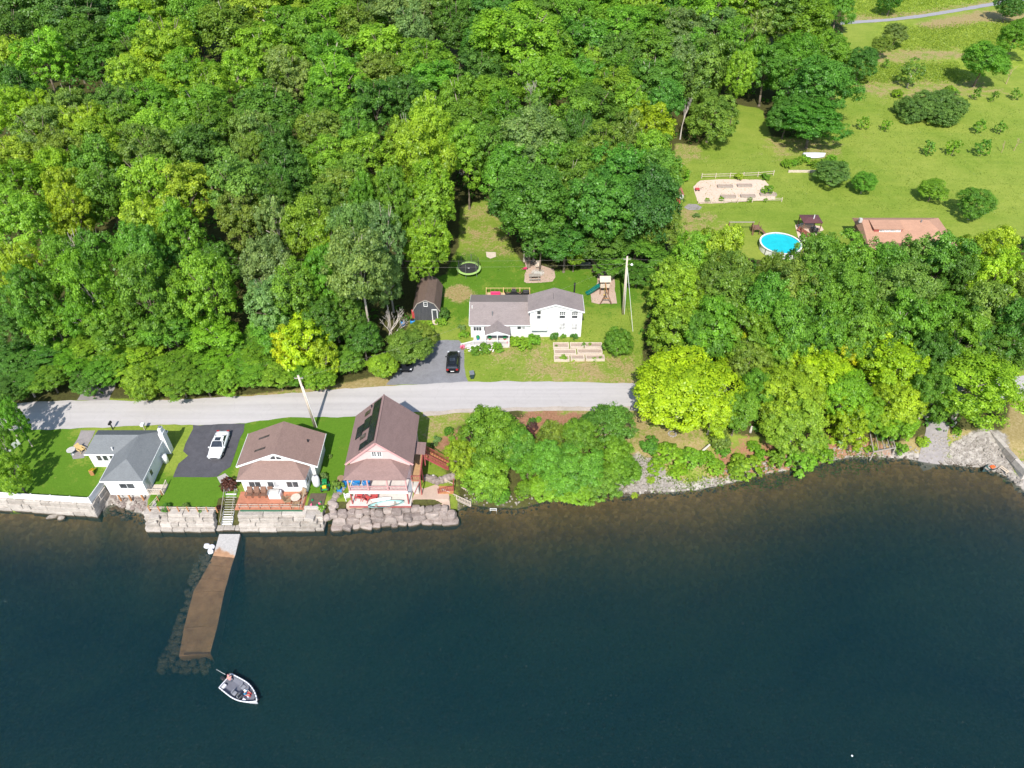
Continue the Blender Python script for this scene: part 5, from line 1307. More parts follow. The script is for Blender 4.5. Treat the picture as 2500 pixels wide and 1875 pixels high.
for x in (-1.55, 1.55):
    for y in (-1.3, 1.3): MB().box(x-.07, y-.07, 0, x+.07, y+.07, 2.5).build('post', 'lumber_brown', gz_)
m = MB()
for x in (-1.55, 1.55): m.box(x-.05,-1.3,2.3,x+.05,1.3,2.45)
for y in (-1.3, 1.3): m.box(-1.55,y-.05,2.3,1.55,y+.05,2.45)
m.build('beam', 'lumber_brown', gz_)
MB().cyl((.3,-.4,1.8), (.3,-.4,3.5), .09, .09, 8).build('flue', 'pvc_white', gz_)
MB().box(-1.2,.7,0,1.2,1.25,.95).bevel_build('counter', 'lumber_pale', gz_, .03)
MB().box(.3,-.7,.1,1.0,-.2,1.0).bevel_build('stove', 'black_metal', gz_, .04)
bn = put('bench', 'long dark red bench along the pool patio edge', 'bench', ZD(1330, 1010), 0, R(-62))
MB().box(-1.6,-.2,.4,1.6,.2,.46).build('seat', 'brick_red', bn); MB().box(-1.6,.2,.45,1.6,.25,.95).build('backrest', 'brick_red', bn)
for x in (-1.4, 0, 1.4): MB().box(x-.05,-.18,0,x+.05,.18,.4).build('leg', 'lumber_brown', bn)
pc = put('patio_grill', 'black covered grill on the pool patio', 'grill', ZD(1430, 1000))
MB().box(-.45,-.3,.35,.45,.3,.95).bevel_build('body', 'black_metal', pc, .08); MB().cyl((-.45,0,1.0), (.45,0,1.0), .28, .28, 10).build('lid', 'black_metal', pc, True)
for x in (-.38,.38):
    for y in (-.22,.22): MB().box(x-.03,y-.03,0,x+.03,y+.03,.36).build('leg', 'black_metal', pc)
sd = put('pool_ladder', 'white ladder deck beside the pool', 'ladder', ZD(1305, 1075))
for s in (-.3, .3): MB().bar((s,0,0), (s,.3,1.5), .06).build('side_rail', 'pvc_white', sd)
for i in range(4): MB().bar((-.3,.06+.07*i,.3+.3*i), (.3,.06+.07*i,.3+.3*i), .2, .05).build('rung', 'pvc_white', sd)
# wooden swing set by the pool
sw = put('swing_set', 'brown wooden swing set behind the trees left of the pool', 'swing set', ZD(850, 990), 0)
MB().bar((-4.2,0,2.2), (.4,0,2.2), .14).build('top_beam', 'lumber_grey', sw)
for x in (-4.1, .2):
    for s in (-.9, .9): MB().bar((x,s,0), (x,0,2.25), .11).build('leg', 'lumber_brown', sw)
MB().box(.3,-.8,1.1,1.6,.8,1.2).build('platform', 'lumber_brown', sw); MB().slab([(1.5,-.6,1.2),(2.6,-1.6,.1),(3.1,-1.0,.1),(1.6,.2,1.2)][::1], .06).build('climbing_ramp', 'lumber_brown', sw)
for x in (.4, 1.5):
    for y in (-.7, .7): MB().bar((x,y,0), (x,y,1.9), .1).build('post', 'lumber_brown', sw)
for x in (-3.2, -1.8):
    m = MB(); m.bar((x-.2,0,.5), (x-.2,0,2.2), .02); m.bar((x+.2,0,.5), (x+.2,0,2.2), .02); m.box(x-.24,-.1,.46,x+.24,.1,.5); m.build('swing', 'black_metal', sw)
# trampoline
tp_ = thing('trampoline', 'round trampoline with lime green rim and black safety net', 'trampoline', (-7.35, 105.9, land(105.9)))
MB().lathe([(1.62,.86),(1.62,.90)], n=32).build('mat', 'net_black', tp_)
MB().lathe([(1.63,.87),(1.63,.93),(2.06,.93),(2.06,.85),(1.63,.87)], n=32, cap=False).build('pad', 'lime_pad', tp_)
m = MB()
for i in range(40):
    a_ = 2*math.pi*i/40; b__ = 2*math.pi*(i+1)/40
    m.bar((1.72*math.cos(a_),1.72*math.sin(a_),.93), (1.66*math.cos(a_),1.66*math.sin(a_),2.6), .018)
for z in np.linspace(1.1, 2.6, 9):
    m.tube([(1.70*math.cos(2*math.pi*i/32), 1.70*math.sin(2*math.pi*i/32), z) for i in range(33)], .011, 3)
m.build('safety_net', 'net_black', tp_)
for i in range(6):
    a_ = i*math.pi/3+.3; MB().cyl((1.9*math.cos(a_),1.9*math.sin(a_),.0), (1.72*math.cos(a_),1.72*math.sin(a_),2.65), .035, .035, 6).build('pole', 'grey_metal', tp_)
MB().box(-.16,-.1,.901,.16,.1,.904).build('logo_patch', 'pvc_white', tp_)
# play set
ps = put('play_set', 'wooden play tower with teal slide and swing frame on sand pad', 'play set', ZC(1748, 420), .03)
for x in (-.7, .7):
    for y in (-.6, .9): MB().box(x-.06,y-.06,0,x+.06,y+.06,2.5).build('post', 'lumber_brown', ps)
MB().box(-.75,-.65,1.3,.75,.95,1.38).build('platform', 'lumber_pale', ps)
m = MB(); m.slab([(-.9,-.8,2.5),(.9,-.8,2.5),(.9,.15,3.1),(-.9,.15,3.1)], .06); m.slab([(-.9,.15,3.1),(.9,.15,3.1),(.9,1.1,2.5),(-.9,1.1,2.5)], .06); m.build('roof', 'lumber_pale', ps)
MB().box(-.75,-.68,1.38,.75,-.62,2.1).build('front_panel', 'lumber_pale', ps)
for i in range(6): MB().bar((.75,1.0+.18*i,1.3-.22*i), (-.75,1.0+.18*i,1.3-.22*i), .12, .04).build('rung', 'lumber_orange', ps)
sl = [(-.75,.1,1.35), (-1.4,-.1,.95), (-2.0,-.35,.55), (-2.6,-.6,.25), (-2.95,-.75,.2)]
m = MB()
for a_, b__ in zip(sl[:-1], sl[1:]):
    a_, b__ = Vector(a_), Vector(b__); s_ = (b__-a_).cross(Vector((0,0,1))).normalized()*.34
    m.slab([a_-s_, b__-s_, b__+s_, a_+s_][::-1], .05)
    for s in (-1, 1): m.bar(a_+s_*s+Vector((0,0,.1)), b__+s_*s+Vector((0,0,.1)), .06, .22)
m.build('slide', 'teal_plastic', ps)
MB().bar((0,-.6,2.3), (0,-3.2,2.3), .13).build('swing_beam', 'lumber_orange', ps)
for s in (-1, 1): MB().bar((0,-3.1,2.3), (s*.95,-3.4,0), .11).build('swing_leg', 'lumber_brown', ps)
MB().bar((-.5,-3.25,1.1), (.5,-3.25,1.1), .09).build('cross_brace', 'lumber_orange', ps)
for y in (-1.4, -2.3):
    m = MB(); m.bar((-.18,y,.5), (-.05,y,2.3), .02); m.bar((.18,y,.5), (.05,y,2.3), .02); m.box(-.2,y-.1,.46,.2,y+.1,.5); m.build('swing', 'yellow_plastic' if y > -2 else 'teal_plastic', ps)
# picnic table, fire ring, chair
pt = put('picnic_table', 'grey wooden picnic table on the fire pit gravel', 'picnic table', ZC(1125, 300), .03, .05)
for y in (-.3, -.1, .1, .3): MB().box(-.95,y-.09,.72,.95,y+.09,.76).build('board', 'lumber_grey', pt)
for s in (-1, 1):
    MB().box(-.95,s*.75-.13,.42,.95,s*.75+.13,.46).build('seat', 'lumber_grey', pt)
    for e_ in (-1, 1): MB().bar((s*.65,e_*.75,0), (s*.65,e_*.2,.72), .08, .05).build('leg', 'lumber_grey', pt)
    MB().bar((s*.65,-.75,.39), (s*.65,.75,.39), .06, .06).build('brace', 'lumber_grey', pt)
fr = put('fire_ring', 'ring of pale stones round the fire pit', 'fire pit', ZC(1155, 248), .03)
for i in range(14):
    a_ = 2*math.pi*i/14; MB().rock((.95*math.cos(a_), .95*math.sin(a_), .1), (.22,.17,.15), i, a_, 1).build('stone', 'limestone', fr)
MB().lathe([(.8,.0),(.75,.03)], n=20).build('ash', 'concrete', fr)
def lawn_chair(label, px, mat, rz, dz=0.0, sc=1.0, group=None, loc=None):
    t = put('lawn_chair', label, 'chair', px, dz, rz, group) if loc is None else thing('lawn_chair', label, 'chair', loc, rz, group)
    MB().slab([(-.3,-.35,.42),(.3,-.35,.42),(.3,.3,.30),(-.3,.3,.30)], .04).build('seat', mat, t)
    MB().slab([(-.3,.28,.30),(.3,.28,.30),(.33,.62,1.05),(-.33,.62,1.05)], .04).build('backrest', mat, t)
    for s in (-1, 1):
        MB().box(s*.38-.07,-.42,.56,s*.38+.07,.45,.59).build('armrest', mat, t)
        MB().bar((s*.36,-.33,0), (s*.36,-.33,.56), .06).build('leg', mat, t); MB().bar((s*.34,.5,0), (s*.34,.2,.56), .06).build('leg', mat, t)
    return t
lawn_chair('tan wooden reclining chair behind the fire ring', ZC(1150, 200), 'lumber_pale', 0, .03)
lawn_chair('orange wooden chair beside the grey-roofed cottage', ZA(738, 745), 'lumber_yellow', R(60), .03)
lawn_chair('red chair at the left of the lower pink porch', None, 'cloth_red', R(170), loc=(-18.9, 58.2, 2.57)); lawn_chair('red chair in the middle left of the lower pink porch', None, 'cloth_red', R(150), loc=(-17.9, 57.9, 2.57)); lawn_chair('red rocking chair near the centre of lower pink porch', None, 'cloth_red', R(185), loc=(-17.0, 58.1, 2.57))
lawn_chair('blue chair on the upper pink porch, left end', None, 'blue_plastic', R(180), loc=(-18.9, 58.3, 5.0)); lawn_chair('blue chair on the upper pink porch, near the first post', None, 'blue_plastic', R(180), loc=(-17.7, 58.3, 5.0))
wc = lawn_chair('white stacked chairs at the left foot of pink house', None, 'pvc_white', R(200), loc=(-20.35, 58.4, 2.42))
rt = put('patio_table', 'round grey table on the gravel by the grey-roofed cottage', 'table', ZA(658, 765), .03)
MB().lathe([(.55,.70),(.55,.74)], n=20).build('table_top', 'concrete', rt); MB().cyl((0,0,0), (0,0,.7), .07, .06, 8).build('leg', 'grey_metal', rt); MB().lathe([(.3,0),(.25,.04)], n=14).build('foot', 'grey_metal', rt)
tw_ = put('ride_toy', 'pink toy wheelbarrow beside the fire pit gravel', 'toy', ZC(1040, 220), .03, .5)
MB().add([(-.35,-.2,.45),(.3,-.2,.45),(.3,.2,.45),(-.35,.2,.45),(-.2,-.12,.18),(.2,-.12,.18),(.2,.12,.18),(-.2,.12,.18)], [(4,5,1,0),(5,6,2,1),(6,7,3,2),(7,4,0,3),(7,6,5,4)]).build('tray', 'magenta_plastic', tw_)
MB().cyl((.42,-.05,.15), (.42,.05,.15), .15, .15, 12).build('wheel', 'tyre_rubber', tw_)
for s in (-.16, .16): MB().bar((.4,s*.3,.15), (-.75,s,.45), .04).build('handle', 'magenta_plastic', tw_)
fl_ = put('storage_bench', 'black storage bench at the grove edge', 'bench', ZC(1580, 200), .03)
MB().box(-.9,-.35,0,.9,.35,.75).bevel_build('box', 'black_metal', fl_, .03); MB().slab([(-.95,-.4,.8),(.95,-.4,.8),(.95,.4,.95),(-.95,.4,.95)], .06).build('lid', 'grey_metal', fl_)
p = G(*ZC(735, 80)); pw_ = MB().slab([(-.95,.8,.03),(-.8,-.75,.03),(-.1,-1.35,.03),(.85,-.7,.03),(.75,.75,.03)], .03).build('plywood_sheet', 'lumber_pale'); pw_.location = (p.x, p.y, land(p.y)+.03); tag(pw_, 'pale plywood sheet lying on the back lawn', 'board')
# rubbish bin, mailbox
wb = put('wheelie_bin', 'dark wheeled rubbish bin at the driveway corner', 'bin', ZC(562, 1190), 0, .2)
MB().add([(-.24,-.28,.05),(.24,-.28,.05),(.24,.28,.05),(-.24,.28,.05),(-.30,-.36,1.0),(.30,-.36,1.0),(.30,.36,1.0),(-.30,.36,1.0)], [(3,2,1,0),(4,5,6,7),(0,1,5,4),(1,2,6,5),(2,3,7,6),(3,0,4,7)]).build('bin', 'tractor_green' if False else plain('bin_teal', (.02,.045,.05), .5, .1), wb)
MB().slab([(-.33,-.42,1.03),(.33,-.42,1.03),(.33,.40,1.1),(-.33,.40,1.1)], .05).build('lid', 'grey_metal', wb)
for s in (-1, 1): MB().cyl((s*.27,.3,.12), (s*.33,.3,.12), .12, .12, 10).build('wheel', 'tyre_rubber', wb)
mbx = put('mailbox', 'black mailbox on a post at the road edge', 'mailbox', ZA(1018, 548), 0)
MB().bar((0,0,-.1), (0,0,1.1), .12).build('post', 'black_metal', mbx); m = MB(); m.box(-.14,-.3,1.1,.14,.3,1.28); m.cyl((0,-.3,1.28), (0,.3,1.28), .14, .14, 10); m.build('box', 'black_metal', mbx)
mb2 = put('mailbox', 'white box on a post behind the grey-roofed cottage', 'mailbox', ZA(1305, 555), 0)
MB().bar((0,0,-.1), (0,0,.9), .1).build('post', 'lumber_pale', mb2); MB().box(-.22,-.3,.9,.22,.3,1.25).bevel_build('box', 'pvc_white', mb2, .05)
yt = put('toy_slide', 'yellow plastic toddler slide on the cottage lawn', 'toy', ZA(845, 930), 0, R(100))
MB().slab([(-.5,-.2,.75),(.55,-.2,.1),(.55,.2,.1),(-.5,.2,.75)], .05).build('slide', 'yellow_plastic', yt); MB().box(-.62,-.22,0,-.5,.22,.8).build('ladder', 'lumber_orange', yt)
for s in (-.2,.2): MB().bar((-.5,s,.82), (.55,s,.17), .05, .14).build('side', 'yellow_plastic', yt)
wf = put('fence_panel', 'white fence panel standing in the shade of left lawn', 'fence', ZA(105, 745), 0, R(62))
for x in (-1.3, 0, 1.3): MB().box(x-.06,-.06,0,x+.06,.06,1.1).build('post', 'pvc_white', wf)
for x0 in (-1.24, .06): MB().box(x0,-.025,.15,x0+1.18,.025,1.0).build('panel', 'pvc_white', wf)
# things round the brown-roofed cottage
ORDW = ['first', 'second', 'third', 'fourth']
gr_ = thing('deck_grill', 'white cabinet grill on the terracotta deck', 'grill', (-29.3, 58.4, 2.52)); MB().box(-.75,-.35,0,.75,.4,.9).bevel_build('cabinet', 'boat_white', gr_, .03); MB().box(-.6,-.3,.9,.6,.35,1.15).bevel_build('lid', 'concrete', gr_, .08); MB().box(-.85,-.4,.9,-.62,.4,.94).build('side_shelf', 'grey_metal', gr_)
tb = thing('patio_set', 'light wicker patio table at the right end of terracotta deck', 'table', (-26.6, 57.8, 2.52)); MB().lathe([(.6,.68),(.6,.72)], n=18).build('table_top', 'lumber_pale', tb)
for a_ in range(4): MB().bar((.4*math.cos(a_*1.57+.7), .4*math.sin(a_*1.57+.7), 0), (.4*math.cos(a_*1.57+.7), .4*math.sin(a_*1.57+.7), .68), .05).build('leg', 'lumber_pale', tb)
for i, (x, y, a_) in enumerate(((-27.5, 57.6, 90), (-26.0, 58.4, -30), (-26.4, 57.0, 180))): lawn_chair(('wicker chair left of the patio table on the deck', 'wicker chair behind the patio table on the deck', 'wicker chair in front of the patio table on deck')[i], None, 'wicker', R(a_), loc=(x, y, 2.52))
for i in range(4): lawn_chair('%s dark folding chair from the left under the cottage windows' % ORDW[i], None, 'lumber_brown', R(0), loc=(-32.6+i*.85, 58.6, 2.52), group='folding chairs along the cottage wall')
tk = thing('propane_tank', 'white upright propane tank at the cottage corner', 'tank', (-24.6, 60.4, 2.4)); MB().lathe([(.12,0),(.42,.08),(.48,.35),(.48,1.35),(.36,1.65),(.12,1.75)], n=18).build('tank', 'boat_white', tk, True); MB().cyl((0,0,1.74), (0,0,1.92), .12, .12, 10).build('collar', 'grey_metal', tk)
mw = thing('riding_mower', 'green riding lawn mower parked beside the brown-roofed cottage', 'mower', (-23.5, 60.0, 2.4), R(100))
MB().box(.1,-.3,.35,.85,.3,.8).bevel_build('hood', 'tractor_green', mw, .06); MB().box(-.75,-.4,.35,.1,.4,.5).bevel_build('rear_body', 'tractor_green', mw, .04); m = MB(); m.box(-.55,-.24,.5,-.1,.24,.65); m.box(-.65,-.24,.6,-.52,.24,1.0); m.bevel_build('seat', 'yellow_plastic', mw, .03)
MB().bar((.05,0,.75), (-.08,0,1.0), .05).build('steering_column', 'black_metal', mw); MB().box(-.35,-.6,.12,.35,.6,.26).build('mower_deck', 'tractor_green', mw)
for x, r_ in ((-.5,.3), (.6,.2)):
    for s in (-1, 1): MB().cyl((x,s*.3,r_), (x,s*.5,r_), r_, r_, 12).build('wheel', 'tyre_rubber', mw)
cb = put('garden_bed', 'small flower bed behind the seawall right of deck', 'flower bed', ZB(1010, 1190)); A = MB(); A.box(-1.0,-1.1,0,1.0,1.1,.12); A.build('soil', plain('dark_soil', (.10,.075,.05), .95, .3, 4), cb)
for i in range(7): link = MB().rock((srs.uniform(-.8,.8), srs.uniform(-.9,.9), .2), (.16,.16,.14), i, 0, 1).build('flower', 'petal_pink' if i % 2 else 'tractor_green', cb)
ew = MB().box(-1.2,-.15,-.1,1.2,.15,.3).build('edging_wall', 'limestone'); ew.location = (-24.2, 56.75, 2.4); tag(ew, 'pale stone edging below the small flower bed', 'edging')
# blue floats and pool toys
bt = thing('pool_float', 'bright blue inflatable floats beside the pink house', 'float', (-21.0, 60.6, 2.45))
for i, (x, y, a_) in enumerate(((.2,.9,.2), (-.3,.0,.5), (-.7,-.8,1.0))): MB().box(-.45,-.75,0,.45,.75,.22).bevel_build('panel', 'blue_plastic', bt, .08).location = (x, y, .02)
wc_ = thing('wicker_basket', 'tan basket beside the blue floats', 'basket', (-21.7, 61.2, 2.42)); MB().lathe([(.35,0),(.45,.4),(.45,.5)], n=14, cap=True).build('basket', 'wicker', wc_)
bb = thing('water_toys', 'blue and white water toys by the red staircase', 'toys', (-10.4, 61.6, 2.42)); MB().box(-.4,-.3,0,.2,.25,.35).bevel_build('tub', 'blue_plastic', bb, .06); MB().rock((.35,.1,.2), (.22,.22,.2), 4, 0, 2, .05).build('ball', 'pvc_white', bb)
# by the shed
rk = put('red_slide_toy', 'dark red upright sledge against the shed wall', 'sledge', ZC(38, 650), 0); MB().box(-.25,-.1,0,.25,.12,1.6).bevel_build('board', 'cloth_red', rk, .06)
for nm, lab, px, mt, r_ in (('barrel', 'bright blue barrel at the corner of the shed', ZC(30, 705), 'blue_plastic', .42), ('barrel', 'smaller blue tub left of the blue barrel', ZC(-60, 715), 'blue_plastic', .35)):
    t = put(nm, lab, 'barrel', px); MB().lathe([(r_*.9,0),(r_,.15),(r_,.7),(r_*.85,.85)], n=16).build('drum', mt, t, True); MB().lathe([(r_*.8,.85),(r_*.8,.9)], n=16).build('lid', 'black_metal', t)
wp = thing('wood_pile', 'pile of split logs at the dark woodland opening', 'wood pile', G(1138, 425))
for i in range(34): MB().cyl((srs.uniform(-1.4,1.4), srs.uniform(-.8,.8), .12+.022*i), (srs.uniform(-1.4,1.4), srs.uniform(-.8,.8), .14+.022*i), .11, .11, 6).build('log', 'lumber_pale' if i % 3 else 'brick_red', wp)
# patio things on the back deck
rg = thing('red_sofa', 'red cushioned patio sofa on the back deck of white house', 'sofa', (-2.7, 98.4, 4.25))
MB().box(-.8,-.35,.2,.8,.35,.5).bevel_build('seat', 'magenta_plastic', rg, .05); MB().box(-.8,.3,.45,.8,.5,1.0).bevel_build('backrest', 'magenta_plastic', rg, .05); MB().box(-.9,-.4,0,.9,.55,.2).build('frame', 'pvc_white', rg)
bt2 = thing('patio_dining_set', 'black round patio table on the back deck', 'table', (.3, 98.6, 4.25)); MB().lathe([(.6,.7),(.6,.74)], n=18).build('table_top', 'black_metal', bt2); MB().cyl((0,0,0), (0,0,.7), .06, .06, 8).build('leg', 'black_metal', bt2)
for i, (x, y, a_) in enumerate(((-.6,98.9,90), (1.2,98.9,-90), (.3,99.3,0), (.3,97.8,180))): lawn_chair(('black patio chair left of the back deck table', 'black patio chair right of the back deck table', 'black patio chair behind the back deck table', 'black patio chair in front of back deck table')[i], None, 'black_metal', R(a_), loc=(x, y, 4.25))
bg_ = thing('kettle_grill', 'black grill at the right corner of the back deck', 'grill', (2.3, 98.9, 4.25)); MB().box(-.5,-.3,.4,.5,.3,1.0).bevel_build('body', 'black_metal', bg_, .06); MB().cyl((-.45,0,1.0), (.45,0,1.0), .26, .26, 10).build('lid', 'black_metal', bg_)
for x in (-.42,.42): MB().box(x-.04,-.25,0,x+.04,.25,.42).build('leg', 'black_metal', bg_)
ck = thing('cooler_table', 'white sideboard cooler on the back deck', 'cabinet', (-3.7, 97.4, 4.25)); MB().box(-.5,-.4,0,1.9,.3,.8).bevel_build('cabinet', 'pvc_white', ck, .03)
for i in range(4): MB().box(-.42+i*.58,-.43,.1,.08+i*.58,-.401,.72).build('door', 'window_blind' if i > 1 else 'pvc_white', ck)
# porch things and flowers
fp = MB()
for i in range(90):
    p = G(1155+srs.uniform(-14, 50), 858+srs.uniform(-9, 6)); fp.rock((p.x, p.y, land(p.y)+srs.uniform(.35, .8)), (.10,.10,.07), i % 9, 0, 1)
tag(fp.build('white_blossoms', 'petal_white'), 'white peony blossoms before the porch railing', 'flowers', None, 'stuff')
bedl = put('flower_border', 'stone-edged flower border along the entrance porch', 'flower bed', ZC(700, 925)); 
for i in range(12): MB().rock((-3.6+i*.62, -.1+.09*i+srs.uniform(-.1,.1), .08), (.3,.2,.18), i, 0, 1).build('stone', 'limestone', bedl)
for i, (px, lab) in enumerate((((475, 930), 'pink flowers at the foot of the porch ramp'), ((895, 890), 'pot of pink flowers at the right porch corner'))):
    t = put('flower_pot', lab, 'flowers', ZC(*px)); MB().lathe([(.2,0),(.28,.35)], n=12).build('pot', 'brick_red', t)
    for j in range(9): MB().rock((srs.uniform(-.3,.3), srs.uniform(-.3,.3), .5+srs.uniform(-.08,.15)), (.13,.13,.1), j, 0, 1).build('bloom', 'petal_pink', t)
for i, x in enumerate((-5.2, -3.4, -1.1)):
    t = thing('porch_planter', ('planter at the left end of entrance porch', 'planter beside the left porch post', 'planter under the porch roof right end')[i], 'planter', (x, 88.2, 3.75)); MB().lathe([(.18,0),(.26,.4)], n=12).build('pot', 'brick_red' if i else 'blue_plastic', t); MB().rock((0,0,.5), (.3,.3,.22), i, 0, 2).build('plant', 'tractor_green', t)
# brick path and things by the grove
bp_ = put('brick_path', 'narrow red brick path at the grove edge', 'path', ZD(215, 590))
for i in range(12):
    for j in range(2): MB().box(-.55+j*.56, -2.9+i*.5, 0, -.03+j*.56, -2.44+i*.5, .06).build('brick', 'brick_red', bp_)
for nm, lab, px, mt in (('crate', 'white crate beside the brick path', ZD(125, 690), 'pvc_white'), ('crate', 'white crate at the end of the brick path', ZD(228, 680), 'pvc_white'), ('crate', 'red bin by the white crates', ZD(205, 715), 'cloth_red')):
    t = put(nm, lab, 'crate', px); m = MB(); m.box(-.4,-.3,0,.4,-.25,.6); m.box(-.4,.25,0,.4,.3,.6); m.box(-.4,-.25,0,-.35,.25,.6); m.box(.35,-.25,0,.4,.25,.6); m.box(-.35,-.25,0,.35,.25,.06); m.build('box', mt, t); MB().box(-.42,-.32,.6,.42,.32,.64).build('lid', mt, t)
tri = put('garden_cart', 'small red garden cart on the sandy court', 'cart', ZD(375, 610), .03); MB().box(-.4,-.25,.25,.4,.25,.5).build('tray', 'cloth_red', tri); MB().bar((.4,0,.35), (1.1,0,.7), .05).build('handle', 'black_metal', tri)
for x in (-.3,.3):
    for s in (-1, 1): MB().cyl((x,s*.27,.15), (x,s*.33,.15), .15, .15, 10).build('wheel', 'tyre_rubber', tri)
wr = put('stone_ring', 'small white stone ring on the dry grass under the yellow tree', 'fire pit', ZF(1995, 590))
for i in range(12): a_ = i*math.pi/6; MB().rock((.5*math.cos(a_), .5*math.sin(a_), .08), (.15,.12,.12), i, a_, 1).build('stone', 'shore_stone', wr)
ld = thing('water_frame', 'small white frame standing in the shallows by the leaning tree', 'frame', at_z(*ZF(385, 1280), 0))
for x in (-.4, .4): MB().bar((x,0,-.6), (x,0,.5), .06).build('post', 'pvc_white', ld)
for z in (.15, .45): MB().bar((-.4,0,z), (.4,0,z), .06).build('bar', 'pvc_white', ld)
ln = put('stone_lantern', 'dark boulder under the trees by the side lawn', 'rock', ZK(335, 990)); MB().rock((0,0,.3), (.7,.5,.5), 5, 0, 2).build('stone', 'boulder_stone', ln)
dm = thing('mooring_buoy', 'tiny white buoy far out on the dark water', 'buoy', at_z(2080, 1845, 0)); MB().lathe([(.02,-.1),(.09,-.04),(.10,.04),(.05,.12)], n=12).build('float', 'pvc_white', dm, True); MB().cyl((0,0,.11), (0,0,.18), .02, .02, 6).build('eye', 'grey_metal', dm)
# ---------------------------------------------------------------- vegetation
def leaf_material():
    m, nt, b = new_mat('leaves')
    nt.nodes.remove(b); out = nt.nodes['Material Output']
    oi = nt.nodes.new('ShaderNodeObjectInfo')
    at = nt.nodes.new('ShaderNodeAttribute'); at.attribute_name = 'tint'
    v = ramp(nt, at.outputs['Fac'], [(0.0, (0.40, 0.54, 0.6)), (0.5, (0.93, 1.0, 0.9)), (0.85, (1.30, 1.30, 1.1)), (1.0, (1.55, 1.5, 1.4))])
    c = mixc(nt, 1.0, oi.outputs['Color'], v, 'MULTIPLY')
    d = nt.nodes.new('ShaderNodeBsdfDiffuse'); t = nt.nodes.new('ShaderNodeBsdfTranslucent'); g = nt.nodes.new('ShaderNodeBsdfGlossy')
    nt.links.new(c, d.inputs[0])
    tcol = mixc(nt, 1.0, c, (1.25, 1.15, 0.5), 'MULTIPLY'); nt.links.new(tcol, t.inputs[0])
    g.inputs['Roughness'].default_value = 0.42; g.inputs[0].default_value = (0.9, 0.95, 0.9, 1)
    a = nt.nodes.new('ShaderNodeMixShader'); a.inputs[0].default_value = 0.48
    nt.links.new(d.outputs[0], a.inputs[1]); nt.links.new(t.outputs[0], a.inputs[2])
    s = nt.nodes.new('ShaderNodeMixShader'); s.inputs[0].default_value = 0.018
    nt.links.new(a.outputs[0], s.inputs[1]); nt.links.new(g.outputs[0], s.inputs[2])
    nt.links.new(s.outputs[0], out.inputs[0])
leaf_material()
def leaf_quads(P, Nrm, size, rs, slim=0.62):
    """one rhombic, slightly cupped leaf spray per point"""
    n = len(P)
    Nrm = Nrm/np.linalg.norm(Nrm, axis=1, keepdims=True)
    a = np.cross(Nrm, rs.normal(size=(n, 3))); a /= np.linalg.norm(a, axis=1, keepdims=True)
    b = np.cross(Nrm, a)
    s = size*rs.uniform(.65, 1.35, (n, 1))
    k = -0.18*s*Nrm
    V = np.stack([P - a*s + k, P - b*s*slim, P + a*s + k, P + b*s*slim], 1).reshape(-1, 3)
    return V
def mesh_from_quads(name, V, tint, mat='leaves'):
    n = len(V)//4
    me = bpy.data.meshes.new(name)
    me.vertices.add(len(V)); me.vertices.foreach_set('co', V.ravel().astype(np.float32))
    me.loops.add(4*n); me.loops.foreach_set('vertex_index', np.arange(4*n, dtype=np.int32))
    me.polygons.add(n); me.polygons.foreach_set('loop_start', np.arange(0, 4*n, 4, dtype=np.int32))
    me.update(calc_edges=True)
    a = me.attributes.new('tint', 'FLOAT', 'FACE'); a.data.foreach_set('value', tint.astype(np.float32))
    me.materials.append(MATS[mat])
    return me
def unit(v): return v/np.linalg.norm(v, axis=-1, keepdims=True)
def crown_mesh(name, seed, lobes=13, clumps=15, leaves=50, size=0.042, low=-0.55, ragged=0.25, lobe_r=0.42, droop=0.0, style='round'):
    rs = np.random.RandomState(seed)
    Ps, Ns, Ts = [], [], []
    # lobe centres spread over the crown
    i = np.arange(lobes) + .5
    zz = 1 - (1-low)*i/lobes; ph = i*2.39996 + rs.uniform(0, 6.28)
    dirs = np.stack([np.sqrt(np.maximum(0, 1-zz*zz))*np.cos(ph), np.sqrt(np.maximum(0, 1-zz*zz))*np.sin(ph), zz], 1)
    dirs = unit(dirs + rs.normal(scale=.16, size=dirs.shape))
    rad = rs.uniform(.50-ragged*.4, .68, lobes)
    if style == 'cone': rad *= np.interp(zz, [-1, 1], [1.15, .8])
    L0 = dirs*rad[:, None]
    L0 = np.concatenate([L0, [[0, 0, .12]]]); dirs = np.concatenate([dirs, [[0, 0, 1.]]])
    lr = np.concatenate([lobe_r*rs.uniform(.75, 1.2, lobes), [.5]])
    for l in range(len(L0)):
        nc = int(clumps*(lr[l]/lobe_r)**1.5)
        d = unit(rs.normal(size=(nc, 3)) + dirs[l]*.75 + np.array([0, 0, .25]))
        cc = L0[l] + d*lr[l]*rs.uniform(.72, 1.05, (nc, 1))
        lobe_t = rs.uniform(-.12, .12)
        for j in range(nc):
            cr = lr[l]*rs.uniform(.26, .44)
            nl = int(leaves*rs.uniform(.6, 1.3))
            e = unit(rs.normal(size=(nl, 3)) + d[j]*.5 + np.array([0, 0, .3]))
            p = cc[j] + e*cr*rs.uniform(.35, 1.05, (nl, 1))*np.array([1, 1, .72])
            p[:, 2] -= droop*np.hypot(p[:, 0], p[:, 1])**2
            nn = .75*e + .35*d[j] + np.array([0, 0, .45]) + .38*rs.normal(size=(nl, 3))
            Ps.append(p); Ns.append(nn); Ts.append(np.clip(.5 + lobe_t + rs.normal(scale=.13) + rs.normal(scale=.16, size=nl), 0, 1))
    P = np.concatenate(Ps); V = leaf_quads(P, np.concatenate(Ns), size, rs)
    return mesh_from_quads(name, V, np.concatenate(Ts))
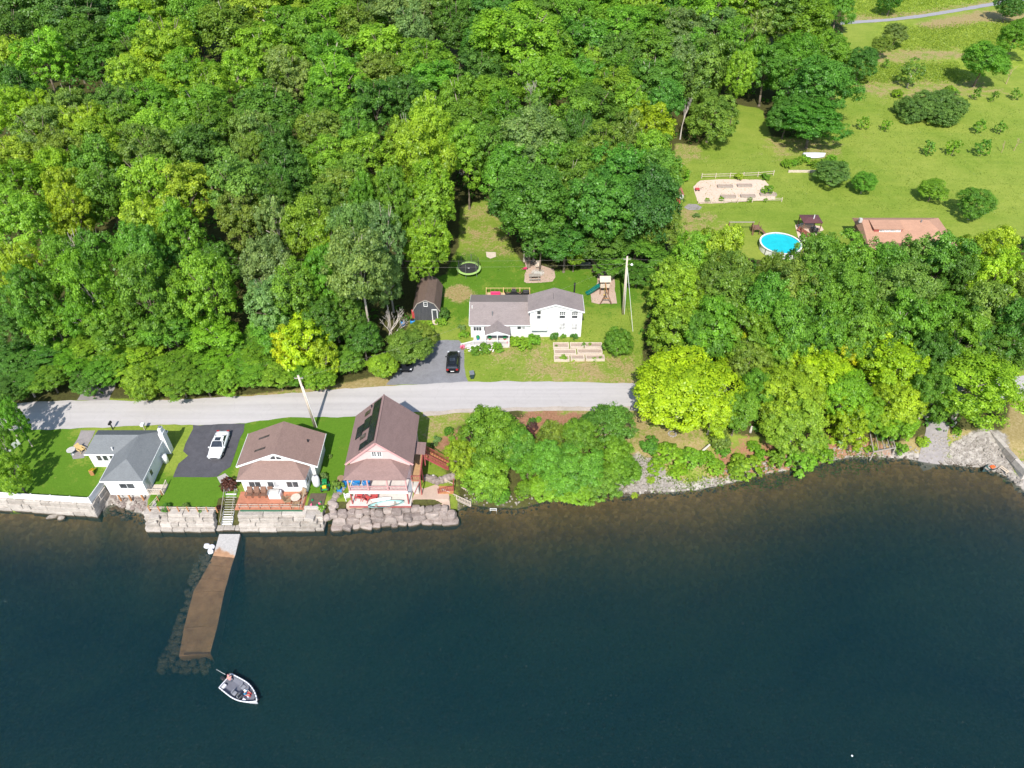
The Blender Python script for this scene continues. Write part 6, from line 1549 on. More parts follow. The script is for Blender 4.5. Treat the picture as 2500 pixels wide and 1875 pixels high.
def branch_mesh(name, seed, limbs=6, r=.05, mat='bark', spread=.62, top=1.45, straight=False):
    """unit trunk: foot at 0, fork near .75, limbs reaching into the crown"""
    rs = random.Random(seed); m = MB()
    lean = (rs.uniform(-.1, .1), rs.uniform(-.1, .1))
    k0 = (0, 0, -.03); k1 = (lean[0]*.4, lean[1]*.4, .35); k2 = (lean[0], lean[1], .78)
    m.cyl((0,0,-.05), (0,0,.06), r*1.5, r*1.08, 8); m.cyl((0,0,.05), k1, r*1.08, r*.85, 8); m.cyl(k1, k2, r*.85, r*.66, 8)
    for i in range(limbs):
        a = 2*math.pi*i/limbs + rs.uniform(-.4, .4); s = spread*rs.uniform(.6, 1.0); h = rs.uniform(.95, top)
        mid = (lean[0]+math.cos(a)*s*.45, lean[1]+math.sin(a)*s*.45, .78+(h-.78)*.6)
        end = (lean[0]+math.cos(a)*s, lean[1]+math.sin(a)*s, h)
        m.cyl(k2, mid, r*.5, r*.32, 6); m.cyl(mid, end, r*.32, r*.12, 5)
        e2 = (mid[0]+math.cos(a+.9)*s*.4, mid[1]+math.sin(a+.9)*s*.4, mid[2]+(h-.78)*.4)
        m.cyl(mid, e2, r*.24, r*.08, 5)
    m.cyl(k2, (lean[0]*1.2, lean[1]*1.2, top), r*.5, r*.1, 6)
    me = bpy.data.meshes.new(name); me.from_pydata(m.v, [], m.f); me.validate(); me.materials.append(MATS[mat])
    me.polygons.foreach_set('use_smooth', [True]*len(me.polygons))
    return me
CROWNS = {'tall': [crown_mesh('crown_foliage', 100+i, 14, 19, 68, .031, -.7, .20, .41) for i in range(9)],
          'wide': [crown_mesh('crown_foliage', 200+i, 18, 19, 72, .026, -.55, .28, .36) for i in range(5)],
          'droop': [crown_mesh('crown_foliage', 300+i, 15, 18, 68, .029, -.5, .3, .40, .22) for i in range(3)],
          'bush': [crown_mesh('crown_foliage', 400+i, 10, 12, 42, .062, -.25, .25, .40) for i in range(4)],
          'sparse': [crown_mesh('crown_foliage', 500+i, 13, 8, 34, .045, -.7, .5, .36) for i in range(2)],
          'sapling': [crown_mesh('crown_foliage', 700+i, 9, 7, 26, .075, -.8, .6, .34) for i in range(4)],
          'loose': [crown_mesh('crown_foliage', 600+i, 12, 11, 75, .034, -.85, .5, .40) for i in range(2)]}
TRUNKS = [branch_mesh('trunk_wood', i, 6, .048, 'bark') for i in range(3)] + [branch_mesh('trunk_wood', 9, 6, .048, 'bark_pale')]
GREENS = {'dark': (.118, .250, .038), 'mid': (.190, .365, .040), 'bright': (.265, .445, .040), 'yg': (.345, .500, .046), 'yellow': (.51, .59, .024),
          'gold': (.355, .51, .034), 'olive': (.225, .330, .054), 'grey': (.225, .340, .100), 'rich': (.140, .310, .042), 'deep': (.100, .220, .054), 'rust': (.14, .055, .05), 'lime': (.415, .585, .026)}
CNAME = {'dark': 'dark green', 'mid': 'mid green', 'bright': 'bright green', 'yg': 'yellow-green', 'yellow': 'bright yellow', 'gold': 'golden yellow-green',
         'olive': 'olive green', 'grey': 'pale grey-green', 'rich': 'rich green', 'deep': 'dark bluish green', 'rust': 'rusty red', 'lime': 'bright lime'}
trs = random.Random(5)
def link_mesh(name, me, parent, loc, scale, rz=0.0, color=None):
    o = bpy.data.objects.new(name, me); COL.objects.link(o); o.parent = parent
    o.location = loc; o.scale = scale; o.rotation_euler = (0, 0, rz)
    if color: o.color = (*color, 1)
    return o
def tint_col(c, amt=.13, pull=True):
    k_ = .06 if pull and c in ('dark', 'mid', 'bright', 'olive', 'grey', 'rich', 'deep', 'yg') else 0.0
    c = tuple(v*(1-k_)+w_*k_ for v, w_ in zip(GREENS[c], (.205, .350, .038))); k = 1+trs.uniform(-amt, amt); y = trs.uniform(-.15, .15)
    return (c[0]*k*(1+y), c[1]*k, c[2]*k*(1+trs.uniform(-.2, .2)))
def tree_at(x, y, Rm, H, color, kind='tall', c=None, label=None, group=None, name='tree', trunk=None, cat='tree', base=None, col=None):
    zg = ground_z(x, y) if base is None else base
    c = .37*H if c is None else c
    zc = H - c
    t = thing(name, label or 'tree', cat, (x, y, zg), 0.0, group)
    me = trs.choice(CROWNS[kind])
    cr = link_mesh('crown', me, t, (0, 0, zc), (Rm*trs.uniform(.94, 1.1), Rm*trs.uniform(.9, 1.1), c*trs.uniform(.92, 1.1)), trs.uniform(0, 6.28), col or tint_col(color))
    cr.rotation_euler = (trs.uniform(-.08, .08), trs.uniform(-.08, .08), trs.uniform(0, 6.28))
    tm = trs.choice(TRUNKS) if trunk is None else TRUNKS[trunk]
    tr = Rm*.9 if kind != 'bush' else Rm
    link_mesh('trunk', tm, t, (0, 0, 0), (tr, tr, zc), trs.uniform(0, 6.28))
    return t
def crown_to_base(px, py, rpx, H, frac=.62):
    """where a tree stands whose crown, 'frac' up its height, is seen at this pixel"""
    p = G(px, py, H*frac)
    return p.x, p.y, rpx/scale_at(p)
ORD = ['first','second','third','fourth','fifth','sixth','seventh','eighth','ninth','tenth','eleventh','twelfth','thirteenth','fourteenth','fifteenth','sixteenth','seventeenth','eighteenth','nineteenth','twentieth']
def ordinal(n):
    if n <= 20: return ORD[n-1]
    tens = {2: 'twenty', 3: 'thirty', 4: 'forty'}[n//10]
    return tens+'-'+ORD[n % 10-1] if n % 10 else {2: 'twentieth', 3: 'thirtieth', 4: 'fortieth'}[n//10]
ROWN = ['one', 'two', 'three', 'four', 'five', 'six', 'seven', 'eight', 'nine', 'ten', 'eleven', 'twelve', 'thirteen', 'fourteen', 'fifteen', 'sixteen', 'seventeen']
def plant_rows(specs, what, group, default_H, row_h, kind='tall', mul=1.12, frac=.66, cf=.35, ymin=0):
    """specs: (px, py, half width px, colour[, height[, kind]]); labels by row and place"""
    rows = {}
    for s in specs: rows.setdefault(int((s[1]+60)//row_h), []).append(s)
    for ri, rk in enumerate(sorted(rows)):
        for i, s in enumerate(sorted(rows[rk], key=lambda q: q[0])):
            H = (s[4] if len(s) > 4 and s[4] else default_H)*trs.uniform(.93, 1.07)
            kd = s[5] if len(s) > 5 else kind
            x, y, Rm = crown_to_base(s[0], s[1], s[2], H, frac)
            while y < ymin and H > 4.5:
                H *= .93; x, y, Rm = crown_to_base(s[0], s[1], s[2], H, frac)
            far = 1.0 + .30*max(0.0, min(1.0, (170-s[1])/120))*(1 if 0 < ymin < 90 else 0)
            Rm *= far; H *= far**.6
            tree_at(x, y, Rm*mul, H, s[3], kd, cf*H, label='%s %s, %s from left in row %s' % (CNAME[s[3]], what, ordinal(i+1), ROWN[ri]), group=group)
WOOD = [  # woodland behind the road, from the far edge forward
 (10,20,50,'dark'),(63,38,57,'dark'),(142,19,52,'dark'),(206,73,60,'deep'),(269,41,52,'dark'),(221,112,52,'dark'),(101,149,64,'bright',19),
 (316,16,48,'bright'),(364,57,46,'bright'),(443,25,50,'olive'),(522,19,60,'olive'),(554,80,60,'olive'),(408,118,66,'yg',19),(658,47,55,'yg'),
 (649,127,60,'bright'),(585,180,42,'yg'),(253,158,50,'dark'),(364,170,60,'yg'),(316,192,50,'yg'),(468,192,56,'mid'),(19,152,44,'yg'),
 (16,206,44,'mid'),(54,228,44,'dark'),(427,228,56,'yg'),(519,218,46,'bright'),(38,272,52,'gold'),(104,278,42,'gold'),(171,263,46,'olive'),
 (275,260,56,'dark'),(373,253,56,'mid'),(490,269,60,'mid'),(649,269,76,'rich',19),(104,329,62,'grey'),(206,310,60,'yg'),(300,304,48,'mid'),
 (389,329,60,'yg'),(522,316,60,'mid'),(617,332,52,'grey'),(32,396,62,'yg'),(152,373,56,'olive'),(240,358,56,'bright'),(364,373,56,'olive'),
 (487,358,56,'dark'),(627,373,46,'olive'),(136,425,50,'gold'),(47,459,66,'bright'),(237,411,60,'mid'),(373,449,70,'yg',19),(449,468,66,'yg',19),
 (253,468,48,'mid'),(171,481,48,'gold'),(579,459,76,'olive',20),(680,427,52,'deep'),(682,486,42,'dark'),
 (47,545,60,'bright'),(177,525,48,'gold'),(358,554,68,'yg'),(437,560,50,'bright'),(38,653,46,'yg'),(152,653,50,'mid'),(342,618,55,'mid'),
 (240,621,46,'mid'),(595,529,56,'olive'),(671,545,42,'grey',0,'sparse'),(649,650,62,'grey'),(658,735,62,'grey'),(506,703,66,'bright'),
 (364,719,70,'mid'),(221,703,56,'bright'),(73,722,56,'mid'),(196,766,46,'mid'),(127,792,50,'mid'),(32,792,52,'dark'),(285,792,66,'mid'),
 (421,792,66,'mid'),(522,808,60,'bright'),(237,838,56,'bright'),(332,868,66,'bright',14),(443,882,56,'mid',14),(538,882,56,'bright',13),
 (627,845,56,'mid',15),(633,905,46,'bright',10),(117,855,52,'dark'),(38,877,60,'dark'),(63,930,46,'dark',14),(14,950,44,'dark',14),
 (790,28,55,'mid'),(727,19,50,'bright'),(853,19,48,'mid'),(822,85,76,'mid'),(964,47,66,'grey'),(912,12,46,'olive'),(1059,35,52,'olive'),
 (1138,25,52,'mid'),(1120,80,46,'dark'),(1201,57,52,'dark'),(1265,20,52,'dark'),(701,177,46,'grey'),(806,152,60,'mid'),(822,206,80,'bright',19),
 (942,127,56,'yg'),(923,177,50,'olive'),(1037,158,64,'mid'),(1053,206,64,'mid'),(790,266,50,'mid'),(910,263,56,'dark'),(989,241,52,'dark'),
 (1265,111,96,'bright',21,'wide'),(1170,177,64,'dark'),(1290,195,42,'bright'),(1201,247,64,'bright'),(1122,241,48,'mid'),(1154,310,64,'mid'),
 (1043,310,54,'yg',20),(996,348,52,'yg',20),(1075,345,46,'yg'),(1034,396,64,'yg',20),(1049,459,56,'yg',17),(790,332,56,'olive'),(869,332,46,'mid'),
 (901,389,60,'bright'),(790,399,52,'yg'),(700,430,62,'dark'),(847,459,60,'olive'),(964,485,42,'mid'),(1192,364,52,'mid'),(1140,365,48,'bright'),
 (1339,57,46,'dark'),(1421,32,56,'mid'),(1390,79,56,'mid'),(1485,41,48,'mid'),(1532,28,44,'dark'),(1573,47,42,'yg'),(1627,25,52,'dark'),(1690,19,50,'mid'),
 (1713,63,52,'bright'),(1785,38,56,'bright'),(1865,32,60,'olive'),(1842,95,36,'olive',0,'sparse'),(1516,95,60,'mid'),(1596,89,56,'mid'),(1659,89,50,'grey'),
 (1754,95,52,'grey'),(1342,127,46,'mid'),(1437,120,56,'mid'),(1453,155,36,'yg'),(1516,146,52,'dark'),(1596,137,52,'mid'),(1349,203,66,'bright'),
 (1430,190,46,'mid'),(1516,185,52,'mid'),(1596,192,66,'rich'),(1500,218,60,'bright'),(1621,253,46,'rich'),(1447,269,70,'dark'),(1406,301,52,'mid'),(1310,285,50,'olive',0,'sparse'),
 (1589,301,52,'gold',15),(1232,285,52,'mid'),(1540,255,48,'bright'),(1700,135,50,'mid'),(1655,150,44,'grey'),(1808,177,30,'yg'),(1800,120,46,'mid'),
 (679,364,48,'dark'),(679,494,46,'dark'),(822,482,60,'olive'),(790,523,56,'olive'),(885,497,38,'mid'),(758,561,60,'bright'),(948,475,42,'mid'),(1053,507,46,'bright',15),
 (806,624,52,'bright'),(796,672,46,'mid'),(727,703,60,'mid'),(1040,585,50,'bright',15),(1030,630,34,'bright',12),(680,800,56,'mid'),(632,861,48,'mid',13),
 (679,912,42,'bright',9),(790,780,46,'dark',12),(847,872,38,'mid',8),(885,820,42,'dark',8),(845,760,46,'dark',11),(530,640,46,'dark',12),(430,640,44,'dark',12),
 (95,-20,50,'dark'),(240,-18,50,'dark'),(390,-15,52,'mid'),(560,-20,52,'olive'),(480,70,46,'mid'),(330,100,46,'mid'),(160,75,46,'dark'),(30,90,46,'dark'),(700,90,46,'mid'),(760,110,42,'mid'),(880,80,44,'olive'),(1010,95,44,'grey'),(640,-18,50,'mid'),(1180,120,44,'dark'),(330,140,42,'dark'),
 (440,930,46,'mid',8),(250,900,50,'mid',10),(180,880,50,'mid',13),(500,930,40,'mid',6),(390,905,46,'mid',9),(290,880,46,'mid',12),(120,920,44,'mid',10),(730,905,40,'mid',7),(600,890,42,'mid',9),(210,930,40,'dark',9)]
plant_rows(WOOD, 'woodland tree', 'trees of the woodland', 17, 62, mul=1.17, ymin=83.2, cf=.335, frac=.70)
GROVE = [(1289,364,86,'grey',21,'wide'),(1241,427,60,'mid'),(1336,411,70,'mid'),(1406,342,48,'dark'),(1469,380,60,'olive'),(1532,358,46,'olive'),(1589,386,60,'yg'),
 (1516,427,70,'rich'),(1596,443,60,'rich'),(1294,492,90,'rich',20,'wide'),(1394,440,62,'mid'),(1462,508,76,'rich',19),(1584,494,76,'deep',18,'droop'),(1557,602,78,'rich',16,'droop'),
 (1624,562,50,'olive',12),(1380,589,62,'rich',15),(1402,612,34,'bright',8),(1557,665,42,'dark',10,'droop'),(1480,580,64,'dark',16),(1640,420,34,'bright',7),(1320,575,50,'dark',15),(1490,640,44,'rich',11)]
plant_rows(GROVE, 'tree of grove behind white house', 'grove behind the white house', 18, 75, ymin=106.0)
EAST = [(1753,579,66,'yg',15),(1697,602,56,'bright',14),(1652,658,60,'bright',13),(1780,652,78,'olive',15,'wide'),(1885,640,32,'olive',12),(1934,678,70,'olive',15),(1674,703,60,'bright',12),
 (1799,703,76,'olive',14),(1880,705,66,'mid',15),(2000,608,66,'mid',15),(1652,771,66,'bright',11),(1753,760,70,'mid',13),(1832,760,66,'mid',13),(1934,749,66,'mid',14),
 (1945,785,42,'olive',11),(1923,828,48,'bright',9),(1991,681,66,'mid',15),(2013,794,52,'dark',12),(1954,832,24,'rich',5),
 (2075,603,70,'mid',15),(2160,610,56,'mid',14),(2232,607,48,'olive',13),(2068,692,76,'mid',15,'wide'),(2215,681,76,'olive',15,'wide'),(2316,602,66,'rich',15),(2418,590,70,'gold',16),
 (2452,640,58,'gold',15),(2362,658,52,'rich',14),(2113,749,66,'mid',14),(2226,749,76,'mid',14),(2339,737,70,'mid',14),(2441,715,66,'olive',14),(2475,771,70,'dark',13),
 (2384,783,60,'dark',12),(2034,770,56,'mid',13),(2452,816,60,'dark',12),(2282,828,52,'dark',11),(2362,805,56,'mid',12),(2160,790,56,'dark',12),(2495,690,50,'olive',13),(1720,800,50,'rich',11)]
plant_rows(EAST, 'tree of wood before the pool', 'wood between the road and the pool', 14, 75, frac=.85, cf=.40)

def shore_tree(px, py, rpx, color, H, label, kind='wide', frac=.55, c=.46, group=None, col=None, mul=1.1, name='tree', trunk=None):
    x, y, Rm = crown_to_base(px, py, rpx, H, frac)
    return tree_at(x, y, Rm*mul, H, color, kind, c*H, label, group, name=name, trunk=trunk, col=col or tint_col(color, .1, False))
SHORE_TREES = [
 (1668,945,112,'lime',10,'broad bright yellow-green tree overhanging the road above the cove','wide'),
 (1740,1010,50,'lime',7,'low yellow-green tree tucked under the broad yellow tree','wide'),
 (1828,894,56,'olive',9,'olive tree right beside the broad yellow tree','wide'),
 (1893,855,58,'bright',10,'pale green round tree behind the olive tree above the cove','wide'),
 (1812,846,22,'yellow',10,'small yellow tree top poking out above the olive tree','loose'),
 (1946,890,36,'yellow',9,'slender bright yellow tree beside the bare gap in the wood','loose'),
 (2007,922,72,'lime',9,'yellow-green tree in the middle of the east shore trees','wide'),
 (1905,963,72,'gold',9,'bright green tree in front of the olive tree on the cove bank','wide'),
 (1803,1003,50,'mid',8,'mid green tree over the leaning pale trunk on the bank','wide'),
 (1946,1020,72,'bright',8,'mid green tree above the brown mulch bank','wide'),
 (2080,1020,46,'gold',7,'low yellow tree just above the brown mulch bank','loose'),
 (2048,868,46,'yellow',10,'bright yellow tree left of the tall golden tree','loose'),
 (2129,838,58,'yellow',11,'tall golden yellow tree on the far side of the east shore group','loose'),
 (2190,894,80,'lime',10,'wide yellow-green tree behind the ruined timber frame','wide'),
 (2190,978,62,'gold',8,'bright green tree just behind the ruined timber frame','wide'),
 (2205,1022,42,'bright',6,'low bright green tree right of the ruined timber frame','wide'),
 (2129,1000,38,'bright',7,'small bright tree left above the ruined timber frame','wide'),
 (2373,940,100,'bright',11,'large bright green tree over the gravel beach','wide'),
 (1195,1065,84,'mid',9,'large green tree beside the red staircase','wide'),
 (1180,1146,62,'bright',7,'leafy tree leaning over the water by the grey dock stairs','wide'),
 (1127,1120,38,'yg',6,'small yellow-green tree next to the red staircase','wide'),
 (1480,1040,60,'rich',7,'dense dark green round tree south of the road bend','droop'),
 (1412,1068,54,'mid',7,'green tree between the red mulch and dense round tree','wide'),
 (1344,1066,36,'olive',6,'small olive tree beside the red mulch bed','wide'),
 (1398,1125,76,'mid',7,'wide green tree in the middle of the shore thicket','wide'),
 (1345,1156,48,'bright',5,'low bright tree at the water edge of the shore thicket','wide'),
 (1466,1147,50,'mid',5,'low green tree beside the pale rocks of the shore thicket','wide'),
 (1523,1125,44,'mid',5,'small green tree at the right end of the shore thicket','wide'),
 (1262,1085,42,'mid',7,'mid green tree between the two largest shore thicket trees','wide'),
 (1340,1105,46,'mid',7,'mid green tree just below the red mulch bed','wide'),
 (1500,1090,44,'mid',6,'green tree between dense round tree and the pale rocks','wide'),
 (1288,1120,36,'mid',5,'small green tree in the notch between the two shore thicket masses','wide'),
 (1284,1172,24,'mid',3,'low green bushy tree at the water in the thicket notch','wide'),
 (1250,1090,46,'mid',7,'green tree right of the large tree by the red staircase','wide'),
 (1415,1160,42,'bright',4.5,'low bright tree at the water side of the thicket centre','wide'),
 (1215,1182,32,'mid',3.5,'small tree overhanging the rocks by the leaning tree','wide'),
 (1955,955,58,'gold',9,'yellow-green tree filling the middle of the east shore group','wide'),
 (2065,955,58,'bright',9,'bright green tree between the yellow and golden shore trees','wide'),
 (1845,955,48,'mid',8,'mid green tree under the olive tree above the cove','wide'),
 (2275,960,48,'mid',9,'mid green tree between ruined frame and beach tree','wide'),
 (742,835,76,'yellow',11,'bright yellow maple behind the roadside utility pole','loose'),
 (705,850,44,'yellow',10,'yellow tree fused to the left side of the yellow maple','loose'),
 (790,880,46,'gold',8,'low yellow-green tree at the right foot of the yellow maple','loose'),
 (777,922,42,'bright',5,'low bright green tree at road edge under the yellow maple','wide'),
 (560,930,34,'bright',4.5,'low bright roadside tree under the woodland edge','wide'),
 (342,940,38,'bright',6,'bright leafy tree hanging over the road edge','wide'),
 (996,846,56,'olive',6,'olive green tree shading the parked car by the driveway','wide'),
 (932,893,38,'bright',4.5,'small bright tree at the driveway entrance','wide'),
 (1027,823,40,'olive',5,'small olive tree at the edge of grey driveway','wide'),
 (30,1155,40,'bright',7,'bright green tree on the lawn corner above white seawall fence','loose'),
 (8,1085,30,'mid',9,'green tree at the left picture edge beside the lawn','loose'),
 (38,1025,30,'mid',9,'green tree overhanging the shaded road end','loose'),
 (0,1000,32,'mid',9,'mid green tree at the left end of the road','tall'),
 (1722,180,66,'olive',17,'tall olive willow with bare trunks at the lawn edge','tall'),
 (1738,280,64,'olive',11,'lower olive willow in front of the tall willow','droop'),
 (1871,177,60,'rich',14,'rich green round tree between willow and big lawn tree','wide'),
 (1940,150,70,'mid',16,'mid green tree at the back of the big lawn tree group','wide'),
 (1995,225,84,'rich',15,'big rich green tree standing at the lawn corner','wide'),
 (1985,300,78,'rich',10,'rich green tree forming the front of the big lawn group','wide'),
 (1922,285,46,'rich',9,'smaller tree left front of the big lawn group','wide'),
 (1954,54,76,'mid',16,'mid green tree left of the far lane','wide'),
 (2049,20,38,'mid',12,'mid green tree at the near end of the far lane','wide'),
 (2022,130,50,'mid',12,'mid green tree behind the big lawn group','wide'),
 (2103,155,38,'dark',9,'dark green tree right of the big lawn group','wide'),
 (2187,84,32,'grey',6,'grey-green tree in the meadow below the far lane','wide'),
 (2155,112,26,'olive',6,'narrow olive tree beside the grey-green meadow tree','wide'),
 (2228,174,30,'olive',7,'olive tree alone at the meadow strip edge','sparse'),
 (2402,150,60,'mid',11,'large round green tree at right side of the upper lawn','wide'),
 (2483,90,42,'mid',11,'green tree at the right picture edge near the meadow','wide'),
 (2177,4,30,'dark',7,'dark tree beyond the far lane at the top edge','wide'),
 (2464,15,34,'dark',8,'dark tree shading the far lane at top right corner','wide'),
 (2034,421,42,'grey',5,'grey-green apple tree by the overgrown garden bed','wide'),
 (2111,443,32,'mid',4.5,'green apple tree right of the grey-green apple tree','wide'),
 (2278,462,34,'mid',4.5,'round apple tree alone in the middle of the lawn','wide'),
 (2382,496,45,'mid',6,'leafy apple tree behind the terracotta roof','wide'),
 (1509,832,35,'rich',5.2,'young dark green maple beside the raised garden beds','droop'),
]
for s in SHORE_TREES: shore_tree(s[0], s[1], s[2], s[3], s[4], s[5], s[6], mul=1.2 if (s[1] > 830 and s[0] > 1600) else 1.1, trunk=3 if s[4] > 8 and s[1] > 800 else None)
# the tall pale-trunked trees by the shed and behind the white house
for px, py, r_, H, trunkpx, lab in ((917,640,74,22,(876,872),'tall pale-trunked cottonwood left of the gambrel shed'), (870,572,52,21,(860,800),'tall grey-green tree behind the cottonwood'), (945,705,42,13,(950,800),'grey-green tree leaning over the shed yard'), (948,583,56,20,(950,760),'grey-green tree top behind the shed')):
    b = G(*trunkpx); x, y, Rm = crown_to_base(px, py, r_, H, .68)
    t = tree_at((x+b.x)/2, (y+b.y)/2, Rm*1.15, H, 'grey', 'tall', .33*H, lab, trunk=3)
for px, py, lab in ((1280, 638, 'pale bare trunk of the tree left of the fire pit'), (1303, 638, 'pale bare trunk of the tree behind the fire pit chair')):
    b = G(px, py)
    tree_at(b.x, b.y, 4.2, 16, 'rich', 'tall', 5.2, 'tall ' + lab.replace('bare trunk of the ', 'trunked ').replace('tree ', 'tree '), trunk=3)

def bush(px, py, rpx, color, label, h=1.0, group=None, flat=None, name='shrub', cat='shrub', lift=0.0):
    """low shrub whose foot is seen near the given pixel; rpx is its half width"""
    p = G(px, py); Rm = rpx/scale_at(p)
    zg = ground_z(p.x, p.y)
    if zg < 2.3 and p.y < 75:     # on the sloping bank: follow the real surface
        z = 1.2
        for _ in range(20):
            p = at_z(px, py, z); z = .5*z + .5*max(0.05, ground_z(p.x, p.y))
        zg = ground_z(p.x, p.y)
    c = Rm*h
    t = thing(name, label, cat, (p.x, p.y, zg+lift), 0, group)
    sap = 'sapling' in label
    link_mesh('foliage', trs.choice(CROWNS['sapling' if sap else 'bush']), t, (0, 0, c*(.85 if sap else .45)), (Rm*1.1, Rm*trs.uniform(.85, 1.15), c), trs.uniform(0, 6.28), tint_col(color, .1, False))
    link_mesh('stem', TRUNKS[0], t, (0, 0, 0), (Rm*.7, Rm*.7, c*.8), 0)
    return t
def crown_bush(px, py, rpx, *a, **k): return bush(px, py + rpx*.45, rpx, *a, **k)
for s in [
 (2103,310,15,'bright','orchard sapling nearest the big lawn tree group',1.3),(2160,315,14,'bright','orchard sapling left of the big dark thicket',1.3),(2263,370,19,'mid','orchard sapling below the big dark thicket',1.2),
 (2322,372,19,'bright','second orchard sapling below the big dark thicket',1.3),(2392,372,21,'mid','orchard sapling left of the two bare saplings',1.2),(2385,318,18,'bright','orchard sapling right of the big dark thicket',1.2),
 (2438,320,16,'mid','orchard sapling nearest the right picture edge in middle row',1.2),(2379,238,14,'mid','upper orchard sapling right above the dark thicket',1.4),(2422,243,12,'mid','middle of the three upper orchard saplings',1.3),
 (2475,238,14,'mid','upper orchard sapling by the right picture edge',1.2),(2160,163,10,'mid','tiny sapling in the mown meadow strip',1.5),
 (2187,230,15,'bright','small bright bush in the pale patch of upper lawn',.8),(2320,222,19,'yg','yellow-green bush behind the big dark thicket',.8),
 (1836,1088,18,'bright','small round bush on the mulch bank',.8),(1625,1120,44,'bright','wide low bush at the left end of east bank',.8),(1680,1130,36,'bright','low bush below the leaning trunk',.8),(1722,1130,26,'bright','small bush right of the leaning trunk',.8),
 (1585,1100,30,'rich','dark low bush above the pale rocks',.8),(1808,1150,48,'bright','broad leafy bush at the water edge of cove',.9),(1889,1132,30,'bright','upright bush in the middle of the cove edge',1.1),(1950,1138,46,'bright','leafy bush right of the upright cove bush',.9),
 (2000,1122,36,'bright','bush at the right end of the cove hedge',.9),(2052,1100,17,'yg','small yellow-green bush on the bank',1.0),(2088,1114,9,'bright','tiny bush on the pale ledge',.9),(2196,1095,20,'bright','bush below the ruined timber frame',1.1),(2332,1053,12,'bright','small bush at the foot of the beach tree',1.2),
 (1600,1150,26,'yg','low weedy bush left of the pale rocks bank',.6),(1655,1160,30,'bright','low bush near the water below the wide bank bush',.6),(1745,1150,30,'bright','low bush between leaning trunk and broad cove bush',.8),(1850,1120,26,'bright','bush filling the gap above the broad cove bush',.8),(1920,1105,22,'yg','yellow-green bush above the upright cove bush',.7),(1985,1090,22,'bright','bush on the upper mulch bank',.7),(1765,1115,22,'mid','small green bush above the broad cove bush',.8),(2125,1095,16,'yg','weed clump right of the ruined frame foot',.7),(2250,1075,18,'yg','weed clump at the edge of gravel beach',.7),
 (1755,1080,28,'olive','grey-olive bush under the broad yellow tree',1.4),(1548,1205,10,'yg','low weed tuft among the pale rocks',.7),(1588,1185,14,'yg','weed tuft beside the pale rocks',.7),
 (1082,770,18,'dark','round dark bush at the right corner of shed',1.3),(1037,792,24,'yg','yellow-green ferns in front of the shed',.6),(1078,785,14,'yg','pale bush beside the shed steps',.8),
 (1132,818,13,'bright','bright bush at the left end of white house',1.0),(1128,800,10,'grey','pale green bush at the corner of white house',1.0),(1255,832,18,'bright','first foundation bush right of the entrance porch',.9),(1275,838,22,'yg','yellow-green bush before the low wing',.8),(1300,832,20,'bright','foundation bush under the balcony',.9),
 (1354,822,13,'rich','round boxwood under the balcony corner',1.2),(1375,822,8,'mid','small plant by the gable wall of white house',1.0),(1402,822,10,'dark','dark plant at the right end of gable wall',1.0),
 (1160,855,17,'mid','leafy flower bush before the porch ramp',.9),(1185,850,18,'mid','white-flowering bush before the porch railing',.9),(1215,845,18,'bright','green border bush along the porch railing',.7),
 (1375,873,11,'bright','bright herb bush in the raised beds',.9),(1358,846,5,'mid','small plant in the back left raised bed',1.0),(1425,843,6,'mid','small plant between the back raised beds',1.2),(1450,876,7,'bright','small plant in the front right raised bed',.8),(1466,874,6,'mid','small plant at the right end of front raised bed',.9),(1400,878,5,'yg','small yellow-green plant in the front raised beds',1.0),(1440,842,6,'bright','leafy plant at the back right raised bed',1.0),(1873,466,15,'bright','round green bush in the sandy garden court',1.2),(1803,432,12,'yg','yellow-green vine on the back garden fence',.9),(1868,432,12,'mid','bush at the right end of back garden fence',.8),
 (1660,430,22,'bright','bush at the edge of the grove by the brick path',1.1),(1640,465,18,'rust','reddish bush beside the brick path',1.2),(1572,722,9,'mid','small fir sapling on the side lawn',1.3),(1577,748,10,'olive','dry olive bush on the side lawn',.7),
 (564,1182,22,'rust','dark red barberry bush by the driveway corner',1.1),(408,1238,12,'rich','small round boxwood at the lawn corner',1.0),(535,1240,8,'rust','pot of orange flowers by the stone steps',1.0),
 (460,1248,10,'grey','pale shrub along the wooden post fence',.9),(430,1250,9,'grey','second pale shrub along the post fence',.9),(495,1248,10,'grey','third pale shrub along the post fence',.9),
 (826,1185,18,'olive','leafy bush at the left corner of pink house',1.0),(790,1165,11,'grey','pale flowering bush behind the brown-roofed cottage',1.4),(806,1115,6,'grey','small white-flowering plant in the side lawn',1.3),(792,1258,10,'bright','fern growing out of the seawall corner',.7),
 (1095,1052,14,'rich','dark round shrub above the red staircase',.9),(1103,1070,10,'bright','bright shrub above the red staircase',.9),(1067,1072,11,'grey','pale hosta beside the pink house path',.9),(1060,1085,9,'grey','second pale hosta beside the pink house path',.9),
 (1298,1030,13,'dark','dark shrub beside the red mulch',1.1),(1315,1025,9,'bright','bright shrub beside the red mulch',1.1),(1290,1060,18,'rust','dark red smoke bush in the mulch bed',1.0),(1300,1040,14,'rust','second dark red bush in the mulch bed',1.0),
 (1700,525,9,'grey','grey weed clump by the gravel patch',.6),(1760,487,7,'bright','small vine on front garden fence',1.2),(1830,488,8,'mid','second vine on front garden fence',1.0),(1868,490,6,'bright','third vine on front garden fence',1.4),(1726,490,7,'gold','yellow lily clump at the front garden fence',1.0),
]: crown_bush(s[0], s[1] - (16 if s[1] > 1095 and s[0] > 1560 else 0), s[2]*(.9 if s[1] > 1095 and s[0] > 1560 else 1), s[3], s[4], s[5])
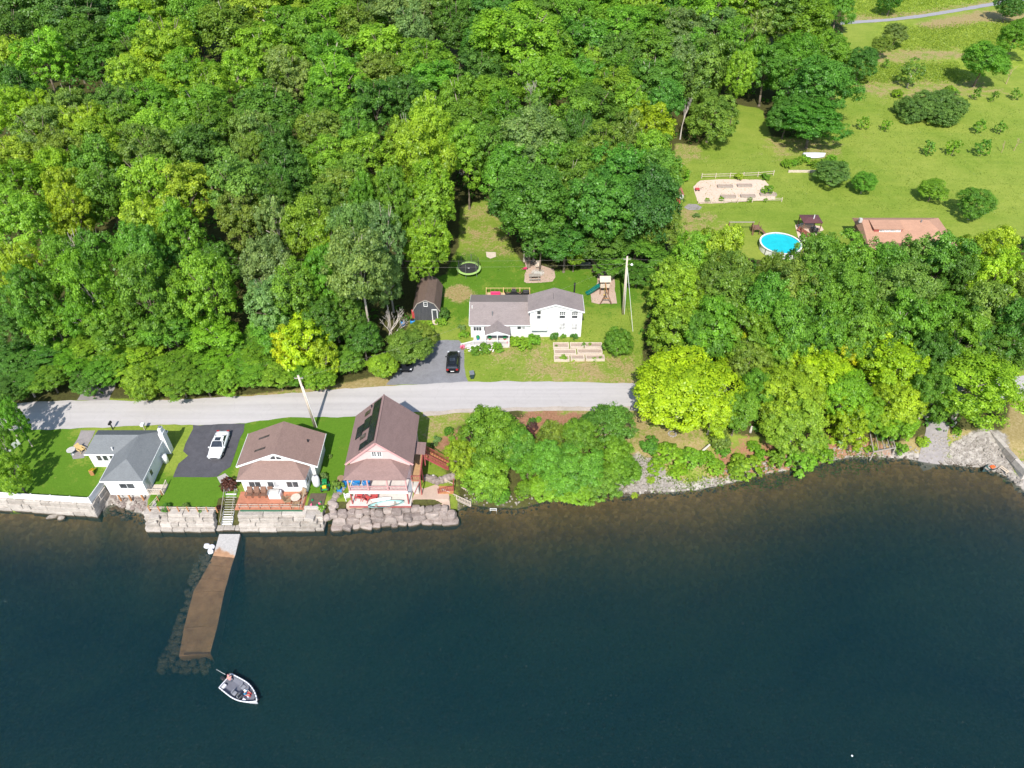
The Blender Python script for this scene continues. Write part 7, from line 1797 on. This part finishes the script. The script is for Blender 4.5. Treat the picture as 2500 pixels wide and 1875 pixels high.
# the big dark thicket on the upper lawn and the overgrown bed
p = G(2266, 290)
t = thing('thicket', 'big dark rounded thicket standing alone on the upper lawn', 'shrub', (p.x, p.y, ground_z(p.x, p.y)))
for i, (dx, dy, s, h) in enumerate([(-4.5,-.5,3.6,3.0), (-1.0,1.5,4.6,3.8), (3.0,2.0,4.4,4.0), (1.0,-2.4,4.4,3.0), (5.6,.6,3.4,3.0), (-4.6,2.6,3.0,2.6)]):
    link_mesh('crown', CROWNS['wide'][i % 4], t, (dx, dy, h*.55), (s, s, h*1.0), i*1.3, (.18, .30, .070))
link_mesh('trunk', TRUNKS[0], t, (0, 0, 0), (3, 3, 2.0), 0)
p = G(1980, 402)
t = thing('overgrown_bed', 'overgrown green garden bed in front of the white hull', 'plants', (p.x, p.y, ground_z(p.x, p.y)))
for i in range(9):
    link_mesh('foliage', CROWNS['bush'][i % 4], t, (-5.5+i*1.45, trs.uniform(-1.2, 1.6), .35), (1.35, 1.5, .95), i*1.1, tint_col('bright'))

# bare and dead trees
def bare_tree(px, py, H, spread, mat, label, seed, lean=(0, 0), name='dead_tree', dz=0.0):
    p = G(px, py)
    t = thing(name, label, 'tree', (p.x, p.y, ground_z(p.x, p.y)))
    rs = random.Random(seed); tw, br = MB(), MB()
    r0 = H*.018+.02
    def grow(a, d, ln, r, lvl, mb):
        b = a + d*ln
        mb.cyl(a, b, r, r*.62, 6 if lvl < 2 else 4, False)
        if lvl >= 4: return
        for k in range(3 if lvl < 3 else 2):
            nd = (d + Vector((rs.uniform(-1, 1), rs.uniform(-1, 1), rs.uniform(-.15, .6)))*spread).normalized()
            grow(b, nd, ln*rs.uniform(.55, .8), r*.58, lvl+1, br)
    grow(Vector((0, 0, -.1)), Vector((lean[0], lean[1], 1)).normalized(), H*.34, r0, 0, tw)
    tw.build('trunk', mat, t, True); br.build('branches', mat, t, True)
    return t
for a in [(1052,165,11,.75,'deadwood','bare grey dead tree rising in the far woodland',1), (958,850,6.5,.8,'deadwood','bleached dead branches beside the driveway tree',2,(.15,.1)),
          (945,838,7,.6,'deadwood','leaning bare tree by the shed yard',3,(.3,0)), (2445,372,2.6,.7,'twigs_tan','bare tan sapling left of the pair in the orchard',4), (2475,368,2.9,.7,'twigs_tan','bare tan sapling at the right end of orchard row',5),
          (2456,205,5.5,.8,'twigs_tan','brownish bare tree beside the large round lawn tree',6), (1318,350,17,.45,'deadwood','pale bare tree top in the grove behind the white house',7), (1300,345,16.5,.45,'deadwood','second pale bare tree top in the grove',8),
          (1410,235,17,.4,'deadwood','bare grey tree top between woodland crowns',9), (1660,340,9,.5,'deadwood','bare brown trunk at the foot of willow',10), (255,760,15,.5,'deadwood','dead forked tree inside the woodland above road',11), (1660,790,9,.5,'deadwood','dead pale branches in the east wood',12)]:
    bare_tree(*a)

# dark undergrowth on the woodland floor
def undergrowth(name, poly, n, color, label, seed, hgt=1.6, lf=.32):
    rs = np.random.RandomState(seed)
    xs_ = np.array([p[0] for p in poly]); ys_ = np.array([p[1] for p in poly])
    X = rs.uniform(xs_.min(), xs_.max(), n*3); Y = rs.uniform(ys_.min(), ys_.max(), n*3)
    k = in_poly(X, Y, poly); X, Y = X[k][:n], Y[k][:n]
    Z = surface(X, Y)
    m_ = 14
    C = np.stack([X, Y, Z + rs.uniform(.1, .5, len(X))], 1)
    e = unit(rs.normal(size=(len(X), m_, 3)) + np.array([0, 0, .5]))
    rad = rs.uniform(.5, 1.5, (len(X), 1, 1))
    P = (C[:, None, :] + e*rad*np.array([1, 1, hgt*.55])).reshape(-1, 3)
    P[:, 2] = np.maximum(P[:, 2], np.repeat(Z, m_) + .08)
    V = leaf_quads(P, e.reshape(-1, 3) + np.array([0, 0, .5]) + .5*rs.normal(size=P.shape), lf, rs)
    me = mesh_from_quads(name, V, np.clip(.45 + .2*rs.normal(size=len(P)), 0, 1))
    o = bpy.data.objects.new(name, me); COL.objects.link(o); o.color = (*color, 1)
    tag(o, label, 'undergrowth', None, 'stuff')
near_forest = [p for p in FOREST if True]
undergrowth('undergrowth', FOREST, 3600, (.10, .25, .03), 'low dark undergrowth on the floor of the woodland', 3)
undergrowth('undergrowth', EASTWOOD, 1100, (.11, .26, .03), 'low undergrowth on the floor of the east wood', 4)
# rough meadow grass and bank weeds
def tufts(name, poly, n, color, label, seed, size=.22, lift=.12, spread=.3, per=7):
    rs = np.random.RandomState(seed)
    xs_ = np.array([p[0] for p in poly]); ys_ = np.array([p[1] for p in poly])
    X = rs.uniform(xs_.min(), xs_.max(), n*3); Y = rs.uniform(ys_.min(), ys_.max(), n*3)
    k = in_poly(X, Y, poly); X, Y = X[k][:n], Y[k][:n]
    X = np.repeat(X, per) + rs.normal(scale=spread, size=len(X)*per); Y = np.repeat(Y, per) + rs.normal(scale=spread, size=len(Y)*per)
    P = np.stack([X, Y, surface(X, Y) + rs.uniform(.02, lift, len(X))], 1)
    V = leaf_quads(P, rs.normal(size=P.shape)*.8 + np.array([0, -.3, .7]), size, rs, .4)
    me = mesh_from_quads(name, V, np.clip(.5 + .2*rs.normal(size=len(P)), 0, 1))
    o = bpy.data.objects.new(name, me); COL.objects.link(o); o.color = (*color, 1)
    tag(o, label, 'grass', None, 'stuff')
tufts('meadow_grass', poly_g(ZE_pts([(600, -120), (2300, -250), (2300, -90), (1500, 75), (1000, 145), (620, 140)])), 2600, (.29, .38, .05), 'tall bright meadow grass beyond the far lane', 5, .22, .22, 1.2)
tufts('meadow_grass', poly_g(ZE_pts([(1000, 240), (1300, 245), (2212, 185), (2212, 420), (1600, 440), (1050, 450)])), 1800, (.29, .37, .055), 'long meadow grass between far lane and mown strip', 6, .2, .2, 1.3)
tufts('meadow_grass', poly_g(ZE_pts([(640, 600), (900, 590), (1600, 560), (1690, 720), (640, 750)])), 1200, (.27, .36, .05), 'strip of long grass above the mown upper lawn', 7, .2, .2, 1.2)
tufts('bank_weeds', poly_g([(1560, 1110), (1700, 1120), (1900, 1110), (2050, 1080), (2150, 1070), (2200, 1100), (2050, 1120), (1900, 1150), (1700, 1170), (1590, 1170)]), 420, (.15, .24, .02), 'sparse weeds on the rocky bank', 8, .16, .25, .35)
tufts('lawn_clover', poly_g([(1640, 400), (1900, 340), (2100, 230), (2490, 260), (2490, 520), (2100, 520), (1950, 500), (1700, 560)]), 1500, (.20, .28, .04), 'uneven grass tufts on the upper lawn', 19, .13, .07, .9)
tufts('lawn_clover', poly_g([(1090, 690), (1130, 640), (1560, 650), (1600, 900), (1180, 925), (1080, 800)]), 900, (.12, .26, .014), 'uneven grass tufts on the white house lawn', 9, .10, .06, .5)
